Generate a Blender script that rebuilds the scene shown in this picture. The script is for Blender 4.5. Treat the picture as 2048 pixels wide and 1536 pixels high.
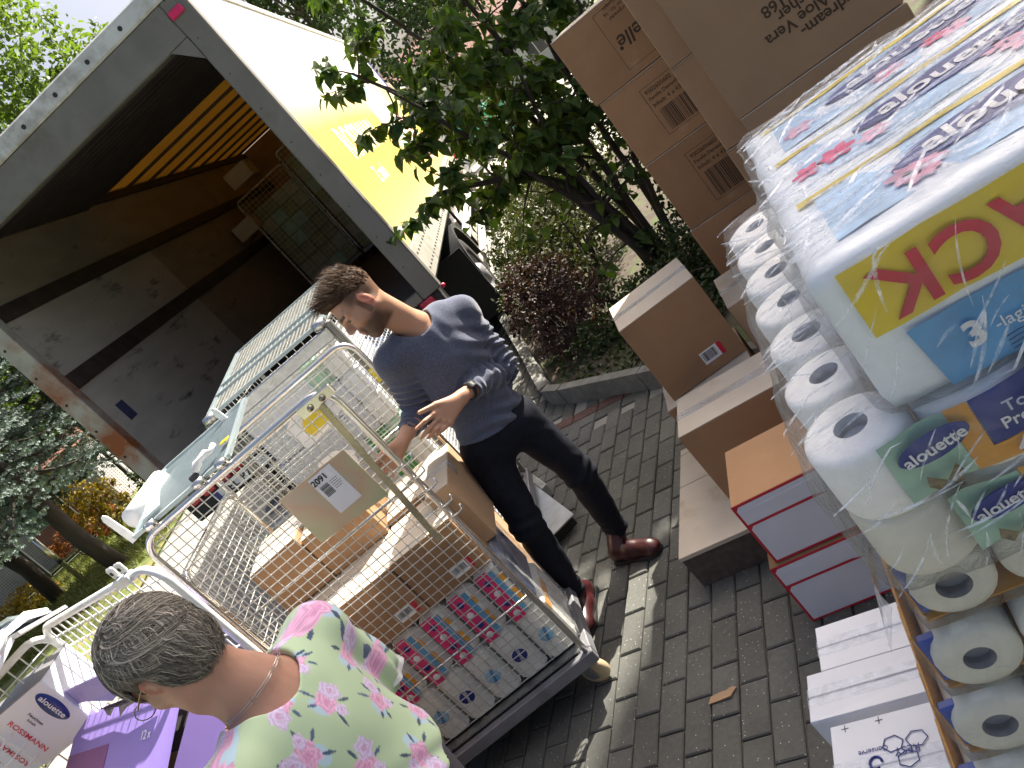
import bpy, math, random
import numpy as np
from mathutils import Vector, Matrix

# ---------------------------------------------------------------- camera, sky, sun, exposure
scene = bpy.context.scene
for o in list(bpy.data.objects):
    bpy.data.objects.remove(o)
C = scene.collection
PI = math.pi
CAM_H = 1.95
PITCH = math.radians(17.24)
ROLL = math.radians(41.8)
cam_d = bpy.data.cameras.new('camera')
cam_d.sensor_width = 36.0
cam_d.lens = 1595.0 / 2048.0 * 36.0
cam_d.clip_start = 0.05
cam_d.clip_end = 600.0
cam = bpy.data.objects.new('camera', cam_d)
C.objects.link(cam)
_F = Vector((0, math.cos(PITCH), -math.sin(PITCH)))
_U = Vector((0, math.sin(PITCH), math.cos(PITCH)))
_R = Vector((1, 0, 0))
_X = _R * math.cos(ROLL) - _U * math.sin(ROLL)
_Y = _R * math.sin(ROLL) + _U * math.cos(ROLL)
cm = Matrix.Identity(4)
for i in range(3):
    cm[i][0] = _X[i]; cm[i][1] = _Y[i]; cm[i][2] = -_F[i]
cm[2][3] = CAM_H
cam.matrix_world = cm
scene.camera = cam

SUN_AZ = math.radians(53.0)      # clockwise from +Y
SUN_EL = math.radians(46.0)
world = bpy.data.worlds.new('World')
scene.world = world
world.use_nodes = True
wn = world.node_tree
wn.nodes.clear()
sky = wn.nodes.new('ShaderNodeTexSky')
sky.sky_type = 'NISHITA'
sky.sun_disc = False
sky.sun_elevation = SUN_EL
sky.sun_rotation = SUN_AZ
sky.air_density = 0.8
sky.dust_density = 9.0
sky.ozone_density = 1.0
bg = wn.nodes.new('ShaderNodeBackground')
bg.inputs['Strength'].default_value = 0.074
wo = wn.nodes.new('ShaderNodeOutputWorld')
wn.links.new(sky.outputs[0], bg.inputs['Color'])
wn.links.new(bg.outputs[0], wo.inputs['Surface'])

sun_d = bpy.data.lights.new('sun', 'SUN')
sun_d.energy = 5.0
sun_d.angle = math.radians(0.53)
sun_d.color = (1.0, 0.93, 0.80)
sun = bpy.data.objects.new('sun', sun_d)
C.objects.link(sun)
SUN_DIR = Vector((math.sin(SUN_AZ) * math.cos(SUN_EL), math.cos(SUN_AZ) * math.cos(SUN_EL), math.sin(SUN_EL)))
sun.rotation_euler = (-SUN_DIR).to_track_quat('-Z', 'Y').to_euler()
sun.location = SUN_DIR * 40

vs = scene.view_settings
vs.view_transform = 'Standard'
vs.look = 'None'
vs.gamma = 1.0
vs.use_curve_mapping = False
vs.exposure = 1.7

# ---------------------------------------------------------------- helpers
rng = random.Random(7)
nr = np.random.default_rng(7)

def V(*a):
    return Vector(a)

class MB:
    """collects faces and links them as ONE mesh object"""
    def __init__(s):
        s.v = []; s.f = []; s.m = []; s.sm = []
    def add(s, verts, faces, mi=0, smooth=False):
        n = len(s.v)
        s.v.extend([tuple(p) for p in verts])
        for f in faces:
            s.f.append(tuple(i + n for i in f)); s.m.append(mi); s.sm.append(smooth)
        return s
    def box(s, lo, hi, mi=0):
        x0, y0, z0 = lo; x1, y1, z1 = hi
        return s.add([(x0,y0,z0),(x1,y0,z0),(x1,y1,z0),(x0,y1,z0),(x0,y0,z1),(x1,y0,z1),(x1,y1,z1),(x0,y1,z1)],
              [(0,3,2,1),(4,5,6,7),(0,1,5,4),(1,2,6,5),(2,3,7,6),(3,0,4,7)], mi)
    def cbox(s, lo, hi, b=0.003, mi=0, mat=None):
        c = [(lo[i]+hi[i])/2 for i in range(3)]; h = [(hi[i]-lo[i])/2 for i in range(3)]
        b = min(b, min(h)*0.9)
        vs_ = []; idx = {}
        for sx in (-1,1):
            for sy in (-1,1):
                for sz in (-1,1):
                    for ax in range(3):
                        p = [sx*h[0], sy*h[1], sz*h[2]]
                        for k in range(3):
                            if k != ax: p[k] -= b*(sx,sy,sz)[k]
                        idx[(sx,sy,sz,ax)] = len(vs_)
                        q = Vector(p) + Vector(c)
                        if mat is not None: q = mat @ q
                        vs_.append(q)
        F = []
        for ax in range(3):
            o = [k for k in range(3) if k != ax]
            for sg in (-1,1):
                def key(a,b_):
                    t=[0,0,0]; t[ax]=sg; t[o[0]]=a; t[o[1]]=b_
                    return idx[(t[0],t[1],t[2],ax)]
                q = [key(-1,-1),key(1,-1),key(1,1),key(-1,1)]
                if (sg<0) != (ax==1): q = q[::-1]
                F.append(q)
        for ax in range(3):     # edges parallel to ax
            o = [k for k in range(3) if k != ax]
            for a in (-1,1):
                for b_ in (-1,1):
                    def kk(e, face):
                        t=[0,0,0]; t[ax]=e; t[o[0]]=a; t[o[1]]=b_
                        return idx[(t[0],t[1],t[2],face)]
                    F.append([kk(-1,o[0]),kk(1,o[0]),kk(1,o[1]),kk(-1,o[1])])
        for sx in (-1,1):
            for sy in (-1,1):
                for sz in (-1,1):
                    F.append([idx[(sx,sy,sz,k)] for k in range(3)])
        return s.add(vs_, F, mi)
    def hexa(s, p, mi=0):
        """8 points: bottom 4 ccw, top 4 ccw"""
        return s.add(p, [(0,3,2,1),(4,5,6,7),(0,1,5,4),(1,2,6,5),(2,3,7,6),(3,0,4,7)], mi)
    def slab(s, a, b, w, t, up=(0,0,1), mi=0):
        """bar from a to b, width w along side, thickness t along up"""
        a = Vector(a); b = Vector(b); d = (b-a).normalized(); u = Vector(up)
        sd = d.cross(u).normalized(); u = sd.cross(d).normalized()
        p = []
        for e in (a, b):
            for i, j in ((-1,-1),(1,-1),(1,1),(-1,1)):
                p.append(e + sd*(w/2*i) + u*(t/2*j))
        return s.add(p, [(0,1,2,3),(7,6,5,4),(0,4,5,1),(1,5,6,2),(2,6,7,3),(3,7,4,0)], mi)
    def tube(s, pts, r, n=8, mi=0, caps=True, closed=False, smooth=True):
        pts = [Vector(p) for p in pts]
        rs = r if isinstance(r, (list, tuple)) else [r]*len(pts)
        N = len(pts); rings = []
        up = None
        for i in range(N):
            if closed:
                d = (pts[(i+1)%N] - pts[i-1])
            else:
                d = pts[min(i+1,N-1)] - pts[max(i-1,0)]
            if d.length < 1e-9: d = Vector((0,0,1))
            d.normalize()
            if up is None:
                up = Vector((0,0,1)) if abs(d.z) < 0.9 else Vector((1,0,0))
            x = up.cross(d)
            if x.length < 1e-6:
                x = Vector((0,1,0)).cross(d)
            x.normalize(); y = d.cross(x).normalized(); up = y
            rings.append([pts[i] + (x*math.cos(2*PI*k/n) + y*math.sin(2*PI*k/n))*rs[i] for k in range(n)])
        vs_ = [p for R_ in rings for p in R_]
        F = []
        for i in range(N if closed else N-1):
            j = (i+1) % N
            for k in range(n):
                F.append((i*n+k, i*n+(k+1)%n, j*n+(k+1)%n, j*n+k))
        if caps and not closed:
            F.append(tuple(range(n))[::-1]); F.append(tuple((N-1)*n+k for k in range(n)))
        return s.add(vs_, F, mi, smooth)
    def lathe(s, prof, c=(0,0,0), axis=(0,0,1), n=24, mi=0, smooth=True):
        """prof list of (r, h) along the axis"""
        ax = Vector(axis).normalized()
        x = ax.orthogonal().normalized(); y = ax.cross(x); c = Vector(c)
        vs_ = []; F = []
        for r, h in prof:
            for k in range(n):
                a = 2*PI*k/n
                vs_.append(c + ax*h + (x*math.cos(a)+y*math.sin(a))*r)
        for i in range(len(prof)-1):
            for k in range(n):
                F.append((i*n+k, i*n+(k+1)%n, (i+1)*n+(k+1)%n, (i+1)*n+k))
        return s.add(vs_, F, mi, smooth)
    def disc(s, c, axis, r, n=24, mi=0):
        ax = Vector(axis).normalized(); x = ax.orthogonal().normalized(); y = ax.cross(x); c = Vector(c)
        return s.add([c+(x*math.cos(2*PI*k/n)+y*math.sin(2*PI*k/n))*r for k in range(n)], [tuple(range(n))], mi)
    def poly(s, pts, mi=0):
        return s.add(pts, [tuple(range(len(pts)))], mi)
    def mesh(s, name, mats=None):
        me = bpy.data.meshes.new(name)
        me.from_pydata(s.v, [], s.f)
        if mats is not None:
            for m in (mats if isinstance(mats, (list, tuple)) else [mats]):
                me.materials.append(m)
        me.polygons.foreach_set('material_index', s.m)
        me.polygons.foreach_set('use_smooth', s.sm)
        me.update()
        return me
    def build(s, name, mats, parent=None, world=False):
        if world and parent is not None:
            off = parent.matrix_basis.inverted()
            if parent.parent is not None:
                off = (parent.parent.matrix_basis @ parent.matrix_basis).inverted()
            s.v = [tuple(off @ Vector(p)) for p in s.v]
        return link(name, s.mesh(name, mats), parent)

def link(name, me, parent=None):
    o = bpy.data.objects.new(name, me)
    C.objects.link(o)
    if parent is not None:
        o.parent = parent
    return o

def np_mesh(name, verts, faces, mats, smooth=True, mi=None, col=None):
    """fast mesh from numpy: faces (N,4) or (N,3)"""
    me = bpy.data.meshes.new(name)
    nv = len(verts); nf, k = faces.shape
    me.vertices.add(nv); me.vertices.foreach_set('co', np.ascontiguousarray(verts, dtype=np.float32).ravel())
    me.loops.add(nf*k); me.loops.foreach_set('vertex_index', np.ascontiguousarray(faces, dtype=np.int32).ravel())
    me.polygons.add(nf)
    me.polygons.foreach_set('loop_start', np.arange(0, nf*k, k, dtype=np.int32))
    me.polygons.foreach_set('use_smooth', np.full(nf, smooth))
    for m in (mats if isinstance(mats, (list, tuple)) else [mats]):
        me.materials.append(m)
    if mi is not None:
        me.polygons.foreach_set('material_index', np.asarray(mi, dtype=np.int32))
    me.update(calc_edges=True)
    if col is not None:
        a = me.color_attributes.new('Col', 'FLOAT_COLOR', 'POINT')
        a.data.foreach_set('color', np.ascontiguousarray(np.c_[col, np.ones(len(col))], dtype=np.float32).ravel())
    me.validate()
    return me

def thing(name, label, cat, loc=(0,0,0), rotz=0.0, group=None):
    o = bpy.data.objects.new(name, None)
    o.empty_display_size = 0.1
    C.objects.link(o)
    o.location = loc; o.rotation_euler = (0,0,rotz)
    o.matrix_basis = Matrix.Translation(Vector(loc)) @ Matrix.Rotation(rotz, 4, 'Z')
    tag(o, label, cat, group)
    return o

def tag(o, label=None, cat=None, group=None, kind=None):
    if label: o['label'] = label
    if cat: o['category'] = cat
    if group: o['group'] = group
    if kind: o['kind'] = kind
    return o

def azv(deg):
    a = math.radians(deg)
    return Vector((math.sin(a), math.cos(a), 0))

def az_rot(deg):
    """rotation about z that turns local +x to compass azimuth deg"""
    return math.radians(90 - deg)

_txt = {}
def text_mesh(s, size, mat, shear=0.0, off=0.0, ax='CENTER', depth=0.0003, sp=1.0):
    cu = bpy.data.curves.new('t', 'FONT')
    cu.body = s; cu.size = size; cu.shear = shear; cu.offset = off
    cu.align_x = ax; cu.align_y = 'CENTER'; cu.extrude = depth; cu.resolution_u = 4
    cu.space_character = sp
    ob = bpy.data.objects.new('t', cu); C.objects.link(ob)
    dg = bpy.context.evaluated_depsgraph_get(); dg.update()
    me = bpy.data.meshes.new_from_object(ob.evaluated_get(dg))
    bpy.data.objects.remove(ob); bpy.data.curves.remove(cu)
    me.materials.clear(); me.materials.append(mat)
    return me

def text(s, size, mat, parent, o, u, v, name='lettering', **kw):
    me = text_mesh(s, size, mat, **kw)
    ob = link(name, me, parent)
    u = Vector(u).normalized(); v = Vector(v); n = u.cross(v).normalized(); v = n.cross(u)
    m = Matrix.Identity(4)
    for i in range(3):
        m[i][0]=u[i]; m[i][1]=v[i]; m[i][2]=n[i]; m[i][3]=o[i]+n[i]*0.0012
    ob.matrix_basis = m
    return ob

# ---------------------------------------------------------------- procedural materials
def nodes(name):
    m = bpy.data.materials.new(name); m.use_nodes = True
    nt = m.node_tree; nt.nodes.clear()
    out = nt.nodes.new('ShaderNodeOutputMaterial')
    return m, nt, out

def N(nt, t, **kw):
    n = nt.nodes.new(t)
    for k, v in kw.items():
        if hasattr(n, k): setattr(n, k, v)
        else: n.inputs[k].default_value = v
    return n

def ramp(nt, fac, stops, interp='LINEAR'):
    r = nt.nodes.new('ShaderNodeValToRGB'); r.color_ramp.interpolation = interp
    e = r.color_ramp.elements
    while len(e) < len(stops): e.new(0.5)
    for i, (p, c) in enumerate(stops):
        e[i].position = p
        e[i].color = (c[0], c[1], c[2], 1) if hasattr(c, '__len__') else (c, c, c, 1)
    nt.links.new(fac, r.inputs['Fac'])
    return r.outputs['Color']

def coords(nt, kind='Object', scale=(1,1,1)):
    if kind == 'World':
        g = nt.nodes.new('ShaderNodeNewGeometry'); s = g.outputs['Position']
    else:
        t = nt.nodes.new('ShaderNodeTexCoord'); s = t.outputs[kind]
    mp = nt.nodes.new('ShaderNodeMapping'); mp.inputs['Scale'].default_value = scale
    nt.links.new(s, mp.inputs['Vector'])
    return mp.outputs['Vector']

def mix(nt, fac, a, b, mode='MIX'):
    n = nt.nodes.new('ShaderNodeMix'); n.data_type = 'RGBA'; n.blend_type = mode
    for s, x in ((n.inputs['Factor'], fac), (n.inputs['A'], a), (n.inputs['B'], b)):
        if isinstance(x, (int, float)): s.default_value = x
        elif isinstance(x, (tuple, list)): s.default_value = (x[0], x[1], x[2], 1)
        else: nt.links.new(x, s)
    return n.outputs['Result']

def noise(nt, vec, scale, detail=3.0, rough=0.55, dist=0.0):
    n = nt.nodes.new('ShaderNodeTexNoise')
    n.inputs['Scale'].default_value = scale; n.inputs['Detail'].default_value = detail
    n.inputs['Roughness'].default_value = rough; n.inputs['Distortion'].default_value = dist
    nt.links.new(vec, n.inputs['Vector'])
    return n.outputs['Fac']

def M(name, col, rough=0.6, metal=0.0, var=0.12, scale=14.0, bump=0.0, bscale=60.0, spec=0.5,
      kind='Object', stretch=(1,1,1), dirt=None, dirt_scale=3.0, dirt_lo=0.55, rvar=0.0, coat=0.0, sheen=0.0, rand=0.0, sss=0.0):
    m, nt, out = nodes(name)
    b = nt.nodes.new('ShaderNodeBsdfPrincipled')
    nt.links.new(b.outputs[0], out.inputs['Surface'])
    vec = coords(nt, kind, stretch)
    f = noise(nt, vec, scale, 4.0)
    lo = tuple(c*(1-var) for c in col); hi = tuple(min(1, c*(1+var)) for c in col)
    c = ramp(nt, f, [(0.3, lo), (0.7, hi)])
    if dirt is not None:
        d = noise(nt, vec, dirt_scale, 6.0, 0.65)
        k = ramp(nt, d, [(dirt_lo, 0.0), (min(0.99, dirt_lo+0.14), 1.0)])
        c = mix(nt, k, c, dirt)
    if rand:
        oi = nt.nodes.new('ShaderNodeObjectInfo')
        g = ramp(nt, oi.outputs['Random'], [(0, 1-rand), (1, 1.0)])
        c = mix(nt, 1.0, c, g, 'MULTIPLY')
    nt.links.new(c, b.inputs['Base Color'])
    b.inputs['Roughness'].default_value = rough
    if rvar:
        rr = ramp(nt, noise(nt, vec, scale*0.7, 5.0), [(0.3, max(0.02, rough-rvar)), (0.7, min(1, rough+rvar))])
        nt.links.new(rr, b.inputs['Roughness'])
    b.inputs['Metallic'].default_value = metal
    b.inputs['Specular IOR Level'].default_value = spec
    if coat:
        b.inputs['Coat Weight'].default_value = coat; b.inputs['Coat Roughness'].default_value = 0.12
    if sheen:
        b.inputs['Sheen Weight'].default_value = sheen
    if sss:
        b.inputs['Subsurface Weight'].default_value = sss
        b.inputs['Subsurface Radius'].default_value = (0.02, 0.008, 0.004)
        b.inputs['Subsurface Scale'].default_value = 0.3
    if bump:
        bn = nt.nodes.new('ShaderNodeBump'); bn.inputs['Strength'].default_value = bump; bn.inputs['Distance'].default_value = 0.01
        nt.links.new(noise(nt, vec, bscale, 5.0, 0.6), bn.inputs['Height'])
        nt.links.new(bn.outputs[0], b.inputs['Normal'])
    return m

def leaf_mat(name, col, col2, trans=0.35, rough=0.5):
    m, nt, out = nodes(name)
    vec = coords(nt, 'World')
    f = noise(nt, vec, 9.0, 3.0)
    c = ramp(nt, f, [(0.3, col), (0.7, col2)])
    g = noise(nt, vec, 1.3, 2.0)
    c = mix(nt, 1.0, c, ramp(nt, g, [(0.3, 0.7), (0.7, 1.15)]), 'MULTIPLY')
    b = nt.nodes.new('ShaderNodeBsdfPrincipled'); b.inputs['Roughness'].default_value = rough
    b.inputs['Specular IOR Level'].default_value = 0.3
    nt.links.new(c, b.inputs['Base Color'])
    t = nt.nodes.new('ShaderNodeBsdfTranslucent')
    tc = mix(nt, 1.0, c, (1.25, 1.3, 0.45), 'MULTIPLY')
    nt.links.new(tc, t.inputs['Color'])
    ms = nt.nodes.new('ShaderNodeMixShader'); ms.inputs['Fac'].default_value = trans
    nt.links.new(b.outputs[0], ms.inputs[1]); nt.links.new(t.outputs[0], ms.inputs[2])
    nt.links.new(ms.outputs[0], out.inputs['Surface'])
    return m

def film_mat(name, tint=(0.99,0.995,1.0), haze=0.12, wr=0.5, scale=18.0, stretch=(1,1,1), gloss=0.1, kind='Object'):
    """thin clear packaging film: mostly see-through, glossy wrinkles, a little white haze"""
    m, nt, out = nodes(name)
    vec = coords(nt, kind, stretch)
    bn = nt.nodes.new('ShaderNodeBump'); bn.inputs['Strength'].default_value = wr; bn.inputs['Distance'].default_value = 0.02
    h = noise(nt, vec, scale, 6.0, 0.6, 1.2)
    nt.links.new(h, bn.inputs['Height'])
    tr = nt.nodes.new('ShaderNodeBsdfTransparent'); tr.inputs['Color'].default_value = (*tint, 1)
    df = nt.nodes.new('ShaderNodeBsdfDiffuse'); df.inputs['Color'].default_value = (0.88,0.9,0.92,1)
    gl = nt.nodes.new('ShaderNodeBsdfGlossy'); gl.inputs['Roughness'].default_value = gloss
    nt.links.new(bn.outputs[0], gl.inputs['Normal'])
    a = nt.nodes.new('ShaderNodeMixShader')
    hz = ramp(nt, h, [(0.35, haze*0.3), (0.75, min(1, haze*2.0))])
    nt.links.new(hz, a.inputs['Fac'])
    nt.links.new(tr.outputs[0], a.inputs[1]); nt.links.new(df.outputs[0], a.inputs[2])
    fr = nt.nodes.new('ShaderNodeFresnel'); fr.inputs['IOR'].default_value = 1.17
    nt.links.new(bn.outputs[0], fr.inputs['Normal'])
    b = nt.nodes.new('ShaderNodeMixShader')
    fm = nt.nodes.new('ShaderNodeMath'); fm.operation = 'MULTIPLY'; fm.inputs[1].default_value = 0.6
    nt.links.new(fr.outputs[0], fm.inputs[0]); nt.links.new(fm.outputs[0], b.inputs['Fac'])
    nt.links.new(a.outputs[0], b.inputs[1]); nt.links.new(gl.outputs[0], b.inputs[2])
    nt.links.new(b.outputs[0], out.inputs['Surface'])
    return m

def attr_mat(name, rough=0.5, spec=0.4, bump=0.0, bscale=120.0, sheen=0.0, sss=0.0, coat=0.0):
    m, nt, out = nodes(name)
    b = nt.nodes.new('ShaderNodeBsdfPrincipled')
    a = nt.nodes.new('ShaderNodeVertexColor'); a.layer_name = 'Col'
    nt.links.new(a.outputs['Color'], b.inputs['Base Color'])
    b.inputs['Roughness'].default_value = rough; b.inputs['Specular IOR Level'].default_value = spec
    b.inputs['Sheen Weight'].default_value = sheen; b.inputs['Coat Weight'].default_value = coat
    if sss:
        b.inputs['Subsurface Weight'].default_value = sss
        b.inputs['Subsurface Radius'].default_value = (0.018, 0.007, 0.004); b.inputs['Subsurface Scale'].default_value = 0.3
    if bump:
        bn = nt.nodes.new('ShaderNodeBump'); bn.inputs['Strength'].default_value = bump; bn.inputs['Distance'].default_value = 0.004
        nt.links.new(noise(nt, coords(nt, 'Object'), bscale, 4.0), bn.inputs['Height'])
        nt.links.new(bn.outputs[0], b.inputs['Normal'])
    nt.links.new(b.outputs[0], out.inputs['Surface'])
    return m

MAT = {}
MAT['steel'] = M('zinc_steel', (0.55,0.56,0.55), 0.32, 0.85, 0.15, 30, rvar=0.1)
MAT['chrome'] = M('bright_zinc', (0.72,0.71,0.68), 0.2, 0.95, 0.1, 8, rvar=0.08)
MAT['gold_zinc'] = M('yellow_zinc', (0.36,0.33,0.24), 0.28, 0.9, 0.25, 6, rvar=0.1)
MAT['wire'] = M('wire_zinc', (0.60,0.60,0.57), 0.35, 0.7, 0.1, 30)
MAT['wire_white'] = M('wire_white', (0.78,0.79,0.78), 0.4, 0.2, 0.08, 30)
MAT['grey_paint'] = M('grey_paint', (0.22,0.22,0.24), 0.5, 0.3, 0.12, 9, dirt=(0.12,0.11,0.10), dirt_lo=0.6)
MAT['blue_grey'] = M('blue_grey_sheet', (0.36,0.43,0.46), 0.4, 0.6, 0.08, 10)
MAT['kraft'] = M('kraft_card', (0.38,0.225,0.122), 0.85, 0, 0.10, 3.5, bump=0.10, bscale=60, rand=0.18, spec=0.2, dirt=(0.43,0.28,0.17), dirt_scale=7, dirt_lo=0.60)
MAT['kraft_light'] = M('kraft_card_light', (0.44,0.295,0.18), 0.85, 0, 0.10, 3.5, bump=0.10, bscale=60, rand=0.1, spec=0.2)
MAT['cream'] = M('cream_card', (0.55,0.48,0.39), 0.8, 0, 0.09, 4, bump=0.08, bscale=60, spec=0.25, dirt=(0.46,0.38,0.29), dirt_scale=5, dirt_lo=0.58)  # cream card; as a carton top its paleness stands in for skylight
MAT['white_card'] = M('white_card', (0.72,0.75,0.82), 0.55, 0, 0.04, 5, bump=0.02, bscale=120)
MAT['tape'] = film_mat('tape_film', haze=0.16, wr=0.06, scale=12, gloss=0.2)
MAT['black'] = M('black_ink', (0.02,0.02,0.02), 0.6, 0, 0.05)
MAT['ink'] = M('brown_ink', (0.055,0.035,0.02), 0.8, 0, 0.05)
MAT['red'] = M('red_print', (0.55,0.02,0.04), 0.5, 0, 0.05)
MAT['red_text'] = M('red_lettering', (0.62,0.05,0.08), 0.5, 0, 0.05)
MAT['white'] = M('white_paper', (0.80,0.80,0.80), 0.6, 0, 0.03)
MAT['navy'] = M('navy_print', (0.02,0.035,0.22), 0.35, 0, 0.1)
MAT['blue'] = M('sky_blue_print', (0.12,0.36,0.62), 0.35, 0, 0.12, 10)
MAT['lblue'] = M('light_blue_print', (0.25,0.52,0.72), 0.35, 0, 0.12, 10)
MAT['pinkp'] = M('pale_pink_print', (0.72,0.36,0.50), 0.35, 0, 0.2, 25)
MAT['yellow'] = M('yellow_print', (0.72,0.55,0.02), 0.32, 0, 0.08, 10)
MAT['orange'] = M('orange_print', (0.72,0.33,0.03), 0.35, 0, 0.08, 10)
MAT['green'] = M('green_print', (0.08,0.36,0.12), 0.4, 0, 0.2, 8)
MAT['mint'] = M('mint_print', (0.35,0.55,0.42), 0.4, 0, 0.2, 18)
MAT['magenta'] = M('magenta_print', (0.72,0.03,0.17), 0.4, 0, 0.15, 14)
MAT['purple'] = M('purple_card', (0.25,0.18,0.50), 0.4, 0, 0.06, 5)
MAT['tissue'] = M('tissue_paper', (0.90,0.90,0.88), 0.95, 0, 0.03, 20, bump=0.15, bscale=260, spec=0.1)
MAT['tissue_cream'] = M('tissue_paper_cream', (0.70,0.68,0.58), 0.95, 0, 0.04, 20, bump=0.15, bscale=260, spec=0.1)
MAT['core'] = M('grey_core', (0.25,0.25,0.28), 0.9, 0, 0.1, 20)
MAT['rubber'] = M('tyre_rubber', (0.022,0.022,0.024), 0.7, 0, 0.2, 10)
MAT['black_plastic'] = M('black_plastic', (0.018,0.02,0.024), 0.45, 0, 0.15, 8, rvar=0.1)
def glint_fold_mat():
    m, nt, out = nodes('film_crease')
    tr = nt.nodes.new('ShaderNodeBsdfTransparent'); df = nt.nodes.new('ShaderNodeBsdfPrincipled')
    df.inputs['Base Color'].default_value = (0.9,0.93,0.96,1); df.inputs['Roughness'].default_value = 0.25; df.inputs['Specular IOR Level'].default_value = 0.9  # white base colour stands in for glints on the film folds
    ms = nt.nodes.new('ShaderNodeMixShader')
    nt.links.new(ramp(nt, noise(nt, coords(nt), 70, 3.0), [(0.35,0.10),(0.65,0.75)]), ms.inputs['Fac'])
    nt.links.new(tr.outputs[0], ms.inputs[1]); nt.links.new(df.outputs[0], ms.inputs[2]); nt.links.new(ms.outputs[0], out.inputs['Surface'])
    return m
MAT['crease'] = glint_fold_mat()
MAT['core_light'] = M('light_core', (0.50,0.53,0.58), 0.9, 0, 0.1, 20)
MAT['film'] = film_mat('clear_film', haze=0.16, wr=0.6, scale=14)
# ---------------------------------------------------------------- the setting: ground, paving, kerb, beds
def paving_mat():
    m, nt, out = nodes('paving_sheet')
    b = nt.nodes.new('ShaderNodeBsdfPrincipled'); b.inputs['Roughness'].default_value = 0.9
    nt.links.new(b.outputs[0], out.inputs['Surface'])
    g = nt.nodes.new('ShaderNodeNewGeometry')
    mp = nt.nodes.new('ShaderNodeMapping'); mp.vector_type = 'TEXTURE'
    # texture x runs along az 30, phase so that joints meet the modelled blocks
    mp.inputs['Rotation'].default_value = (0, 0, math.radians(60))
    mp.inputs['Location'].default_value = (-0.194, 2.185, 0)
    nt.links.new(g.outputs['Position'], mp.inputs['Vector'])
    br = nt.nodes.new('ShaderNodeTexBrick')
    br.offset = 0.5
    for k, v in (('Scale', 1.0), ('Mortar Size', 0.004), ('Mortar Smooth', 0.3), ('Brick Width', 0.207), ('Row Height', 0.104), ('Bias', 0.0)):
        br.inputs[k].default_value = v
    br.inputs['Color1'].default_value = (0.27, 0.26, 0.235, 1)
    br.inputs['Color2'].default_value = (0.33, 0.32, 0.29, 1)
    br.inputs['Mortar'].default_value = (0.10, 0.095, 0.075, 1)
    nt.links.new(mp.outputs[0], br.inputs['Vector'])
    n1 = noise(nt, g.outputs['Position'], 1.2, 5.0)
    c = mix(nt, 1.0, br.outputs['Color'], ramp(nt, n1, [(0.3, 0.78), (0.7, 1.12)]), 'MULTIPLY')
    nt.links.new(c, b.inputs['Base Color'])
    return m

def paver_mat(name, base, moss=True):
    m, nt, out = nodes(name)
    b = nt.nodes.new('ShaderNodeBsdfPrincipled')
    nt.links.new(b.outputs[0], out.inputs['Surface'])
    g = nt.nodes.new('ShaderNodeNewGeometry'); P = g.outputs['Position']
    oi = nt.nodes.new('ShaderNodeObjectInfo')
    f = noise(nt, P, 55, 6.0, 0.7)
    c = ramp(nt, f, [(0.3, tuple(x*0.80 for x in base)), (0.72, tuple(x*1.15 for x in base))])
    g2 = noise(nt, P, 3.0, 4.0)
    c = mix(nt, 1.0, c, ramp(nt, g2, [(0.3, 0.75), (0.7, 1.15)]), 'MULTIPLY')
    c = mix(nt, 1.0, c, ramp(nt, oi.outputs['Random'], [(0, 0.80), (1, 1.1)]), 'MULTIPLY')
    # pale and dark aggregate chips
    vo = nt.nodes.new('ShaderNodeTexVoronoi'); vo.inputs['Scale'].default_value = 75
    nt.links.new(P, vo.inputs['Vector'])
    chip = ramp(nt, vo.outputs['Distance'], [(0.10, 1.0), (0.16, 0.0)])
    sel = ramp(nt, vo.outputs['Color'], [(0.60, 0.0), (0.64, 1.0)])
    k = mix(nt, 1.0, chip, sel, 'MULTIPLY')
    c = mix(nt, k, c, (0.62, 0.61, 0.56))
    vo2 = nt.nodes.new('ShaderNodeTexVoronoi'); vo2.inputs['Scale'].default_value = 48
    nt.links.new(P, vo2.inputs['Vector'])
    k2 = mix(nt, 1.0, ramp(nt, vo2.outputs['Distance'], [(0.07, 0.8), (0.13, 0.0)]), ramp(nt, vo2.outputs['Color'], [(0.7, 0.0), (0.72, 1.0)]), 'MULTIPLY')
    c = mix(nt, k2, c, (0.07, 0.07, 0.065))
    nt.links.new(c, b.inputs['Base Color'])
    b.inputs['Roughness'].default_value = 0.85; b.inputs['Specular IOR Level'].default_value = 0.35
    bn = nt.nodes.new('ShaderNodeBump'); bn.inputs['Strength'].default_value = 0.5; bn.inputs['Distance'].default_value = 0.003
    nt.links.new(noise(nt, P, 140, 6.0, 0.7), bn.inputs['Height']); nt.links.new(bn.outputs[0], b.inputs['Normal'])
    return m

MAT['earth'] = M('earth', (0.10,0.085,0.05), 0.95, 0, 0.4, 2.0, kind='World', dirt=(0.09,0.13,0.03), dirt_scale=0.7, dirt_lo=0.42, bump=0.5, bscale=9)
MAT['lawn'] = M('lawn', (0.12,0.15,0.035), 0.95, 0, 0.35, 5.0, kind='World', dirt=(0.20,0.16,0.06), dirt_scale=1.5, dirt_lo=0.5, bump=0.6, bscale=30)
MAT['soil'] = M('bed_soil', (0.055,0.042,0.03), 0.95, 0, 0.4, 12.0, kind='World', dirt=(0.05,0.075,0.02), dirt_scale=4, dirt_lo=0.5, bump=0.8, bscale=25)
MAT['kerb'] = M('kerb_concrete', (0.17,0.17,0.158), 0.9, 0, 0.2, 20, kind='World', dirt=(0.12,0.12,0.10), dirt_scale=4, dirt_lo=0.5, bump=0.3, bscale=90)
MAT['paving'] = paving_mat()
MAT['paver'] = paver_mat('concrete_paver', (0.118, 0.120, 0.110))
MAT['paver_red'] = paver_mat('red_paver', (0.13, 0.07, 0.062))

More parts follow.
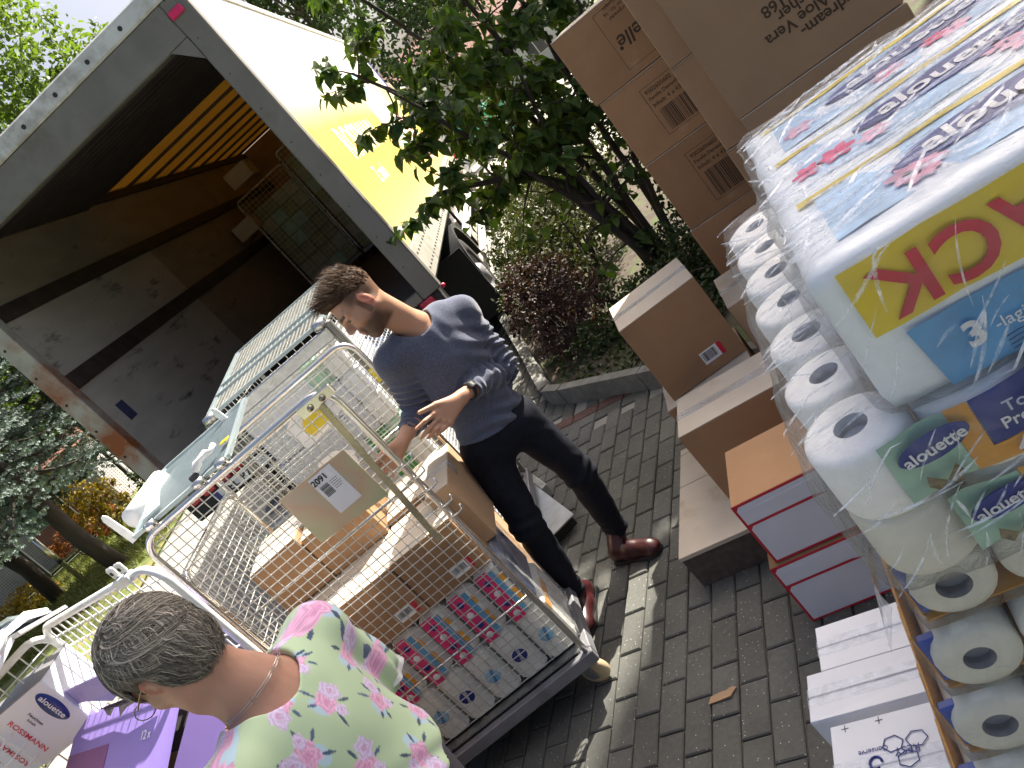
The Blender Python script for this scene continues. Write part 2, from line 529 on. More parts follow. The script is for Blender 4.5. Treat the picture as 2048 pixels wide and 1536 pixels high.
g = MB().poly([(-300,-60,-0.03),(300,-60,-0.03),(300,500,-0.03),(-300,500,-0.03)])
tag(g.build('ground', MAT['earth']), kind='structure')
pv = MB().poly([(-5.5,-6,-0.012),(40,-6,-0.012),(40,30,-0.012),(-3.0,42,-0.012),(-5.5,12,-0.012)])
pavement = tag(pv.build('pavement', MAT['paving']), kind='structure')
lw = MB().poly([(-60,2,-0.008),(-5.6,2,-0.008),(-5.6,12,-0.008),(-3.1,42,-0.008),(-60,42,-0.008)])
lawn = tag(lw.build('lawn', MAT['lawn']), kind='structure')

# paving blocks: running bond along az 30
e_al = azv(30); e_ac = azv(120)
PA, PC = 0.207, 0.104
vis = [(-1.25,2.3),(-0.62,2.62),(-0.55,3.24),(-0.42,4.36),(-0.2,5.76),(0.0,7.6),(0.34,7.4),(0.29,6.78),(0.16,5.2),(0.59,4.44),(0.52,3.55),(0.10,2.95),(0.06,2.66),(0.34,2.45),(0.34,2.09),(0.28,2.11),(0.05,1.6),(-0.4,1.5),(-1.0,1.9)]
def inpoly(x, y, P):
    r = False; j = len(P)-1
    for i in range(len(P)):
        xi, yi = P[i]; xj, yj = P[j]
        if (yi > y) != (yj > y) and x < (xj-xi)*(y-yi)/(yj-yi)+xi: r = not r
        j = i
    return r
block_meshes = []
for k in range(6):
    b = MB(); l = 0.100 + rng.uniform(-.0008,.0008); w = 0.0495 + rng.uniform(-.0006,.0006)
    rr = random.Random(k)
    bv = 0.005
    top = [(-l+bv,-w+bv),(l-bv,-w+bv),(l-bv,w-bv),(-l+bv,w-bv)]; mid = [(-l,-w),(l,-w),(l,w),(-l,w)]
    jt = [(rr.uniform(-.001,.001), rr.uniform(-.001,.001)) for _ in range(4)]
    v = [(x+jx,y+jy,rr.uniform(-.0006,.0004)) for (x,y),(jx,jy) in zip(top,jt)] + [(x+jx,y+jy,-.005) for (x,y),(jx,jy) in zip(mid,jt)] + [(x,y,-.05) for x,y in mid]
    b.add(v, [(0,1,2,3),(4,5,1,0),(5,6,2,1),(6,7,3,2),(7,4,0,3),(8,9,5,4),(9,10,6,5),(10,11,7,6),(11,8,4,7)])
    block_meshes.append(b.mesh('paving_block', [MAT['paver']]))
red_mesh = block_meshes[0].copy(); red_mesh.materials.clear(); red_mesh.materials.append(MAT['paver_red'])
KC = [(0.16,5.2),(1.9,2.4)]          # front kerb line of the bed
def in_bed(x, y):
    # right of the kerb corner
    a = azv(151); d = Vector((x-0.16, y-5.2))
    side = d.x*a.y - d.y*a.x
    return side < -0.02 and (x - 0.16) > (y-5.2)*0.078 if y > 5.2 else side < -0.02
cells = []
ph_al = 1.795; ph_ac = -1.26
for i in range(-40, 40):
    for j in range(-40, 60):
        ac = ph_ac + (i+0.5)*PC
        al = ph_al + (j+0.5)*PA + (PA/2 if i % 2 == 0 else 0)
        p = e_al*al + e_ac*ac
        x, y = p.x, p.y
        if not inpoly(x, y, [(-1.7,1.2),(1.6,1.2),(1.6,3.2),(0.75,4.2),(0.12,5.3),(0.42,9.2),(-0.7,9.2),(-1.7,4.5)]): continue
        # red course crosses along az 125
        q = Vector((x-0.2, y-4.72)); n = azv(35)
        sd = q.x*n.x + q.y*n.y
        if abs(sd) < 0.105: continue
        cells.append((0 if inpoly(x, y, vis) else 1, x*x+y*y, x, y))
cells.sort()
rest = MB()
for k, (hid, d2, x, y) in enumerate(cells):
    me = block_meshes[rng.randrange(6)]
    rz = math.radians(60) + rng.gauss(0, 0.006)
    z = rng.gauss(0, 0.0012)
    if k < 270 and not hid:
        o = link('paving_block', me, pavement); o.location = (x, y, z); o.rotation_euler = (rng.gauss(0,.004), rng.gauss(0,.004), rz + (PI if rng.random()<.5 else 0))
    else:
        mt = Matrix.Translation((x,y,z)) @ Matrix.Rotation(rz, 4, 'Z')
        rest.add([mt @ v.co for v in me.vertices], [tuple(p.vertices) for p in me.polygons])
tag(rest.build('paving_blocks_rest', MAT['paver'], pavement), kind='stuff')
# red course and the header course beside it
for k in range(-3, 8):
    p = Vector((0.2,4.72,0)) + azv(125)*(k*0.206)
    if in_bed(p.x, p.y): continue
    o = link('paving_block', red_mesh, pavement); o.location = p + azv(35)*0.05 + Vector((0,0,rng.gauss(0,.001))); o.rotation_euler = (0,0,az_rot(125))
    o = link('paving_block', block_meshes[k % 6], pavement); o.location = p - azv(35)*0.054; o.rotation_euler = (0,0,az_rot(125))

# planting bed with concrete kerb
bed_pts = [(0.20,5.16),(2.6,0.95),(9,3.0),(9,12.5),(2.3,11.3),(0.95,10.2),(0.52,9.0)]
bd = MB(); bd.poly([(x,y,0.055) for x,y in bed_pts])
bed = tag(bd.build('planting_bed', MAT['soil']), kind='structure')
kerb = thing('kerb', 'grey concrete kerb edging the planting bed', 'kerb', (0.16,5.2,0))
def kerb_run(a, b, n, w=0.085, h=0.13):
    a = Vector(a); b = Vector(b); d = (b-a)/n
    for i in range(n):
        p0 = a + d*i + d.normalized()*0.004; p1 = a + d*(i+1) - d.normalized()*0.004
        s = d.normalized().cross(Vector((0,0,1)))
        prof = [(0,-0.05),(0,h-0.02),(0.018,h),(w,h),(w,-0.05)]
        m = MB(); vv = [p0 + s*u + Vector((0,0,z)) for u,z in prof] + [p1 + s*u + Vector((0,0,z)) for u,z in prof]
        vv = [v - Vector((0.16,5.2,0)) for v in vv]
        k = len(prof)
        m.add(vv, [(i_, i_+k, i_+k+1, i_+1) for i_ in range(k-1)] + [tuple(range(k)), tuple(range(k,2*k))[::-1], (k-1, 2*k-1, k, 0)])
        m.build('kerb_stone', MAT['kerb'], kerb)
kerb_run((0.52,9.0,0),(0.30,6.4,0),3); kerb_run((0.30,6.4,0),(0.19,5.32,0),1); kerb_run((0.19,5.32,0),(0.27,5.12,0),1)
kerb_run((0.27,5.12,0),(1.83,2.3,0),4)

# scrap of torn brown card on the paving
sc = MB()
sp_ = [(-.052,-.014),(-.046,.010),(-.026,.014),(-.008,.023),(.012,.022),(.026,.029),(.052,.030),(.042,.016),(.032,-.004),(.006,-.008),(-.022,-.012)]
sc.add([(x,y,.004+.002*(i%3)) for i,(x,y) in enumerate(sp_)] + [(x,y,.0005) for x,y in sp_], [tuple(range(11)), tuple(range(11,22))[::-1]] + [(i,11+i,11+(i+1)%11,(i+1)%11) for i in range(11)])
o = sc.build('card_scrap', MAT['kraft_light']); o.location = (-.17,2.13,.004); o.rotation_euler = (0,0,-.62)
tag(o, 'torn scrap of brown cardboard lying on the grey paving', 'scrap')

# ---------------------------------------------------------------- unseen house added at the right, its corner shades the yard
MAT['render'] = M('house_render', (0.55,0.52,0.46), 0.9, 0, 0.06, 3, kind='World', bump=0.1, bscale=60)
MAT['roof'] = M('roof_tile', (0.16,0.07,0.05), 0.8, 0, 0.3, 9, kind='World')
MAT['pane'] = M('window_glass', (0.03,0.04,0.05), 0.08, 0, 0.1, 3, spec=0.8)
MAT['frame_white'] = M('window_frame_white', (0.7,0.7,0.68), 0.5)
def house(name, label, loc, rz, L, D, Hh, roof_h, wins, storeys=2, base=0.0, wallmat=None, flat=False):
    t = thing(name, label, 'house', loc, rz)
    w = MB(); w.box((0,0,base-0.5),(L,D,Hh))
    w.build('wall', wallmat or MAT['render'], t)
    if flat:
        r = MB(); r.box((-.02,-.02,Hh),(L+.1,D+.1,Hh+.25)); r.build('roof', MAT['kerb'], t)
    else:
        r = MB()
        ov = 0.4
        r.add([(-ov,-ov,Hh),(L+ov,-ov,Hh),(L+ov,D+ov,Hh),(-ov,D+ov,Hh),(-ov,D/2,Hh+roof_h),(L+ov,D/2,Hh+roof_h),
               (-ov,-ov,Hh+.12),(L+ov,-ov,Hh+.12),(L+ov,D+ov,Hh+.12),(-ov,D+ov,Hh+.12)],
              [(0,3,2,1),(0,1,7,6),(2,3,9,8),(6,7,5,4),(8,9,4,5),(0,6,4,9,3),(1,2,8,5,7)])
        rf = r.build('roof', MAT['roof'], t)
        ch = MB(); ch.box((L*.3,D*.55,Hh),(L*.3+.5,D*.55+.5,Hh+roof_h+.6)); ch.build('chimney', MAT['render'], rf)
    dz = (Hh)/storeys
    for s in range(storeys):
        for i in range(wins):
            x = L*(i+.5)/wins
            for y, d in ((0,-1),(D,1)):
                f = MB(); f.box((x-.6, y-.03 if d<0 else y-.05, s*dz+.9),(x+.6, y+.05 if d<0 else y+.03, s*dz+2.3))
                fo = f.build('window', MAT['frame_white'], t)
                p = MB()
                for a,b in ((-.54,-.03),(.03,.54)):
                    p.box((x+a, (y-.04) if d<0 else y, s*dz+.96),(x+b, y if d<0 else y+.04, s*dz+2.24))
                p.build('pane', MAT['pane'], fo)
        for j in range(2):
            y = D*(j+.5)/2
            f = MB(); f.box((-.03,y-.5,s*dz+.9),(.05,y+.5,s*dz+2.3)); fo = f.build('window', MAT['frame_white'], t)
            p = MB(); p.box((-.04,y-.44,s*dz+.96),(0,y+.44,s*dz+2.24)); p.build('pane', MAT['pane'], fo)
    return t
# local x runs to az 120 (right and towards the viewer), local y to az 30
_c = Vector((-.29,2.755,0)) + azv(math.degrees(SUN_AZ))*16.0 + azv(math.degrees(SUN_AZ)+90)*.10
house('apartment_house', 'tall pale rendered house to the right beyond the planting bed', tuple(_c), az_rot(math.degrees(SUN_AZ)+92), 6.5, 9.0, 21.0, 2.2, 3, 7, flat=True)  # unseen block added in line with the sun to shade the yard
house('far_house', 'white house with brown roof beyond the driveway', (4.2,44,0), az_rot(96), 12.0, 8.0, 3.2, 2.6, 5, 1, wallmat=M('far_house_wall', (0.62,0.62,0.62), 0.9, 0, 0.05, 2))

# green waste container and a parked van far down the drive
wc = thing('waste_container', 'green waste container standing far down the driveway', 'container', (4.9,26,0), 0.2)
b = MB(); b.hexa([(-.6,-.5,.2),(.6,-.5,.2),(.6,.5,.2),(-.6,.5,.2),(-.7,-.6,1.2),(.7,-.6,1.2),(.7,.6,1.2),(-.7,.6,1.2)]); b.build('body', M('green_plastic',(0.02,0.32,0.19),0.5), wc)
b = MB(); b.hexa([(-.74,-.64,1.2),(.74,-.64,1.2),(.74,.64,1.2),(-.74,.64,1.2),(-.66,-.5,1.38),(.66,-.5,1.38),(.66,.56,1.38),(-.66,.56,1.38)]); b.build('lid', M('green_plastic_lid',(0.02,0.36,0.22),0.5), wc)
for x in (-.5,.5):
    for y in (-.4,.4):
        b = MB(); b.lathe([(0,-.04),(.1,-.04),(.1,.04),(0,.04)], (x,y,.1), (1,0,0), 12); b.build('wheel', MAT['rubber'], wc)
vn = thing('parked_van', 'white van parked beside the drive behind the yellow truck', 'van', (2.35,24.5,0), math.radians(-6))
body = [(-.95,-2.4),(.95,-2.4)]
b = MB()
prof = [(-2.4,.35),(-2.4,1.9),(-2.2,2.05),(1.0,2.05),(1.6,1.45),(2.3,1.2),(2.4,.9),(2.4,.35)]
nP = len(prof)
b.add([(-.95,y,z) for y,z in prof] + [(.95,y,z) for y,z in prof], [tuple(range(nP)), tuple(range(nP,2*nP))[::-1]] + [(i,(i+1)%nP,nP+(i+1)%nP,nP+i) for i in range(nP)])
b.build('body', M('van_white',(0.75,0.76,0.78),0.3,coat=0.5), vn)
b = MB(); b.box((-.78,-2.43,1.15),(.78,-2.405,1.75)); b.build('rear_window', MAT['pane'], vn)
b = MB(); b.box((-.956,.2,1.2),(-.952,1.1,1.75)); b.build('side_window', MAT['pane'], vn)
b = MB(); b.box((.952,.2,1.2),(.956,1.1,1.75)); b.build('side_window', MAT['pane'], vn)
for x in (-.85,.85):
    for y in (-1.5,1.5):
        b = MB(); b.lathe([(.15,-.1),(.32,-.1),(.34,-.06),(.34,.06),(.32,.1),(.15,.1)], (x,y,.34), (1,0,0), 20); w = b.build('wheel', MAT['rubber'], vn)
        b = MB(); b.lathe([(0,-.09),(.2,-.09),(.2,.09),(0,.09)], (x,y,.34), (1,0,0), 14); b.build('rim', MAT['steel'], w)
    b = MB(); b.box((x-.07,-2.43,.85),(x+.07,-2.405,1.1)); b.build('tail_light', MAT['red'], vn)

# ---------------------------------------------------------------- wire fence at the back of the lawn, left
fy = 18.9
MAT['fence'] = M('dark_fence', (0.035,0.04,0.04), 0.5, 0.3, 0.2)
fence = thing('wire_fence', 'dark wire mesh fence behind the lawn and tree trunks', 'fence', (-11,fy,0))
for i in range(9):
    x = -6 + i*1.5
    b = MB(); b.box((x-.035,-.035,-.1),(x+.035,.035,1.65)); b.build('post', MAT['fence'], fence)
wm = MB()
for i in range(8):
    x0 = -6 + i*1.5 + .05; x1 = x0 + 1.4
    for k in range(1, 24):
        x = x0 + (x1-x0)*k/24
        wm.slab((x,0,.12),(x,0,1.55),.006,.006,(0,1,0))
    for k in range(26):
        z = .12 + 1.43*k/25
        wm.slab((x0,0,z),(x1,0,z),.006,.006)
tag(wm.build('wire_mesh', MAT['fence'], fence), kind='stuff')
for z in (.1,1.58):
    b = MB(); b.box((-6,-.025,z-.025),(6,.025,z+.025)); b.build('rail', MAT['fence'], fence)
b = MB(); b.box((-6,-.06,-.1),(6,.06,.06)); b.build('plinth', MAT['kerb'], fence)
# galvanised pole on the lawn
pl = thing('metal_pole', 'slim shiny galvanised pole on the lawn between dark trunks', 'pole', (-8.35,14.9,0))
b = MB(); b.tube([(0,0,-.1),(0,0,1.82)], .045, 12); b.build('pole', MAT['chrome'], pl)
b = MB(); b.lathe([(0,.07),(.03,.06),(.055,.02),(.06,0),(.05,-.01)], (0,0,1.82), n=14); b.build('cap', MAT['chrome'], pl)
b = MB(); b.tube([(0,0,.55),(0,0,.62)], .052, 12); b.build('clamp', MAT['black_plastic'], pl)
# white garden shed and reddish hedge backdrop pieces behind the fence
sh = thing('garden_shed', 'low grey and green shed panel standing behind the wire fence', 'shed', (-12.5,21.2,0), 0.0)
b = MB(); b.box((-3,0,0),(3,2,1.9)); b.build('wall', M('shed_wall',(0.30,0.28,0.29),0.8,0,0.2,2), sh)
b = MB(); b.hexa([(-3.2,-.2,1.9),(3.2,-.2,1.9),(3.2,2.2,1.9),(-3.2,2.2,1.9),(-3.2,-.2,2.0),(3.2,-.2,2.0),(3.2,2.2,2.4),(-3.2,2.2,2.4)]); b.build('roof', MAT['roof'], sh)
b = MB(); b.box((.6,-.03,.9),(2.2,-.01,1.8)); b.build('panel', M('shed_panel_green',(0.06,0.14,0.11),0.7), sh)
b = MB(); b.box((.6,-.03,.05),(2.2,-.01,.86)); b.build('panel', M('shed_panel_red',(0.20,0.055,0.035),0.7,0,0.3,6), sh)
# ---------------------------------------------------------------- box truck, rear open towards the yard
TR0 = (0.08, 5.45, 0)
truck = thing('box_truck', 'yellow and white box truck with its rear door open', 'truck', TR0, az_rot(101.22))
TW, TL, TB, TT = 2.55, 8.3, 1.19, 3.55

def truck_side():
    m, nt, out = nodes('truck_livery')
    b = nt.nodes.new('ShaderNodeBsdfPrincipled'); nt.links.new(b.outputs[0], out.inputs['Surface'])
    t = nt.nodes.new('ShaderNodeTexCoord'); s = nt.nodes.new('ShaderNodeSeparateXYZ'); nt.links.new(t.outputs['Object'], s.inputs[0])
    n = noise(nt, coords(nt, 'Object', (1, .35, 1)), 1.2, 3.0)
    ma = nt.nodes.new('ShaderNodeMath'); ma.operation = 'MULTIPLY_ADD'; nt.links.new(n, ma.inputs[0]); ma.inputs[1].default_value = 0.25
    nt.links.new(s.outputs['Z'], ma.inputs[2])
    mr = nt.nodes.new('ShaderNodeMapRange'); nt.links.new(ma.outputs[0], mr.inputs['Value'])
    mr.inputs['From Min'].default_value = 2.55; mr.inputs['From Max'].default_value = 2.98
    c = mix(nt, mr.outputs[0], (0.84,0.62,0.10), (0.88,0.86,0.80))  # blends from yellow below to white near the top
    # printed sand coloured field lower down
    mr2 = nt.nodes.new('ShaderNodeMapRange'); nt.links.new(ma.outputs[0], mr2.inputs['Value'])
    mr2.inputs['From Min'].default_value = 1.55; mr2.inputs['From Max'].default_value = 2.15
    mr2.inputs['To Min'].default_value = 0.75; mr2.inputs['To Max'].default_value = 0.0
    c = mix(nt, mr2.outputs[0], c, (0.76,0.58,0.24))
    d = noise(nt, coords(nt, 'Object', (1, 3, .4)), 2.0, 6.0, 0.7)
    c = mix(nt, ramp(nt, d, [(0.55, 0.0), (0.8, 0.22)]), c, (0.40,0.34,0.24))
    nt.links.new(c, b.inputs['Base Color'])
    b.inputs['Roughness'].default_value = 0.32
    b.inputs['Coat Weight'].default_value = 0.3; b.inputs['Coat Roughness'].default_value = 0.25
    bn = nt.nodes.new('ShaderNodeBump'); bn.inputs['Strength'].default_value = 0.15; bn.inputs['Distance'].default_value = 0.02
    nt.links.new(noise(nt, coords(nt, 'Object'), 1.6, 2.0), bn.inputs['Height']); nt.links.new(bn.outputs[0], b.inputs['Normal'])
    return m
MAT['livery'] = truck_side()
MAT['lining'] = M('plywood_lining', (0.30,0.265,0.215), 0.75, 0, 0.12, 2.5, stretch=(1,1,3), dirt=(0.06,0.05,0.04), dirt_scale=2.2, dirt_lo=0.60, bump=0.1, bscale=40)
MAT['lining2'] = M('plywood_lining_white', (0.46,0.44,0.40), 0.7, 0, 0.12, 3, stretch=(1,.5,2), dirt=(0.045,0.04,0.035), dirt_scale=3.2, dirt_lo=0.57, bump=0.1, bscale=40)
MAT['dark_rail'] = M('dark_rail', (0.06,0.05,0.045), 0.6, 0.2, 0.3, 8)
MAT['alu'] = M('aluminium_sill', (0.62,0.60,0.55), 0.4, 0.6, 0.12, 6, dirt=(0.35,0.33,0.28), dirt_scale=5, dirt_lo=0.55)
MAT['post_grey'] = M('galvanised_post', (0.19,0.185,0.172), 0.55, 0.4, 0.15, 6, dirt=(0.16,0.15,0.135), dirt_scale=3, dirt_lo=0.52)
MAT['post_rust'] = M('rusty_post', (0.36,0.36,0.32), 0.6, 0.35, 0.15, 7, dirt=(0.26,0.085,0.03), dirt_scale=1.4, dirt_lo=0.50)
MAT['truck_floor'] = M('truck_floor', (0.07,0.065,0.06), 0.7, 0, 0.3, 10)
MAT['chassis'] = M('chassis', (0.03,0.03,0.032), 0.7, 0.2, 0.2, 10)
MAT['lamp_red'] = M('red_lamp', (0.55,0.01,0.06), 0.25, 0, 0.1, 20, coat=0.6)
MAT['plywood_orange'] = M('front_wall_ply', (0.36,0.25,0.14), 0.75, 0, 0.2, 2, stretch=(1,1,4))

def translucent_roof():
    m, nt, out = nodes('yellow_roof_sheet')
    d = nt.nodes.new('ShaderNodeBsdfDiffuse'); d.inputs['Color'].default_value = (0.62,0.45,0.14,1)
    t = nt.nodes.new('ShaderNodeBsdfTranslucent')
    c = ramp(nt, noise(nt, coords(nt), 2.5, 4.0), [(0.3,(0.60,0.40,0.09)),(0.7,(0.72,0.50,0.13))])
    nt.links.new(c, t.inputs['Color'])
    ms = nt.nodes.new('ShaderNodeMixShader'); ms.inputs['Fac'].default_value = 0.16
    nt.links.new(d.outputs[0], ms.inputs[1]); nt.links.new(t.outputs[0], ms.inputs[2]); nt.links.new(ms.outputs[0], out.inputs['Surface'])
    return m
b = MB(); b.box((-.035,0.03,1.44),(0,TL,TT)); side = b.build('side_panel', MAT['livery'], truck)
b = MB(); b.box((-TW,0.03,TB),(-TW+.03,TL,TT)); b.build('side_panel', MAT['livery'], truck)
sill = MB(); sill.box((-.04,0.03,TB),(.012,TL,1.437)); sill_o = sill.build('sill_rail', MAT['alu'], truck)
rv = MB()
for i in range(60):
    y = .12 + i*.135
    for z in (1.25,1.38):
        rv.lathe([(.011,0),(.008,.005),(0,.007)], (.012,y,z), (1,0,0), 8)
tag(rv.build('rivets', MAT['chassis'], sill_o), kind='stuff')
tr_ = MB(); tr_.box((-.045,0.03,TT),(.014,TL,TT+.05)); tr_.build('roof_rail', MAT['alu'], truck)
tr_ = MB(); tr_.box((-TW-.014,0.03,TT),(-TW+.045,TL,TT+.05)); tr_.build('roof_rail', MAT['alu'], truck)
b = MB(); b.box((-TW+.045,.03,TT+.01),(-.045,TL,TT+.03)); b.build('roof_sheet', translucent_roof(), truck)
for i in range(13):
    y = .5 + i*.62
    b = MB(); b.box((-TW+.04,y,TT-.022),(-.04,y+.035,TT+.008)); b.build('roof_rib', MAT['dark_rail'], truck)
# rolled-up door under the roof
rd = MB()
for i in range(21):
    rd.cbox((-TW+.09,.10+i*.108,TT-.135),(-.09,.10+i*.108+.104,TT-.115), .004)
tag(rd.build('roller_door', MAT['dark_rail'], truck), kind='stuff')
b = MB(); b.box((-TW+.1,.07,TT-.235),(-.1,.10,TT-.19)); b.build('door_edge', MAT['plywood_orange'], truck)
b = MB(); b.box((-TW+.03,.0,TB-.05),(-.035,TL,TB+.015)); b.build('floor', MAT['truck_floor'], truck)
b = MB(); b.box((-TW+.03,TL-.04,TB+.015),(-.035,TL,TT)); b.build('front_wall', MAT['plywood_orange'], truck)
xl = -TW+.03
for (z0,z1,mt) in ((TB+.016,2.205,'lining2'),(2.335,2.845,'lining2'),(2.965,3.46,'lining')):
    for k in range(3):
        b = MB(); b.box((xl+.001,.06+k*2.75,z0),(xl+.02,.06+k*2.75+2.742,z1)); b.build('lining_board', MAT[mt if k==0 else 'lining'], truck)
for z0,z1 in ((2.205,2.335),(2.845,2.965),(3.46,3.54)):
    b = MB(); b.cbox((xl+.001,.05,z0),(xl+.045,TL-.05,z1),.006); b.build('load_rail', MAT['dark_rail'], truck)
b = MB(); b.box((xl+.0215,.30,1.80),(xl+.0225,.42,1.96)); b.build('sticker', M('blue_sticker',(0.05,0.06,0.14),0.5), truck)
# sheet for the inside of the right wall
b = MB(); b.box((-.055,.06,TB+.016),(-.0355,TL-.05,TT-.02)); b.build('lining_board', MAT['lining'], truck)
# rear frame
def post(x0, x1, mt):
    b = MB(); b.cbox((x0,-.07,TB-.06),(x1,.028,TT-.07),.008); p = b.build('rear_post', mt, truck)
    for k in range(9):
        z = TB+.2+k*.26
        h = MB(); q_ = .011 if x1 < -1 else .005; h.lathe([(q_,0),(q_*.8,.003),(0,.003)], ((x0+x1)/2-.03,-.07,z), (0,-1,0), 10); h.build('bolt', MAT['black'], p)
post(-.135,.016, MAT['post_grey']); post(-TW-.016,-TW+.13, MAT['post_rust'])
b = MB(); b.cbox((-TW+.13,-.07,3.25),(-.135,.028,TT-.07),.008); b.build('rear_header', MAT['post_grey'], truck)
b = MB(); b.cbox((-TW-.016,-.085,TT-.07),(.016,.03,TT+.045),.012); ts = b.build('top_strip', M('white_strip',(0.66,0.68,0.68),0.45,0.3,0.12,4,dirt=(0.4,0.4,0.38),dirt_lo=0.5), truck)
for k in range(9):
    h = MB(); h.lathe([(.016,0),(.012,.008),(0,.009)], (-TW+.12+k*.29,-.085,TT-.02), (0,-1,0), 8); h.build('bolt', MAT['black'], ts)
for sx, x in ((1,-.135),(-1,-TW+.13)):
    g_ = MB(); p0=(x,-.072,3.25); p1=(x-.14*sx,-.072,3.25); p2=(x,-.072,3.10)
    g_.add([p0,p1,p2,(x,.02,3.25),(x-.14*sx,.02,3.25),(x,.02,3.10)], [(0,1,2),(5,4,3),(0,3,4,1),(1,4,5,2),(2,5,3,0)])
    g_.build('gusset', MAT['post_grey'], truck)
b = MB(); b.cbox((-.13,-.088,3.36),(-.03,-.07,3.41),.006); b.build('marker_lamp', M('pink_marker',(0.60,0.02,0.12),0.3), truck)
b = MB(); b.cbox((-TW+.03,-.088,3.36),(-TW+.13,-.07,3.41),.006); b.build('marker_lamp', M('pink_marker2',(0.60,0.02,0.12),0.3), truck)
# sill, bumper, lamps, number plate
b = MB(); b.cbox((-TW+.132,-.07,TB-.06),(-.137,.0,TB+.015),.008); b.build('rear_sill', MAT['post_grey'], truck)
b = MB(); b.cbox((-TW+.02,-.05,.93),(-.02,.05,TB-.062),.01); b.build('lamp_board', MAT['chassis'], truck)
for x in (-2.42,-2.28,-2.12,-2.0,-.40,-.27,-.13):
    b = MB(); b.cbox((x-.055,-.075,1.055),(x+.055,-.052,1.125),.008); b.build('tail_lamp', MAT['lamp_red'], truck)
b = MB(); b.lathe([(0,.02),(.014,.015),(.018,0),(.014,-.01)], (.026,-.03,1.12), (0,-1,0), 12); b.build('side_lamp', MAT['lamp_red'], truck)
pb = MB(); pb.cbox((-2.30,-.066,.955),(-1.78,-.054,1.04),.004); plate = pb.build('number_plate', MAT['white'], truck)
bb = MB(); bb.box((-2.297,-.0675,.958),(-2.24,-.0665,1.037)); bb.build('plate_band', MAT['navy'], plate)
text('EL P2JA', .085, MAT['black'], truck, (-2.0,-.0668,.997), (1,0,0), (0,0,1), off=.002, sp=1.15)
b = MB(); b.cbox((-TW+.1,-.03,.42),(-.1,.08,.56),.01); b.build('bumper', MAT['alu'], truck)
for x in (-1.9,-.65):
    b = MB(); b.box((x-.04,.0,.5),(x+.04,.06,.95)); b.build('bumper_bracket', MAT['chassis'], truck)
for x in (-1.75,-.8):
    b = MB(); b.box((x-.05,.1,.82),(x+.05,10.4,1.12)); b.build('chassis_beam', MAT['chassis'], truck)
# folded tail lift plate under the sill
b = MB(); b.cbox((-2.2,.10,.60),(-.35,.9,.66),.01); b.build('tail_lift', MAT['grey_paint'], truck)
def wheel(x, y, r=.5, w=.29):
    b = MB(); s = 1 if x > -1.2 else -1
    b.lathe([(.28,-w/2),(r-.07,-w/2),(r-.015,-w/2+.035),(r,-w/2+.07),(r,w/2-.07),(r-.015,w/2-.035),(r-.07,w/2),(.30,w/2),(.285,w/2-.02)], (x,y,r), (1,0,0), 40)
    for k in range(40):     # tread blocks
        a = 2*PI*k/40
        mt = Matrix.Translation((x,y,r)) @ Matrix.Rotation(a,4,'X')
        b.cbox((-w/2+.03,-.028,r-.004),(w/2-.03,.028,r+.008),.003, mat=mt)
    wt = b.build('wheel', MAT['rubber'], truck)
    h = MB(); h.lathe([(.285,s*(w/2-.02)),(.27,s*(w/2-.10)),(.16,s*(w/2-.12)),(.13,s*(w/2-.02)),(.10,s*(w/2+.02)),(0,s*(w/2+.02))], (x,y,r), (1,0,0), 28)
    h.build('rim', MAT['grey_paint'], wt)
wheel(-.21,2.86); wheel(-TW+.21,2.86); wheel(-.25,9.3); wheel(-TW+.25,9.3)
for sx, x0, x1 in ((1,-.40,-.02),(-1,-TW+.02,-TW+.40)):
    b = MB(); prof=[]
    for k in range(13):
        a = math.radians(8 + k*13.6)
        prof.append((2.86-.60*math.cos(a), .5+.60*math.sin(a)))
    n_ = len(prof)
    b.add([(x0,y,z) for y,z in prof]+[(x1,y,z) for y,z in prof], [(i,i+1,n_+i+1,n_+i) for i in range(n_-1)], smooth=True)
    xo = x1 if sx>0 else x0
    b.add([(xo,y,z) for y,z in prof]+[(xo,2.86+(y-2.86)*.91,.5+(z-.5)*.91) for y,z in prof], [(i,n_+i,n_+i+1,i+1) for i in range(n_-1)])
    b.build('mudguard', MAT['black_plastic'], truck)
    b = MB(); b.box((x0,2.20,.22),(x1,2.215,.95)); b.build('mud_flap', MAT['rubber'], truck)
MAT['guard'] = M('side_guard', (0.68,0.67,0.64), 0.4, 0.5, 0.1, 6)
for x in (-.05,-TW+.05):
    for z in (.52,.82):
        b = MB(); b.cbox((x-.018,3.62,z-.07),(x+.018,7.9,z+.07),.012); b.build('side_guard', MAT['guard'], truck)
    for y in (4.2,6.8):
        b = MB(); b.box((x-.05,y-.03,.4),(x-.02,y+.03,1.15)); b.build('guard_bracket', MAT['chassis'], truck)
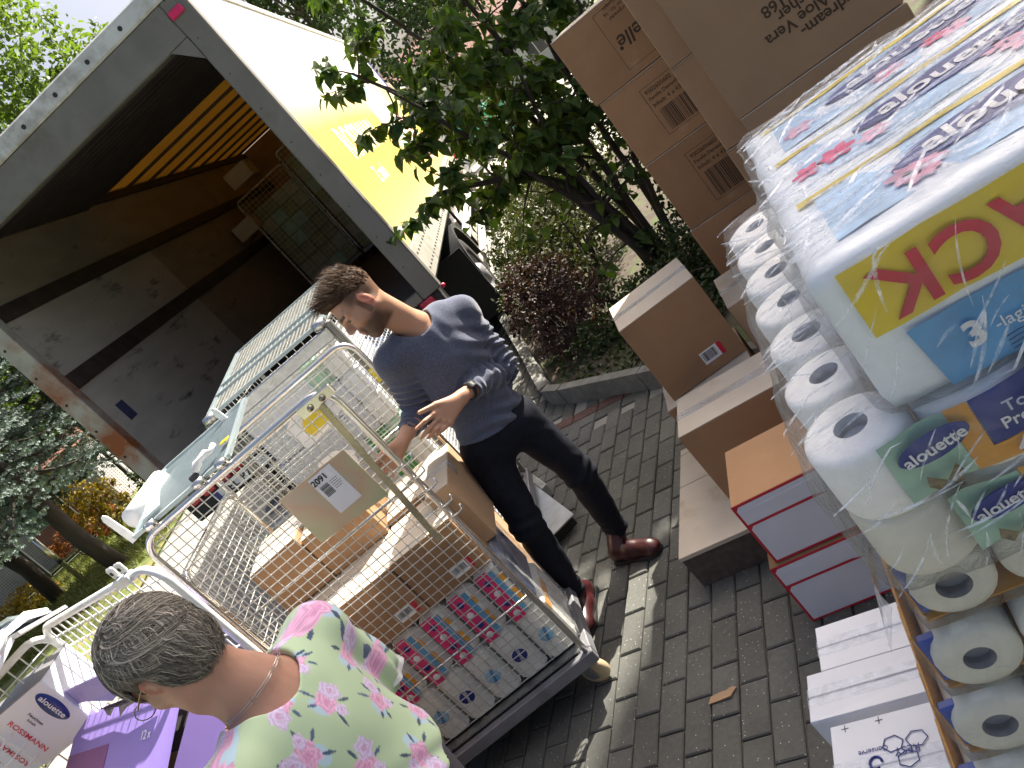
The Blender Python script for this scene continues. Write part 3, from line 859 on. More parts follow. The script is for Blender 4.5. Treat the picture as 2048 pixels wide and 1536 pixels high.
# fuel tank and cab ahead of the box
b = MB(); b.cbox((-.62,4.6,.45),(-.12,5.9,.98),.08); b.build('fuel_tank', MAT['alu'], truck)
cab = MB(); pr=[(8.55,.75),(8.55,2.95),(9.9,2.95),(10.45,2.1),(10.6,1.6),(10.6,.45),(9.85,.45),(9.8,.9),(9.55,1.12),(9.05,1.12),(8.8,.9)]
n_=len(pr); cab.add([(-TW+.06,y,z) for y,z in pr]+[(-.06,y,z) for y,z in pr], [tuple(range(n_)),tuple(range(n_,2*n_))[::-1]]+[(i,(i+1)%n_,n_+(i+1)%n_,n_+i) for i in range(n_)])
cabo = cab.build('cab', M('cab_sand',(0.50,0.40,0.30),0.35,coat=0.5), truck)
b = MB(); b.add([(-.052,9.1,1.85),(-.052,10.05,1.85),(-.052,9.85,2.65),(-.052,9.1,2.65),(-.058,9.1,1.85),(-.058,10.05,1.85),(-.058,9.85,2.65),(-.058,9.1,2.65)],[(0,1,2,3),(0,4,5,1),(1,5,6,2),(2,6,7,3),(3,7,4,0)]); b.build('side_window', MAT['pane'], cabo)
b = MB(); b.tube([(-.06,10.2,2.1),(.16,10.25,2.15),(.16,10.25,1.75)], .015, 6); b.cbox((.1,10.22,1.7),(.26,10.3,2.1),.02); b.build('mirror', MAT['black_plastic'], cabo)
# printed lettering and pictures on the right side
Wt = M('white_lettering',(0.85,0.84,0.80),0.4)
text('ROSSMANN', .40, Wt, truck, (.001,1.98,2.24), (0,1,0), (0,0,1), off=.006, sp=1.02)
text('Z nami', .21, Wt, truck, (.001,1.42,1.93), (0,1,0), (0,0,1), off=.003)
def decal(y0,y1,z0,z1,mt,sk=0.0):
    d = MB(); d.hexa([(.0005,y0,z0),(.0018,y0,z0),(.0018,y1,z0),(.0005,y1,z0),(.0005,y0+sk,z1),(.0018,y0+sk,z1),(.0018,y1+sk,z1),(.0005,y1+sk,z1)])
    d.build('printed_picture', mt, truck)
decal(3.9,4.5,1.9,2.9,M('print_sand',(0.72,0.60,0.42),0.4,0,0.2,3),.15)
decal(4.55,4.9,1.7,3.0,M('print_sky',(0.30,0.55,0.72),0.4,0,0.3,5),.15)
decal(5.0,5.7,1.7,3.0,M('print_white',(0.74,0.72,0.70),0.4,0,0.2,9),.15)
decal(5.8,6.5,1.6,2.8,M('print_rose',(0.66,0.36,0.34),0.4,0,0.3,6),.1)
decal(6.6,7.2,1.6,2.9,M('print_green',(0.52,0.55,0.22),0.4,0,0.3,6),.1)
decal(8.05,8.28,1.45,3.5,MAT['navy'])
# ---------------------------------------------------------------- roll cages
def arc_frame(w, z0, z1, r, jog=0.0, n=7, x0=0.0):
    """inverted U in the xz plane from (x0,z0) over the top to (x0+w,z0)"""
    p = [(x0+jog, z0-.0), (x0, z0+.07)]
    p += [(x0 + r - r*math.cos(a), z1 - r + r*math.sin(a)) for a in [PI/2*k/n for k in range(n+1)]]
    p += [(x0 + w - r + r*math.sin(a), z1 - r + r*math.cos(a)) for a in [PI/2*k/n for k in range(n+1)]]
    p += [(x0+w, z0+.07), (x0+w-jog, z0)]
    return p

def panel(cage, name, org, ux, w, z0, z1, r=.075, pitch=.05, pz=.05, tube_r=.0125, wr=.0026, mt=None, wm=None, bars=(), jog=.015, z_in=.06):
    """tube frame with welded wire; org = lower left corner (local), ux = unit vector along the panel"""
    org = Vector(org); ux = Vector(ux)
    P = lambda x, z: org + ux*x + Vector((0,0,z))
    b = MB(); b.tube([P(x,z) for x,z in arc_frame(w, z0, z1, r, jog)], tube_r, 10)
    fr = b.build(name, mt or MAT['chrome'], cage)
    m = MB(); uy = ux.cross(Vector((0,0,1)))
    nx = max(2, int(round(w/pitch)))
    for k in range(1, nx):
        x = w*k/nx
        ins = max(0.0, r - min(x, w-x)); top = z1 - (r - math.sqrt(max(0, r*r-ins*ins)))
        m.tube([P(x,z0+z_in)+uy*.003, P(x,top)+uy*.003], wr, 5, caps=False)
    nz = max(2, int(round((z1-z0-z_in)/pz)))
    for k in range(0, nz):
        z = z0 + z_in + (z1-z0-z_in)*k/nz
        ins = max(0.0, z-(z1-r)); d = r - math.sqrt(max(0, r*r-ins*ins))
        m.tube([P(d,z)-uy*.003, P(w-d,z)-uy*.003], wr*1.1, 5, caps=False)
    tag(m.build('wire_mesh', wm or MAT['wire'], fr), kind='stuff')
    for z in bars:
        b = MB(); b.tube([P(.0,z)-uy*.006, P(w,z)-uy*.006], .0058, 7); b.build('cross_bar', MAT['chrome'], fr)
    return fr

def caster(cage, x, y, a, base_z):
    r = .058
    ob = MB(); mt = Matrix.Translation((x,y,0)) @ Matrix.Rotation(a,4,'Z')
    ax = mt.to_3x3() @ Vector((1,0,0)); c = mt @ Vector((0,-.03,r))
    ob.lathe([(0,-.018),(r-.012,-.018),(r,-.012),(r,.012),(r-.012,.018),(0,.018)], c, ax, 24)
    w = ob.build('caster', M_CAST, cage)
    f = MB()
    for s in (-1,1):
        f.hexa([mt @ Vector(q) for q in [(s*.024-.002,-.045,r-.02),(s*.024+.002,-.045,r-.02),(s*.024+.002,-.01,r-.02),(s*.024-.002,-.01,r-.02),(s*.024-.002,-.03,base_z),(s*.024+.002,-.03,base_z),(s*.024+.002,.035,base_z),(s*.024-.002,.035,base_z)]])
    f.hexa([mt @ Vector(q) for q in [(-.035,-.035,base_z-.008),(.035,-.035,base_z-.008),(.035,.04,base_z-.008),(-.035,.04,base_z-.008),(-.035,-.035,base_z),(.035,-.035,base_z),(.035,.04,base_z),(-.035,.04,base_z)]])
    f.build('fork', MAT['steel'], w)
M_CAST = M('caster_wheel', (0.55,0.42,0.26), 0.4, 0, 0.2, 20)

def cage_base(cage, W, D, bz=.135, h=.055, a=0.4, mt=None):
    mt = mt or MAT['grey_paint']
    for (lo,hi) in (((-.02,-.02,bz),(W+.02,.012,bz+h)),((-.02,D-.012,bz),(W+.02,D+.02,bz+h)),((-.02,.0125,bz),(.012,D-.0125,bz+h)),((W-.012,.0125,bz),(W+.02,D-.0125,bz+h))):
        b = MB(); b.cbox(lo,hi,.004); b.build('base_rail', mt, cage)
    b = MB(); b.box((.0125,.0125,bz+.012),(W-.0125,D-.0125,bz+.03)); b.build('base_plate', mt, cage)
    b = MB()
    for k in range(9):
        y = D*(k+.5)/9
        b.box((.0,y-.02,bz+h+.001),(W,y+.02,bz+h+.008))
    tag(b.build('deck_slats', MAT['steel'], cage), kind='stuff')
    for i,(x,y) in enumerate(((.07,.07),(W-.07,.07),(.07,D-.07),(W-.07,D-.07))):
        caster(cage, x, y, a + i*.7, bz)
# ---------------------------------------------------------------- cartons
def carton(label, size, loc, rotz, mt='kraft', name='cardboard_box', tape=True, group=None, top=None, seam='x', lab=None, cat='box', tilt=None):
    """loc = near left bottom corner; local x = width, y = depth, z = height"""
    w, d, h = size
    t = thing(name, label, cat, loc, rotz, group)
    if tilt: t.rotation_euler = (tilt[0], tilt[1], rotz)
    m = MAT[mt] if isinstance(mt, str) else mt
    tm = MAT[top] if top else m  # a paler top colour stands in for skylight on the flaps
    cr = random.Random(int(abs(loc[0]*911+loc[1]*577+loc[2]*131)*1000))
    jt = {(i,j,k): Vector((cr.uniform(-1,1),cr.uniform(-1,1),cr.uniform(-1,.6)))*.0032*(1 if k else .4) for i in (0,1) for j in (0,1) for k in (0,1)}
    bul = cr.uniform(.0,.003)
    def warp(mb):
        o_ = []
        for p in mb.v:
            a,b_,c_ = min(1,max(0,p[0]/w)), min(1,max(0,p[1]/d)), min(1,max(0,p[2]/h)); q = Vector(p)
            for (i,j,k),v_ in jt.items(): q = q + v_*((a if i else 1-a)*(b_ if j else 1-b_)*(c_ if k else 1-c_))
            o_.append(tuple(q))
        mb.v = o_
        return mb
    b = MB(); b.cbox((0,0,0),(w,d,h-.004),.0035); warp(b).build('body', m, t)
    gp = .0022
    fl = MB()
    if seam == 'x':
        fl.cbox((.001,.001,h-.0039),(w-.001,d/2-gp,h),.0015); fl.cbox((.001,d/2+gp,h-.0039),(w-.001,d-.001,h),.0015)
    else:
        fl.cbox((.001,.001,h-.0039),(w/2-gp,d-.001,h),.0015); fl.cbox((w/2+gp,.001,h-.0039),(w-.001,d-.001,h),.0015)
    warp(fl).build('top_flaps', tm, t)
    if tape:
        tp = MB(); k = .024
        if seam == 'x':
            tp.box((-.0006,d/2-k,h+.0002),(w+.0006,d/2+k,h+.0007)); tp.box((-.0012,d/2-k,h-.06),(-.0007,d/2+k,h+.0002)); tp.box((w+.0007,d/2-k,h-.06),(w+.0012,d/2+k,h+.0002))
        else:
            tp.box((w/2-k,-.0006,h+.0002),(w/2+k,d+.0006,h+.0007)); tp.box((w/2-k,-.0012,h-.06),(w/2+k,-.0007,h+.0002))
        warp(tp).build('tape', MAT['tape'], t)
    if lab:
        barcode_label(t, *lab)
    return t

def barcode_label(t, x, z, w=.10, h=.055, red=True, face='front', mt=None):
    """white sticker with bars on the near face"""
    b = MB(); b.box((x,-.0009,z),(x+w,-.0002,z+h)); lb = b.build('label', MAT['white'], t)
    if red:
        b = MB(); b.box((x+w-.02,-.0014,z),(x+w,-.001,z+h)); b.build('red_band', MAT['red'], lb)
    b = MB(); q = x+.006; r = random.Random(int((x+z)*1000))
    while q < x + w - (.03 if red else .01):
        ww = r.choice((.001,.0018,.003)); b.box((q,-.0014,z+.012),(q+ww,-.001,z+h-.006)); q += ww + r.choice((.0012,.002,.003))
    b.build('barcode', MAT['black'], lb)
    return lb

# ---------------------------------------------------------------- main cage: near and far wire panels, right side open
A_AZ = 96
PA_ = Vector((-.475,2.56,0)); eA = azv(A_AZ); nA = azv(A_AZ-90)
WA, DA = .82, .72
orgA = PA_ - eA*.80
cage = thing('roll_cage', 'open zinc wire roll cage with metal plate, filled with brown boxes', 'roll cage', orgA, az_rot(A_AZ))
cage_base(cage, WA, DA)
panel(cage, 'front_panel', (0,0,.19), (1,0,0), WA, 0, 1.385, bars=(.33,.95-.19+.18), jog=.0, mt=MAT['chrome'], pitch=.037, pz=.034, wr=.0021)
panel(cage, 'rear_panel', (0,DA,.19), (1,0,0), WA, 0, 1.36, bars=(.5,.93), jog=.0, mt=MAT['chrome'], pitch=.037, pz=.034, wr=.0021)
# left side half panel
panel(cage, 'side_panel', (0.0,DA-.01,.19), (0,-1,0), DA-.02, 0, 1.20, r=.05, bars=(.6,), pitch=.037, pz=.034, wr=.0021)
# strut, sign plate, small hooks
b = MB(); b.slab((.775,-.018,1.545),(.735,-.022,.915),.022,.008,(0,1,0)); b.build('strut', MAT['gold_zinc'], cage)
b = MB(); b.cbox((.705,-.034,1.535),(.845,-.012,1.575),.004); br_ = b.build('bracket', MAT['chrome'], cage)
for x in (.75,.80):
    h = MB(); h.lathe([(.012,0),(.010,.010),(0,.012)], (x,-.034,1.552), (0,-1,0), 8); h.build('bolt', MAT['gold_zinc'], br_)
b = MB(); b.hexa([(.437,-.0165,1.180),(.722,-.0165,1.158),(.722,-.0135,1.158),(.437,-.0135,1.180),(.443,-.0165,1.385),(.722,-.0165,1.376),(.722,-.0135,1.376),(.443,-.0135,1.385)])
def heat_metal():
    m, nt, out = nodes('brushed_plate')
    bs = nt.nodes.new('ShaderNodeBsdfPrincipled'); nt.links.new(bs.outputs[0], out.inputs['Surface'])
    f = noise(nt, coords(nt), 4.0, 2.0)
    c = ramp(nt, f, [(0.30,(0.40,0.45,0.28)),(0.45,(0.48,0.44,0.30)),(0.55,(0.50,0.36,0.27)),(0.68,(0.42,0.43,0.34))])
    nt.links.new(c, bs.inputs['Base Color']); bs.inputs['Metallic'].default_value = 0.55; bs.inputs['Roughness'].default_value = 0.42
    return m
sp_ = b.build('sign_plate', heat_metal(), cage)
b = MB(); b.cbox((.560,-.0182,1.215),(.655,-.0170,1.372),.0005); lb = b.build('label', MAT['white'], sp_)
text('2091', .031, MAT['black'], cage, (.592,-.0184,1.350), (1,0,0), (0,0,1), off=.0008)
b = MB(); r_ = random.Random(5); z = 1.285
while z < 1.33:
    d_ = r_.choice((.001,.002,.003)); b.box((.572,-.0188,z),(.605,-.0184,z+d_)); z += d_ + r_.choice((.001,.0018))
b.build('barcode', MAT['black'], lb)
b = MB()
for k in range(5): b.box((.612,-.0188,1.292+k*.008),(.612+.028+.004*(k%3),-.0184,1.2935+k*.008))
b.build('fine_print', MAT['black'], lb)
for z in (1.20,1.14,1.08,1.00,.95):
    h = MB(); h.tube([(.79,-.006,z),(.85,-.03,z+.002),(.872,-.03,z+.006),(.875,-.03,z+.025)], .0035, 6); h.build('hook', MAT['chrome'], cage)
# folded mesh lid lying over the left half, clips, paper roll
lid = thing('mesh_lid', 'blue-grey fine mesh lid folded over the left top of the cage', 'lid', orgA + Vector((0,0,1.60)), az_rot(A_AZ))
b = MB()
lx0, lx1, ly0, ly1 = .0, .42, .02, .50
for k in range(60):
    y = ly0 + (ly1-ly0)*k/59; b.slab((lx0,y,.004+.05*(k/59)),(lx1,y,.004+.05*(k/59)),.0035,.002)
for k in range(12):
    x = lx0 + (lx1-lx0)*k/11; b.slab((x,ly0,.002),(x,ly1,.052),.004,.003)
tag(b.build('wire_mesh', MAT['blue_grey'], lid), kind='stuff')
for a_, c_ in (((lx0,ly0,0),(lx1,ly0,0)),((lx0,ly1,.055),(lx1,ly1,.055)),((lx0,ly0,0),(lx0,ly1,.055)),((lx1,ly0,0),(lx1,ly1,.055))):
    f = MB(); f.slab(a_, c_, .022, .014); f.build('frame', MAT['blue_grey'], lid)
for x in (.08,.30,.40):
    f = MB(); f.lathe([(0,-.02),(.014,-.02),(.016,0),(.014,.02),(0,.02)], (x,-.006,.0), (1,0,0), 10); f.build('hinge', MAT['chrome'], lid)
f = MB(); f.cbox((.27,.02,.012),(.30,.045,.030),.003); f.build('clip', MAT['black_plastic'], lid)
f = MB(); f.box((.385,.12,.030),(.415,.16,.034)); f.build('yellow_tag', MAT['yellow'], lid)
f = MB(); f.tube([(.30,.03,.03),(.32,.05,.045),(.335,.04,.05),(.35,.08,.05),(.37,.07,.045),(.375,.11,.05)], [.012,.016,.010,.013,.008,.010], 8); f.build('knotted_bag', MAT['white'], lid)
rl = MB(); rl.lathe([(.0,0),(.042,0),(.042,.22),(.037,.22),(.037,.01)], (-.03,.16,.03), (.25,.75,.05), 24); o = rl.build('paper_roll', MAT['white']); o.location = orgA + Vector((-.02,.02,1.60)); o.rotation_euler = (0,0,az_rot(A_AZ))
tag(o, 'rolled white paper lying on the mesh lid of the cage', 'paper roll')
pp = MB(); pp.add([(.06,.03,.02),(.13,.035,.02),(.14,.12,.06),(.07,.11,.05),(.06,.03,.022),(.13,.035,.022),(.14,.12,.062),(.07,.11,.052)], [(3,2,1,0),(4,5,6,7),(0,1,5,4),(1,2,6,5),(2,3,7,6),(3,0,4,7)])
o = pp.build('delivery_slip', MAT['white']); o.location = orgA + Vector((0,0,1.605)); o.rotation_euler = (0,0,az_rot(A_AZ)); tag(o, 'white printed slip stuck to the mesh lid near the corner', 'slip')
for nm, dx, dz, L_, lb_ in (('flat_peg', -.035, .02, .12, 'pale flat metal peg sticking up at the left cage corner'), ('flat_peg', .33, .10, .10, 'pale flat metal peg standing by the truck post')):
    q = MB(); q.hexa([(-.014,-.004,0),(.014,-.004,0),(.014,.004,0),(-.014,.004,0),(-.012,-.003,L_),(.012,-.003,L_),(.012,.003,L_),(-.012,.003,L_)]); q.hexa([(-.012,-.003,L_),(.012,-.003,L_),(.012,.003,L_),(-.012,.003,L_),(-.004,-.002,L_+.014),(.004,-.002,L_+.014),(.004,.002,L_+.014),(-.004,.002,L_+.014)])
    o = q.build(nm, MAT['wire_white']); o.location = orgA + eA*dx + nA*(.06 if dx<0 else .46) + Vector((0,0,1.585 if dx<0 else 1.60)); o.rotation_euler = (0,-.1,az_rot(A_AZ)); tag(o, lb_, 'peg')

# contents of the main cage
def A(x, y, z): return orgA + eA*x + nA*y + Vector((0,0,z))
rA = az_rot(A_AZ)
zt = .205
# shrink packs of toilet rolls with pink bands
MAT['pack'] = M('white_pack', (0.72,0.72,0.68), 0.35, 0, 0.06, 12, bump=0.25, bscale=25)
n_ord = ('first','second','third','fourth','fifth','sixth')
for k in range(6):
    x = .035 + k*.130
    t = thing('toilet_roll_pack', f'white toilet roll pack with pink band inside the cage, {n_ord[5-k]} from the right', 'toilet paper', A(x,.04,zt), rA, 'pink banded packs in the cage')
    b = MB(); b.cbox((0,0,0),(.120,.30,.245),.022); b.cbox((0,0,.246),(.120,.30,.490),.022); b.build('pack_body', MAT['pack'], t)
    b = MB(); b.cbox((.010,-.0035,.24),(.062,.0,.478),.002); bd_ = b.build('pink_band', MAT['magenta'], t)
    for j in range(4):
        s_ = MB(); s_.lathe([(.014,0),(.010,.003),(0,.003)], (.040,-.0035,.27+j*.055), (0,-1,0), 10); s_.build('print_dot', MAT['navy'] if j%2 else MAT['white'], bd_)
    b = MB(); b.cbox((.066,-.003,.255),(.086,.0,.47),.001); b.build('blue_print', MAT['blue'], t)
    b = MB(); b.cbox((.088,-.003,.30),(.104,.0,.36),.001); b.cbox((.088,-.003,.40),(.104,.0,.44),.001); b.build('brown_print', MAT['orange'], t)
    b = MB(); b.lathe([(.030,0),(.026,.002),(0,.002)], (.06,-.001,.12), (0,-1,0), 16); b.build('round_print', MAT['lblue'] if k%2 else MAT['navy'], t)
    text('alouette', .022, MAT['navy'] if k%2 else MAT['white'], t, (.06,-.0035,.12), (.3,0,1), (-1,0,.3))
bxs = [(.52,.03,.705,.275,.30,.235,'kraft','brown carton with a barcode label, right of the three above the toilet packs',(.14,.03)),
       (.262,.03,.705,.252,.30,.232,'kraft','brown carton with a barcode label, middle of the three above the toilet packs',(.14,.03)),
       (.01,.03,.705,.246,.30,.228,'kraft','brown carton, left of the three above the toilet packs',None)]
for x,y,z,w,d,h,mt,lb_,la in bxs:
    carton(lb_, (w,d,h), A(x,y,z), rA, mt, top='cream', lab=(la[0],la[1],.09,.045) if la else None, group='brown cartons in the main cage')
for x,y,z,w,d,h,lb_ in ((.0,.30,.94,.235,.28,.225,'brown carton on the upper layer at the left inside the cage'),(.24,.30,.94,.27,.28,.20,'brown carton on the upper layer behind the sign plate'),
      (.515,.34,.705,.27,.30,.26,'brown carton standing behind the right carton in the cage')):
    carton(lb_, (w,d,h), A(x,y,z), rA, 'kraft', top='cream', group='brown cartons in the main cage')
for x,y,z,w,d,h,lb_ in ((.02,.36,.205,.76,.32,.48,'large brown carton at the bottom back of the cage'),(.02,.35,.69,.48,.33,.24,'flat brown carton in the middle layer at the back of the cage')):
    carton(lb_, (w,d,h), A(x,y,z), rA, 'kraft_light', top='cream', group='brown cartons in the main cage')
carton('tall pale brown carton jutting out of the open right side of the cage', (.11,.36,.285), A(.735,.17,.708), rA-.06, 'kraft_light', top='cream')
# bulging shrink-wrapped pack at the right edge
t = thing('shrink_wrapped_pack', 'glossy shrink wrapped blue pack bulging from the right edge of the cage', 'pack', A(.765,.03,.205), rA)
b = MB(); b.cbox((0,0,0),(.07,.34,.50),.03); b.build('film', MAT['film'], t)
b = MB(); b.cbox((.006,.01,.01),(.06,.33,.24),.02); b.build('pack_body', MAT['pack'], t)
b = MB(); b.cbox((.008,.01,.245),(.055,.33,.49),.02); b.build('blue_print', M('dark_blue_pack',(0.03,0.05,0.14),0.3,0,0.4,12), t)
b = MB(); b.cbox((.061,.02,.18),(.0625,.2,.22),.0005); b.build('orange_print', MAT['orange'], t)
# papers behind the near panel
for (x,y,z,w,h,lb_,rot) in ((.33,.70,1.13,.16,.13,'white handwritten sheet hanging on the rear mesh of the cage',.25),(.42,.60,1.33,.22,.14,'crumpled white and yellow wrapper behind the cage mesh',-.2)):
    q = MB(); q.add([(0,0,0),(w*.6,.01,-.02),(w,0,.0),(w,.015,h*.7),(w*.55,0,h),(0,.01,h*.8)]+[(0,.003,0),(w*.6,.013,-.02),(w,.003,.0),(w,.018,h*.7),(w*.55,.003,h),(0,.013,h*.8)], [(0,1,2,3,4,5),(11,10,9,8,7,6)]+[(i,6+i,6+(i+1)%6,(i+1)%6) for i in range(6)])
    t = thing('paper_sheet', lb_, 'paper', A(x,y,z), rA); o = q.build('sheet', MAT['white'], t); o.rotation_euler = (0,rot,0)
    if 'yellow' in lb_:
        q = MB(); q.add([(.06,-.003,.01),(.15,-.003,.0),(.19,-.003,.05),(.12,-.003,.08),(.13,-.003,.12),(.05,-.003,.06)], [(0,1,2,3,4,5)]); o2 = q.build('yellow_print', MAT['yellow'], t); o2.rotation_euler = (0,rot,0)

# ---------------------------------------------------------------- tall security cage with mesh roof behind it
cA = Vector((-1.13,3.66,0)); cB = Vector((-.43,3.52,0)); eC = (cB-cA).normalized(); nC = Vector((-eC.y,eC.x,0))
azC = math.degrees(math.atan2(eC.x,eC.y))
sec = thing('security_cage', 'tall zinc security roll cage with mesh roof in front of the truck', 'roll cage', cA, az_rot(azC))
WC, DC = (cB-cA).length, .76
cage_base(sec, WC, DC)
MAT['sec_post'] = M('cage_post_grey', (0.20,0.20,0.19), 0.4, 0.6, 0.15, 6)
panel(sec, 'front_panel', (0,0,.19), (1,0,0), WC, 0, 1.40, r=.03, pitch=.055, pz=.05, mt=MAT['steel'])
panel(sec, 'side_panel', (WC,0,.19), (0,1,0), DC, 0, 1.44, r=.05, pitch=.045, pz=.022, mt=MAT['sec_post'], wm=MAT['wire_white'], wr=.0022)
panel(sec, 'side_panel', (0,DC,.19), (0,-1,0), DC, 0, 1.44, r=.05, pitch=.05, pz=.05, mt=MAT['steel'])
panel(sec, 'rear_panel', (0,DC,.19), (1,0,0), WC, 0, 1.50, r=.03, pitch=.06, pz=.06, mt=MAT['steel'])
for x in (-.012,WC+.012):
    b = MB(); b.cbox((x-.014,-.016,.16),(x+.014,.016,1.63),.004); po = b.build('corner_post', MAT['sec_post'], sec)
for z in (1.28,1.02):
    b = MB(); b.box((WC-.001,-.0185,z),(WC+.025,-.0165,z+.075)); b.build('yellow_sticker', MAT['yellow'], po)
rf = MB(); zr0, zr1 = 1.645, 1.735
def RZ(y): return zr0 + (zr1-zr0)*y/DC
for k in range(34):
    y = DC*k/33; rf.slab((0,y,RZ(y)),(WC,y,RZ(y)),.0042,.003)
for k in range(26):
    x = WC*k/25; rf.slab((x,0,zr0+.002),(x,DC,zr1+.002),.005,.003)
tag(rf.build('roof_mesh', MAT['wire'], sec), kind='stuff')
for a_, c_ in (((0,0,zr0),(WC,0,zr0)),((0,DC,zr1),(WC,DC,zr1)),((0,0,zr0),(0,DC,zr1)),((WC,0,zr0),(WC,DC,zr1)),((0,DC*.3,RZ(DC*.3)+.004),(WC,DC*.3,RZ(DC*.3)+.004)),((0,DC*.45,RZ(DC*.45)+.004),(WC,DC*.45,RZ(DC*.45)+.004))):
    f = MB(); f.slab(a_, c_, .028, .016); f.build('roof_frame', MAT['blue_grey'], sec)
f = MB(); f.cbox((.0,-.03,1.555),(WC,-.004,1.615),.006); f.build('lock_rail', MAT['steel'], sec)
for x in (.02,WC-.02):
    f = MB(); f.lathe([(0,-.03),(.02,-.03),(.024,0),(.02,.03),(0,.03)], (x,-.01,1.64), (1,0,0), 12); f.build('hinge', MAT['steel'], sec)
def Cc(x,y,z): return cA + eC*x + nC*y + Vector((0,0,z))
rC = az_rot(azC)
# white carton sheets and green packs inside
t = thing('white_carton_stack', 'white cartons inside the security cage behind the mesh', 'box', Cc(.04,.06,.2), rC)
b = MB(); b.cbox((0,0,0),(.36,.5,.55),.004); b.cbox((.0,0,.556),(.40,.5,1.05),.004); b.cbox((.02,.0,1.056),(.42,.5,1.36),.004); b.build('body', MAT['white_card'], t)
t = thing('detergent_pack', 'green and white detergent packs inside the security cage', 'pack', Cc(.44,.05,.2), rC)
r_ = random.Random(3)
for iz in range(9):
    for ix in range(2):
        b = MB(); z0 = iz*.15; b.cbox((ix*.112,.0,z0),(ix*.112+.108,.45,z0+.145),.012)
        b.build('bottle_pack', r_.choice((MAT['green'],MAT['white_card'],MAT['white_card'],MAT['mint'],MAT['white'])), t)
t = thing('blue_pack_stack', 'dark blue and orange packs seen through the side mesh of the security cage', 'pack', Cc(.44,.52,.2), rC)
for iz in range(7):
    b = MB(); b.cbox((0,.0,iz*.18),(.235,.2,iz*.18+.175),.01)
    b.build('pack_body', (MAT['orange'],MAT['white_card'],MAT['navy'],MAT['orange'],MAT['mint'],MAT['navy'],M('pack_bluegrey',(0.1,0.13,0.25),0.4))[iz], t)
b = MB(); b.cbox((WC-.11,.02,.30),(WC-.085,.40,.44),.004); 
# ---------------------------------------------------------------- near left cage with lid folded white, and its boxes
dA = Vector((-1.08,2.20,0)); dB = Vector((-1.74,2.70,0)); eD = (dA-dB).normalized(); azD = math.degrees(math.atan2(eD.x,eD.y)); WD = (dA-dB).length
lc = thing('near_roll_cage', 'white-lit wire roll cage at the left edge beside the woman', 'roll cage', dB, az_rot(azD))
cage_base(lc, WD, .72) if False else None
nD = Vector((-eD.y,eD.x,0))
# this cage extends towards the viewer (local -y)
panel(lc, 'rear_panel', (0,0,.19), (1,0,0), WD, 0, 1.385, bars=(1.1,), mt=MAT['wire_white'], wm=MAT['wire_white'], wr=.003)
panel(lc, 'side_panel', (0,0,.19), (0,-1,0), .72, 0, 1.385, mt=MAT['wire_white'], wm=MAT['wire_white'])
for (lo,hi) in (((-.02,-.012,.135),(WD+.02,.02,.19)),((-.02,-.74,.135),(WD+.02,-.708,.19)),((-.02,-.7075,.135),(.012,-.0125,.19)),((WD-.012,-.7075,.135),(WD+.02,-.0125,.19))):
    b = MB(); b.cbox(lo,hi,.004); b.build('base_rail', MAT['grey_paint'], lc)
b = MB(); b.box((.0125,-.707,.15),(WD-.0125,-.013,.17)); b.build('base_plate', MAT['grey_paint'], lc)
for i,(x,y) in enumerate(((.07,-.07),(WD-.07,-.07),(.07,-.65),(WD-.07,-.65))): caster(lc, x, y, i*.9, .135)
b = MB(); b.cbox((WD-.20,-.022,1.562),(WD-.11,.012,1.592),.004); br_ = b.build('bracket', MAT['wire_white'], lc)
for x in (WD-.18,WD-.13):
    h = MB(); h.cbox((x-.018,-.006,1.592),(x+.018,.006,1.632),.005); ho = h.build('lug', MAT['wire_white'], br_)
    h = MB(); h.lathe([(.007,0),(.006,.002),(0,.002)], (x,-.006,1.612), (0,-1,0), 10); h.build('hole', MAT['black'], ho)
# rusted catch on the right post
h = MB(); h.tube([(WD,-.012,1.15),(WD+.004,-.02,1.05),(WD-.004,-.022,.98)], [.014,.018,.012], 8); h.build('rusty_catch', M('rust',(0.16,0.07,0.04),0.8,0.2,0.4,60,bump=0.6,bscale=90), lc)
ld = thing('white_folded_lid', 'white folded lid with straps on top of the left cage', 'lid', dB + Vector((0,0,1.60)), az_rot(azD))
for i,(y0,z0,y1,z1) in enumerate(((-.02,.0,-.16,.05),(-.165,.045,-.30,.0),(-.02,.012,-.11,.09))):
    b = MB(); b.hexa([(-.1,y0,z0),(.33-.05*i,y0,z0),(.33-.05*i,y1,z1),(-.1,y1,z1),(-.1,y0,z0+.012),(.33-.05*i,y0,z0+.012),(.33-.05*i,y1,z1+.012),(-.1,y1,z1+.012)]); b.build('lid_leaf', MAT['white'] if i!=2 else MAT['blue_grey'], ld)
for k in range(4):
    b = MB(); x = -.02+k*.085; b.tube([(x,-.03,.03),(x+.03,-.09,.07),(x+.02,-.16,.075),(x+.05,-.22,.05)], [.010,.014,.011,.008], 7); b.build('strap', MAT['white'], ld)
b = MB(); b.cbox((-.05,-.30,.02),(.0,-.27,.06),.004); b.build('yellow_tag', MAT['yellow'], ld)
def Dd(x,y,z): return dB + eD*x + nD*y + Vector((0,0,z))
rD = az_rot(azD)
# contents of the left cage
carton('large brown carton at the bottom of the left cage', (.78,.55,.50), Dd(.03,-.62,.20), rD, 'kraft_light', group='cartons under the purple box')
carton('brown carton in the middle of the left cage under the purple box', (.76,.55,.38), Dd(.04,-.63,.705), rD, 'kraft', group='cartons under the purple box')
pur = thing('purple_carton', 'torn purple sanitary pad carton tilted forward in the left cage', 'box', Dd(.10,-.15,1.32), rD)
pur.rotation_euler = (math.radians(27), 0, rD)
b = MB()
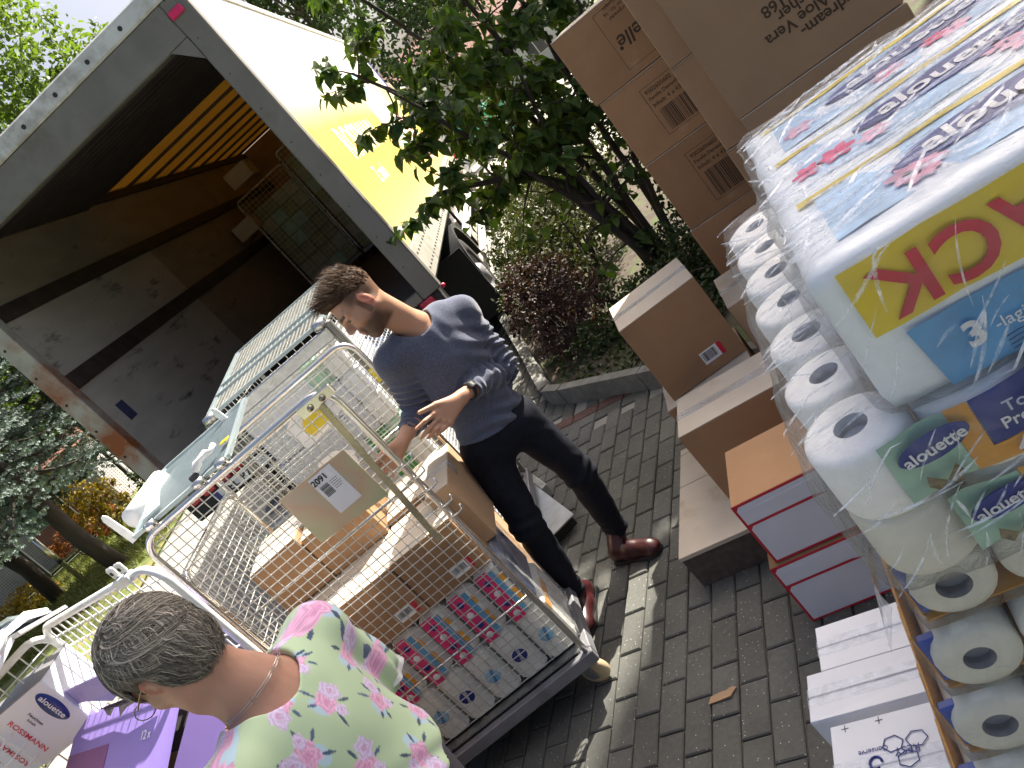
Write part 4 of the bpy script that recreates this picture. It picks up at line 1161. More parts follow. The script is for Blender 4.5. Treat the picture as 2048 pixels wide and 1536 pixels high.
# open torn top: body walls with ragged top sheet
tear = [(.0,-.012),(.06,-.018),(.10,-.012),(.14,-.03),(.19,-.026),(.23,-.05),(.262,-.058),(.275,-.036),(.31,-.040),(.335,-.072),(.35,-.062),(.37,-.050),(.42,-.045),(.50,-.040),(.60,-.03),(.72,-.015)]
top_poly = [(x,y,0) for x,y in tear] + [(.72,-.42,0),(0,-.42,0)]
b.poly(top_poly); nT=len(top_poly)
b.add([(0,-.42,0),(.72,-.42,0),(.72,-.42,-.14),(0,-.42,-.14)], [(3,2,1,0)])
b.add([(0,0,-.04),(0,-.42,0),(0,-.42,-.14),(0,0,-.14)], [(0,1,2,3)]); b.add([(.72,0,-.04),(.72,-.42,0),(.72,-.42,-.14),(.72,0,-.14)], [(3,2,1,0)])
b.add([(0,0,-.04),(.72,0,-.04),(.72,0,-.14),(0,0,-.14)], [(0,1,2,3)])
b.build('body', MAT['purple'], pur)
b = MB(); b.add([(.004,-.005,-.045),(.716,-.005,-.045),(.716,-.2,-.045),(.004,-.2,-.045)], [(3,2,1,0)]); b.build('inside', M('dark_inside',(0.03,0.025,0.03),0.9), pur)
b = MB(); fl = [(-.02,.012,.03),(.16,-.005,.04),(.33,-.03,.03),(.44,-.01,.045),(.62,.0,.04),(.62,.03,.085),(.40,.03,.095),(.2,.03,.09),(-.02,.035,.085)]
fl2 = [(x,y+.004,z) for x,y,z in fl]; k = len(fl)
b.add(fl+fl2, [tuple(range(k))[::-1], tuple(range(k,2*k))] + [(i,(i+1)%k,k+(i+1)%k,k+i) for i in range(k)]); b.build('torn_flap', M('lilac_card',(0.40,0.33,0.66),0.4,0,0.05,6), pur)
b = MB(); b.box((.0,-.42,.0008),(.30,-.14,.0014)); b.build('plum_print', M('plum_card',(0.17,0.055,0.17),0.35,0,0.12,4), pur)
text('facelle', .10, MAT['white'], pur, (.47,-.30,.002), (1,0,0), (0,1,0), shear=.25, off=.001)
text('12 x', .035, MAT['white'], pur, (.55,-.15,.002), (1,0,0), (0,1,0))
# white cartons lying on their side, lettering running downwards
for (x,y,z,w,h,lb_,s1,up) in ((-.02,-.30,1.27,.235,.225,'white carton with blue oval logo lying on its side in the left cage','alouette',1),(-.30,-.36,1.25,.25,.215,'white carton with red lettering at the far left edge',None,-1)):
    t = thing('white_carton', lb_, 'box', Dd(x,y,z), az_rot(96))
    b = MB(); b.cbox((0,0,0),(w,.20,h),.004); b.build('body', MAT['white_card'], t)
    b = MB(); b.box((-.001,.001,h-.002),(w+.001,.2,h+.0015)); b.build('lid_edge', MAT['grey_paint'], t)
    dn = (0,0,-1) if up>0 else (0,0,1); rt = (1,0,0) if up>0 else (-1,0,0)
    if s1:
        b = MB(); b.lathe([(.05,0),(.05,.0008),(0,.0008)], (0,0,0), (0,-1,0), 32); o = b.build('logo_oval', MAT['navy'], t); o.location=(w*.80,-.0004,h*.60); o.scale=(.60,1,1.25)
        text('alouette', .030, MAT['white'], t, (w*.80,-.0022,h*.60), dn, rt, off=.0004)
        text('Feuchtes', .016, MAT['black'], t, (w*.50,-.0003,h*.62), dn, rt); text('Inhalt', .014, MAT['black'], t, (w*.42,-.0003,h*.62), dn, rt)
    text('ROSSMANN', .028, MAT['red_text'], t, (w*.22 if up>0 else w*.60,-.0003,h*.5), dn, rt, off=.0002)
    if up<0:
        for k in range(4): text(('1 Packung','Tücher','Inhalt','x 50')[k], .015, MAT['black'], t, (w*(.40-.07*k),-.0003,h*.55), dn, rt)
carton('sunlit tan carton corner in the lower left, below the purple box', (.45,.36,.30), Dd(-.12,-.86,1.09), rD, M('tan_card',(0.55,0.37,0.18),0.8,0,0.05,5), tape=False)
carton('brown carton carrying the tan carton at the lower left', (.46,.40,.88), Dd(-.13,-1.08,.20), rD, 'kraft', tape=False)

# ---------------------------------------------------------------- loaded cages deep inside the truck
tm_ = truck.matrix_basis
MAT['olive_pack'] = M('olive_pack',(0.30,0.32,0.16),0.5,0,0.2,12); MAT['olive_pack2'] = M('olive_pack_pale',(0.42,0.43,0.30),0.5,0,0.2,12)
for i,(x,y,h,lb_) in enumerate(((-2.28,5.35,1.62,'wire cage of dark cartons deep inside the truck, at the left'),(-1.38,5.05,1.72,'wire cage of dark cartons deep inside the truck, at the right'))):
    p = tm_ @ Vector((x,y,TB+.015))
    t = thing('truck_cage', lb_, 'roll cage', p, truck.matrix_basis.to_euler().z)
    panel(t, 'front_panel', (0,0,.15), (1,0,0), .80, 0, h-.15, r=.05, pitch=.06, pz=.06, mt=MAT['steel'], wr=.003)
    b = MB(); b.cbox((0,0,.10),(.80,.72,.15),.006); b.build('base', MAT['grey_paint'], t)
    for k in range(4):
        b = MB(); b.lathe([(0,-.015),(.05,-.015),(.05,.015),(0,.015)], (.08 if k%2 else .72,.08 if k<2 else .64,.05), (1,0,0), 14); b.build('caster', MAT['rubber'], t)
    t2 = thing('stacked_goods', lb_.replace('wire cage of dark cartons','stacked green and white cartons'), 'box', p+Vector((0,0,.155)), truck.matrix_basis.to_euler().z)
    r_ = random.Random(i)
    for iz in range(int((h-.2)/.18)):
        for ix in range(4):
            b = MB(); b.cbox((.03+ix*.187,.03,iz*.18),(.03+ix*.187+.182,.66,iz*.18+.175),.005)
            b.build('carton', r_.choice((MAT['mint'],MAT['olive_pack'],MAT['olive_pack'],MAT['olive_pack2'])), t2)
carton('pale carton on top of the goods deep inside the truck', (.35,.3,.22), tm_ @ Vector((-2.2,5.45,TB+.015+1.76)), truck.matrix_basis.to_euler().z, 'cream')
carton('small pale carton beside the stacked cages inside the truck', (.3,.25,.2), tm_ @ Vector((-2.45,4.95,TB+.015+1.2)), truck.matrix_basis.to_euler().z, 'cream')
# folded aluminium ramp plate on the paving behind the man
rp = thing('ribbed_plate', 'ribbed aluminium ramp plate lying on the paving behind the man', 'ramp', (-.30,4.1,0), az_rot(82))
def rib_plate(x0,x1,y0,y1,z,axis,n):
    b = MB(); b.cbox((x0,y0,z-.012),(x1,y1,z),.003)
    for k in range(n):
        if axis=='x':
            q = y0+(y1-y0)*(k+.5)/n; b.add([(x0,q-.009,z),(x1,q-.009,z),(x1,q,z+.009),(x0,q,z+.009),(x0,q+.009,z),(x1,q+.009,z)], [(0,1,2,3),(3,2,5,4)])
        else:
            q = x0+(x1-x0)*(k+.5)/n; b.add([(q-.006,y0,z),(q-.006,y1,z),(q,y1,z+.008),(q,y0,z+.008),(q+.006,y0,z),(q+.006,y1,z)], [(3,2,1,0),(4,5,2,3)])
    return b
MAT['alu_plate'] = M('ribbed_aluminium', (0.50,0.51,0.50), 0.4, 0.7, 0.15, 9, rvar=0.1)
rp_loc = Vector((-.30,4.1,0))
rib_plate(-.13,.03,.30,.95,.09,'y',9).build('plate', MAT['alu_plate'], rp)
rib_plate(-.13,.03,-.45,.29,.085,'x',24).build('plate', MAT['alu_plate'], rp)
b = MB(); b.cbox((.0305,.05,.0),(.075,.95,.085),.006); b.build('side_rail', MAT['alu_plate'], rp)
b = MB(); b.cbox((-.12,-.40,.0),(.02,.9,.07),.004); b.build('frame', MAT['chassis'], rp)
# ---------------------------------------------------------------- goods along the right: plank, cartons, toilet paper
r30 = az_rot(118)      # local x to az 118, local y to az 28
# chipboard slab on the paving
t = thing('pale_slab', 'pale faced chipboard slab lying on the paving under the cartons', 'slab', (.03,2.63,0), az_rot(119))
b = MB(); b.cbox((0,0,.0),(.62,.70,.150),.004); b.build('core', M('chipboard',(0.085,0.065,0.055),0.9,0,0.3,30,bump=0.2), t)
for k,(y0,y1) in enumerate(((-.003,.43),(.433,.66),(.663,.705))):
    b = MB(); b.cbox((-.003,y0,.1502),(.625,y1,.170),.002); b.build('facing_board', MAT['cream'], t)
bx2 = carton('brown carton with pale top standing on the slab, barcode at its corner', (.42,.285,.345), (.33,2.70,.171), az_rot(117), 'kraft', top='cream', lab=(.05,.03,.11,.055,True))
carton('low brown carton under the taller pale-topped carton at the kerb', (.40,.36,.28), (.415,3.06,.171), az_rot(110), 'kraft', top='cream')
carton('upper pale-topped brown carton in front of the shrubs with red label', (.37,.34,.40), (.465,3.085,.452), az_rot(104), 'kraft', top='cream', lab=(.20,.05,.10,.06,True), seam='x')
carton('brown carton between the pale-topped carton and the tall stack', (.34,.36,.62), (.865,3.02,.02), az_rot(110), 'kraft_light', top='cream')
# tall stacks
def stack(levels, corner, az, w, d, labels, txt, mt='kraft'):
    for i in range(len(levels)-1):
        z1, z0 = levels[i], levels[i+1]
        jx = rng.uniform(-.006,.006)
        e = azv(az)
        t = carton(labels[i], (w,d,z1-z0-.003), (corner[0]+e.x*jx, corner[1]+e.y*jx, z0), az_rot(az)+rng.uniform(-.01,.01), mt, tape=False, group='tall stacks of cartons', top='cream')
        txt(i, t, z1-z0)
    return
def frame_rect(t, x0, x1, z0, z1, k=.0016, mt='ink'):
    b = MB()
    for lo,hi in (((x0,z0),(x1,z0+k)),((x0,z1-k),(x1,z1)),((x0,z0),(x0+k,z1)),((x1-k,z0),(x1,z1))):
        b.box((lo[0],-.0008,lo[1]),(hi[0],-.0002,hi[1]))
    b.build('printed_frame', MAT[mt], t)
def txtL(i, t, h):
    if i == 0:
        frame_rect(t, .20, .46, .035, h-.03)
        text('facelle', .085, MAT['ink'], t, (.335,-.0002,h*.45), (-1,0,0), (0,0,-1), shear=.2, off=.0012)
        for k,s in enumerate(('Rossmann GmbH','Isernhägener Str. 16','30938 Burgwedel')): text(s, .022, MAT['ink'], t, (.33,-.0002,h*.80+.012*1-.024*k+.02), (-1,0,0), (0,0,-1))
        b = MB(); b.lathe([(.008,0),(.008,.0006),(0,.0006)], (.226,-.0002,h*.38), (0,-1,0), 12); b.build('registered_mark', MAT['ink'], t)
    else:
        frame_rect(t, .17, .50, .05, h-.06)
        text('9302605602', .026, MAT['ink'], t, (.185,-.0002,h-.085), (1,0,0), (0,0,1), ax='LEFT')
        text('Facelle Damenhygiene', .022, MAT['ink'], t, (.185,-.0002,h-.115), (1,0,0), (0,0,1), ax='LEFT')
        text('Inhalt: 4 x 43', .026, MAT['ink'], t, (.185,-.0002,h-.147), (1,0,0), (0,0,1), ax='LEFT')
        b = MB(); x = .195; r = random.Random(i)
        while x < .36:
            w_ = r.choice((.002,.0035,.006)); b.box((x,-.0008,.06),(x+w_,-.0002,h-.175)); x += w_ + r.choice((.002,.003,.005))
        b.build('barcode', MAT['ink'], t)
L1 = ['top carton with upside-down script lettering in the tall left stack','second carton from the top in the tall left stack, with barcode frame','third carton from the top in the tall left stack, with barcode frame','fourth carton from the top in the tall left stack','lowest carton of the tall left stack']
stack([1.872,1.545,1.208,.84,.47,.02], (1.08,3.50), 118, .56, .38, L1, txtL)
L2 = ['top carton of the middle stack, plain brown','second carton of the middle stack, with a white torn corner','third carton of the middle stack, mostly hidden','lowest carton of the middle stack']
stack([1.92,1.50,1.10,.62,.02], (1.295,3.17), 118, .50, .36, L2, lambda i,t,h: None, 'kraft_light')
def txtN(i, t, h):
    if i == 0:
        for s,x,z in (('Hydream-',.320,.120),('für Aloe Vera',.214,.166),('Tücher',.284,.211),('444168',.248,.252)):
            text(s, .056, MAT['ink'], t, (x,-.0002,z), (-1,0,0), (0,0,-1), off=.0010, ax='RIGHT')
L3 = ['large plain brown carton with upside-down black lettering, top of the near stack','second brown carton of the near stack behind the toilet paper','lowest brown carton of the near stack behind the toilet paper']
stack([1.925,1.245,.70,.02], (1.262,2.83), 118, .62, .34, L3, txtN, M('kraft_dull',(0.31,0.215,0.135),0.85,0,0.06,5,bump=0.04,bscale=180,spec=0.2))
# red and white cartons
for k,(z,h,lb_,jx) in enumerate(((.265,.26,'upper white carton with red edging',0),(.0,.262,'lower white carton with red edging on the paving',-.03))):
    t = thing('red_edged_carton', lb_, 'box', (.245+jx,2.12,z+.001), az_rot(117), 'red edged cartons')
    b = MB(); b.cbox((0,0.0012,0),(.46,.30,h),.003); b.build('body', MAT['kraft'], t)
    b = MB(); b.cbox((0,0,0),(.46,.0011,h),.0004); b.build('red_edging', MAT['red'], t)
    for (x0,x1,z0,z1) in ((.009,.452,.010,h*.64),(.009,.452,h*.68,h-.009)):
        b = MB(); b.add([(x0,-.0008,z0),(x1,-.0008,z0),(x1,-.0008,z1),(x0+.012,-.0008,z1),(x0,-.0008,z1-.012)], [(0,1,2,3,4)]); b.build('white_panel', MAT['white_card'], t)
    b = MB(); b.add([(.03,-.0030,h-.03),(.30,-.0030,h*.62),(.36,-.0030,h*.58),(.40,-.0030,h*.68),(.40,-.0030,h-.022)]+[(.03,-.0012,h-.03),(.30,-.0012,h*.62),(.36,-.0012,h*.58),(.40,-.0012,h*.68),(.40,-.0012,h-.022)], [(0,1,2,3,4)]+[(i,5+i,5+(i+1)%5,(i+1)%5) for i in range(5)]); b.build('slanted_flap', MAT['white_card'], t)
    text('Multi', .02, MAT['black'], t, (.36,-.0010,h*.30), (1,0,0), (0,0,1))
# white cartons in a row on the paving
for k,(x,y,h,w,d,lb_) in enumerate(((.088,1.528,.42,.36,.135,'white taped carton, farthest of the three white cartons in a row'),(-.008,1.430,.43,.38,.128,'white taped carton, middle of the three white cartons in a row'),(-.10,1.155,.475,.42,.222,'white taped carton with blue recycling mark, nearest of the three'))):
    t = carton(lb_, (w,d,h), (x,y,.0), az_rot(121), 'white_card', name='white_box', group='white cartons in a row', seam='x')
    if k == 2:
        nv = MAT['navy']
        for (px,py,a0) in ((.130,.150,.2),(.178,.150,.9),(.155,.112,1.6)):
            b = MB(); pts = [(px+.022*math.cos(a0+i*PI/3), py+.018*math.sin(a0+i*PI/3), h+.0026) for i in range(6)]
            b.tube(pts, .0013, 4, closed=True); b.build('recycling_mark', nv, t)
        text('RESY', .024, nv, t, (.156,.132,h+.0012), (-1,0,0), (0,-1,0))
        text('Conserve', .016, nv, t, (.088,.146,h+.0012), (-1,0,0), (0,-1,0))
        b = MB(); b.tube([(.090+.013*math.cos(a),.118+.013*math.sin(a),h+.0030) for a in [i*PI/6 for i in range(11)]], .0028, 4); b.build('ring_mark', nv, t)
        for px in (.036,.110):
            b = MB(); b.box((px-.008,.2090,h+.0008),(px+.008,.2105,h+.0014)); b.box((px-.0008,.2018,h+.0015),(px+.0008,.218,h+.0019)); b.build('cross_mark', MAT['black'], t)

# ---------------------------------------------------------------- toilet paper
def rounded_block(name, lo, hi, b_, mt, parent, nx=10, ny=10, nz=6, bumps=0.0, lump=0.0, seed=0):
    """soft rounded box made as a displaced grid (superellipsoid-like)"""
    lo = np.array(lo); hi = np.array(hi); c = (lo+hi)/2; h = (hi-lo)/2
    V_ = []; F_ = []
    def face(ax, s, na, nb):
        o = [k for k in range(3) if k != ax]
        base = len(V_)
        for i in range(na+1):
            for j in range(nb+1):
                p = np.zeros(3); p[ax] = s*h[ax]; p[o[0]] = (2*i/na-1)*h[o[0]]; p[o[1]] = (2*j/nb-1)*h[o[1]]
                q = np.clip(p, -(h-b_), h-b_); d = p-q; L = np.linalg.norm(d)
                if L > 1e-9: p = q + d/L*b_
                V_.append(p)
        for i in range(na):
            for j in range(nb):
                a = base+i*(nb+1)+j; f = (a, a+nb+1, a+nb+2, a+1)
                F_.append(f if (s>0) != (ax==1) else f[::-1])
    n = (nx,ny,nz)
    for ax in range(3):
        o = [k for k in range(3) if k != ax]
        for s in (-1,1): face(ax, s, n[o[0]], n[o[1]])
    V_ = np.array(V_)
    if lump:
        r_ = np.random.default_rng(seed); ph = r_.uniform(0,6.28,(6,3)); fr = r_.uniform(14,60,(6,3))
        dd = np.zeros(len(V_))
        for k in range(6): dd += np.sin((V_*fr[k]+ph[k]).sum(1))*(1.0/(1+k*.4))
        nrm = V_/np.linalg.norm(V_/h, axis=1)[:,None]/h; nrm /= np.linalg.norm(nrm, axis=1)[:,None]
        V_ = V_ + nrm*(dd*lump)[:,None]
    me = np_mesh(name, V_ + c, np.array(F_), mt, True)
    import bmesh
    bm = bmesh.new(); bm.from_mesh(me); bmesh.ops.remove_doubles(bm, verts=bm.verts, dist=1e-5); bmesh.ops.recalc_face_normals(bm, faces=bm.faces); bm.to_mesh(me); bm.free()
    me.polygons.foreach_set('use_smooth', [True]*len(me.polygons))
    return link(name, me, parent)

def roll(parent, c, axis, r=.058, L=.098, mt='tissue', core=.021, name='roll', n=28, cm='core'):
    c = Vector(c) + Vector((rng.uniform(-.0022,.0022),rng.uniform(-.0022,.0022),rng.uniform(-.001,.001))); r *= rng.uniform(.965,1.01); core *= rng.uniform(.93,1.05)
    ax_ = Vector(axis) + Vector((rng.uniform(-.03,.03),rng.uniform(-.03,.03),rng.uniform(-.03,.03))); axis = tuple(ax_)
    b = MB(); e = .010
    b.lathe([(core,-L/2),(r-e,-L/2),(r-.002,-L/2+.004),(r,-L/2+e),(r,L/2-e),(r-.002,L/2-.004),(r-e,L/2),(core,L/2)], c, axis, n)
    o = b.build(name, MAT[mt], parent)
    b = MB(); b.lathe([(core,L/2-.0002),(core,-L/2+.01)], c, axis, 20); b.disc(Vector(c)+Vector(axis).normalized()*(-L/2+.02), axis, core, 20); b.lathe([(core,-L/2+.0002),(core,L/2-.01)], c, axis, 20); b.disc(Vector(c)+Vector(axis).normalized()*(L/2-.02), axis, core, 20)
    b.build('core', MAT[cm], o)
    return o

def glint_folds(parent, org, u, v, n, area, length, width, ang, seed, name='film_creases', hgt=.0022):
    """thin raised folds of film on a plane patch; u, v span it, area = (u0,u1,v0,v1)"""
    r_ = random.Random(seed); u = Vector(u); v = Vector(v); nn = u.cross(v).normalized(); org = Vector(org); b = MB()
    for k in range(n):
        a = r_.uniform(area[0],area[1]); c = r_.uniform(area[2],area[3]); L = r_.uniform(*length); w = r_.uniform(*width); t = r_.gauss(*ang); cv = r_.uniform(-.15,.15)
        m_ = 6; vs_=[]
        for i in range(m_+1):
            s_ = i/m_-.5; tt = t + cv*s_*2
            x = a + L*s_*math.cos(tt); y = c + L*s_*math.sin(tt)
            if not (area[0]-.01 < x < area[1]+.01 and area[2]-.01 < y < area[3]+.01): x = min(max(x,area[0]-.01),area[1]+.01); y = min(max(y,area[2]-.01),area[3]+.01)
            wd = w*math.sin(PI*(i+.25)/(m_+.5))
            p = org + u*x + v*y; sd = (u*-math.sin(tt)+v*math.cos(tt))*wd
            vs_ += [p-sd, p+nn*hgt*(wd/w), p+sd]
        b.add(vs_, [q for i in range(m_) for q in ((3*i,3*i+3,3*i+4,3*i+1),(3*i+1,3*i+4,3*i+5,3*i+2))], smooth=False)
    o = b.build(name, MAT['crease'], parent); tag(o, kind='stuff'); return o
rT = az_rot(116)      # local x to az 116 (right), local y to az 26 (away)
# --- lower upright pack: rolls standing, white tops in a row
p2 = thing('toilet_roll_pallet_pack', 'film wrapped pack of upright white toilet rolls with blue and orange labels', 'toilet paper', (.175,.755,1.20), az_rot(114))
for i in range(4):
    for j in range(7):
        if i > 0 and j > 0 and j < 6: continue
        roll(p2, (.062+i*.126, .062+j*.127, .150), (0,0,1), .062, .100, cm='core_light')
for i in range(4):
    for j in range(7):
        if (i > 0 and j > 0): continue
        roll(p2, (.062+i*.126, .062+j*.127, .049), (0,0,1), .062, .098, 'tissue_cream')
def curved_label(parent, name, x0, x1, z0, z1, mt, bul=.012, y=-.004, n=18, skew=0.0, wave=0.0, cut=None):
    """printed film panel following the bulge of the rolls"""
    b = MB(); vs_ = []
    per = .126
    for k in range(n+1):
        x = x0+(x1-x0)*k/n
        yy = y - bul*(abs(math.sin(PI*x/per))**.7 - 1.0)*-1*0 - bul*(abs(math.sin(PI*x/per))) + bul
        a = z0 + skew*(x-x0) + wave*math.sin(k/n*PI); c = z1 + skew*(x-x0)
        if cut: a, c = cut(k/n, a, c)
        vs_ += [(x,yy-.0005,a),(x,yy-.0005,c)]
    b.add(vs_, [(2*k,2*k+2,2*k+3,2*k+1) for k in range(n)], smooth=True)
    return b.build(name, mt, parent)
for row,z0 in enumerate((.108,.004)):
    sh = .03*row
    lb = curved_label(p2, 'navy_label', .175+sh, .60, z0+.030, z0+.094, MAT['navy'], y=-.0035)
    curved_label(p2, 'orange_label', .165+sh, .60, z0+.006, z0+.029, MAT['orange'], y=-.0036)
    curved_label(p2, 'orange_label', .150+sh, .174+sh, z0+.006, z0+.094, MAT['orange'], y=-.0034, n=4)
    curved_label(p2, 'mint_label', .075+sh, .149+sh, z0+.006, z0+.092, MAT['mint'], y=-.0036, n=8)
    b = MB(); b.lathe([(.05,0),(.05,.0008),(.046,.001),(0,.001)], (0,0,0), (0,-1,0), 32); o = b.build('logo_oval', MAT['navy'], p2); o.location=(.125+sh,-.0085,z0+.068); o.scale=(.80,1,.34); o.rotation_euler=(0,-.12,0)
    text('alouette', .021, MAT['white'], p2, (.125+sh,-.0100,z0+.066), (1,0,.12), (0,0,1), off=.0004)
    text('Toilettenpapier', .020, M('pale_lettering',(0.55,0.58,0.68),0.5), p2, (.262+sh,-.0078,z0+.070), (1,0,0), (0,0,1), off=.0002)
    text('Premium', .020, MAT['white'], p2, (.227+sh,-.0078,z0+.052), (1,0,0), (0,0,1), off=.0002)
    text('4', .030, MAT['white'], p2, (.200+sh,-.0080,z0+.018), (1,0,0), (0,0,1), off=.001)
    text('-lagig', .017, MAT['white'], p2, (.243+sh,-.0080,z0+.016), (1,0,0), (0,0,1), off=.0004)
    # small butterfly picture
    b = MB()
    for s in (-1,1):
        b.add([(.118+sh,-.0088,z0+.020),(.118+sh+s*.016,-.0088,z0+.036),(.118+sh+s*.020,-.0088,z0+.022),(.118+sh+s*.010,-.0088,z0+.010)], [(0,1,2,3)])
    b.build('butterfly_print', M('butterfly',(0.20,0.15,0.06),0.5,0,0.6,120), p2)
# loose film round the pack
rounded_block('film', (-.012,-.016,-.012),(.62,.915,.214), .035, film_mat('loose_film', haze=0.07, wr=0.9, scale=16, gloss=0.12), p2, 24, 40, 10, lump=.0022, seed=2)
b = MB()
# hanging film skirt at the left front corner
sk = []
for k in range(9):
    x = -.014 + .02*math.sin(k*1.3)*.4; y = .0 + k*.03
    sk.append([( -.016 - .010*math.sin(k*.9) - .03*j/4*(1-k/9), y - .02*j/4, -.012 - .045*j/4*(1+.5*math.sin(k*.8))) for j in range(5)])
vs_ = [p for r_ in sk for p in r_]
b.add(vs_, [(i*5+j,(i+1)*5+j,(i+1)*5+j+1,i*5+j+1) for i in range(8) for j in range(4)], smooth=True)
b.build('film_skirt', film_mat('skirt_film', haze=0.3, wr=0.8, scale=25), p2)

glint_folds(p2, (0,0,.2155), (1,0,0), (0,1,0), 70, (.0,.14,.03,.88), (.03,.10), (.0012,.0030), (.35,.5), 3)
glint_folds(p2, (0,-.0185,0), (1,0,0), (0,0,1), 60, (.01,.60,.01,.195), (.03,.12), (.001,.0024), (.75,.45), 4)
# --- upper pack with printed top
p1 = thing('printed_toilet_roll_pack', 'big film pack of toilet rolls with blue floral top and yellow red lettered side', 'toilet paper', (.285,.735,1.405), rT)
PW, PD, PH = .95, .62, .190
rounded_block('wrapped_rolls', (0,0,0),(PW,PD,PH), .016, M('pale_wrap',(0.80,0.85,0.90),0.35,0,0.06,9,bump=0.25,bscale=30), p1, 40, 30, 10, lump=.0011, seed=4)
def top_strip(x0,x1,y0,y1,mt,dz=.0012,name='printed_band',wob=.003,n=24,slant=0.0):
    b = MB(); vs_=[]; r_ = random.Random(int(x0*997+y0*131))
    ph = r_.uniform(0,6)
    for k in range(n+1):
        x = x0+(x1-x0)*k/n
        w_ = wob*math.sin(k*.9+ph)
        vs_ += [(x,y0+w_+slant*(x-x0),PH+dz+.0012*math.sin(k*1.7)),(x,y1+w_*.6+slant*(x-x0),PH+dz+.0012*math.cos(k*1.3))]
    b.add(vs_, [(2*k,2*k+2,2*k+3,2*k+1) for k in range(n)], smooth=True)
    return b.build(name, mt, p1)
# three inner packs seen through the film: each has pink flowers, a navy oval and navy field, light blue field, yellow edge
MAT['sheen_blue'] = M('pale_blue_print', (0.42,0.60,0.80), 0.3, 0, 0.25, 16)
for k,y0 in enumerate((.035,.225,.415)):
    top_strip(.05,.92,y0+.012,y0+.150,MAT['sheen_blue'],.0010)
    top_strip(.42,.92,y0+.070,y0+.148,M('royal_blue_print',(0.025,0.06,0.33),0.3,0,0.2,8),.0022)
    top_strip(.40,.92,y0+.020,y0+.068,MAT['lblue'],.0020)
    top_strip(.03,.92,y0+.153,y0+.168,MAT['yellow'] if k else MAT['yellow'],.0022,wob=.002)
    b = MB(); b.lathe([(.05,0),(.05,.0010),(.046,.0012),(0,.0012)], (0,0,0), (0,0,1), 36); o = b.build('logo_oval', MAT['navy'], p1); o.location=(.26,y0+.095,PH+.0024); o.scale=(2.6,.72,1)
    text('alouette', .056, MAT['white'], p1, (.26,y0+.095,PH+.0038), (1,0,0), (0,1,0), off=.0012)
    text('Toiletten', .052, MAT['white'], p1, (.62,y0+.112,PH+.0034), (1,0,0), (0,1,0), off=.0008)
    text('TO PAPIER', .022, MAT['white'], p1, (.60,y0+.082,PH+.0034), (1,0,0), (0,1,0))
    # flowers
    r_ = random.Random(k)
    for f in range(7):
        fx = .05+ r_.random()*.38; fy = y0+.02+r_.random()*.05
        b = MB(); n_ = 6; R_ = r_.uniform(.016,.030)
        for q in range(n_):
            a = 2*PI*q/n_ + f; cx_, cy_ = fx+R_*.55*math.cos(a), fy+R_*.55*math.sin(a)
            b.poly([(cx_+R_*(.46*math.cos(t_)*math.cos(a)-.30*math.sin(t_)*math.sin(a)), cy_+R_*(.46*math.cos(t_)*math.sin(a)+.30*math.sin(t_)*math.cos(a)), PH+.0030+.00012*q) for t_ in [w_*PI/5 for w_ in range(10)]])
        b.build('flower_print', MAT['pinkp'] if f%3 else MAT['magenta'], p1)
# front: yellow field with red letters upside down, sky blue field below
def front_panel_(x0,x1,z0,z1,mt,y=-.0014,n=30,per=.12,bul=.0045,left=0.0,name='printed_panel'):
    b = MB(); vs_=[]
    for k in range(n+1):
        x = x0+(x1-x0)*k/n
        yy = y - bul*abs(math.sin(PI*x/per))
        sh = left*max(0,1-k/3.0)
        vs_ += [(x+sh,yy,z0),(x,yy,z1)]
    b.add(vs_, [(2*k,2*k+2,2*k+3,2*k+1) for k in range(n)], smooth=True)
    return b.build(name, mt, p1)
front_panel_(.030,.93,.098,.182,MAT['yellow'])
front_panel_(.056,.93,.006,.088,M('sky_blue_field',(0.10,0.33,0.62),0.35,0,0.22,14),left=.01)
for k,ch in enumerate('KCAP'):
    text(ch, .084, M('red_letter%d'%k,(0.52,0.015,0.04),0.35), p1, (.082+k*.060,-.0078,.140), (-1,0,0), (0,0,-1), off=.0016)
text('3', .040, MAT['white'], p1, (.108,-.0072,.050), (1,0,0), (0,0,1), off=.0014)
text('-lagig', .019, MAT['white'], p1, (.146,-.0072,.048), (1,0,0), (0,0,1))
b = MB(); b.lathe([(.05,0),(.05,.0008),(.046,.001),(0,.001)], (0,0,0), (0,-1,0), 32); o = b.build('logo_oval', MAT['navy'], p1); o.location=(.215,-.0066,.056); o.scale=(.92,1,.36)
text('alouette', .024, MAT['white'], p1, (.215,-.0084,.056), (1,0,0), (0,0,1), off=.0004)
text('Toilettenpapier', .020, MAT['white'], p1, (.34,-.0072,.058), (1,0,0), (0,0,1))
b = MB()
for k in range(4):
    b.tube([(.13+i*.012,-.0074,.030-.0055*k+.0016*math.sin(i*1.1)) for i in range(30)], .0007, 4)
b.build('wave_print', MAT['navy'], p1)
rounded_block('film', (-.012,-.016,-.004),(PW+.01,PD+.012,PH+.010), .024, film_mat('pack_film', haze=0.06, wr=1.0, scale=9, stretch=(.35,2.2,1.0), gloss=0.08), p1, 40, 30, 10, lump=.0020, seed=9)

glint_folds(p1, (0,0,PH+.0118), (1,0,0), (0,1,0), 190, (.01,.93,.02,.60), (.05,.26), (.0012,.0042), (.06,.16), 5)
glint_folds(p1, (0,0,PH+.0122), (1,0,0), (0,1,0), 60, (.0,.25,.02,.60), (.03,.12), (.0015,.005), (.3,.7), 6)
glint_folds(p1, (0,-.0185,0), (1,0,0), (0,0,1), 60, (.005,.80,.01,.18), (.03,.13), (.0010,.0026), (.62,.35), 7)
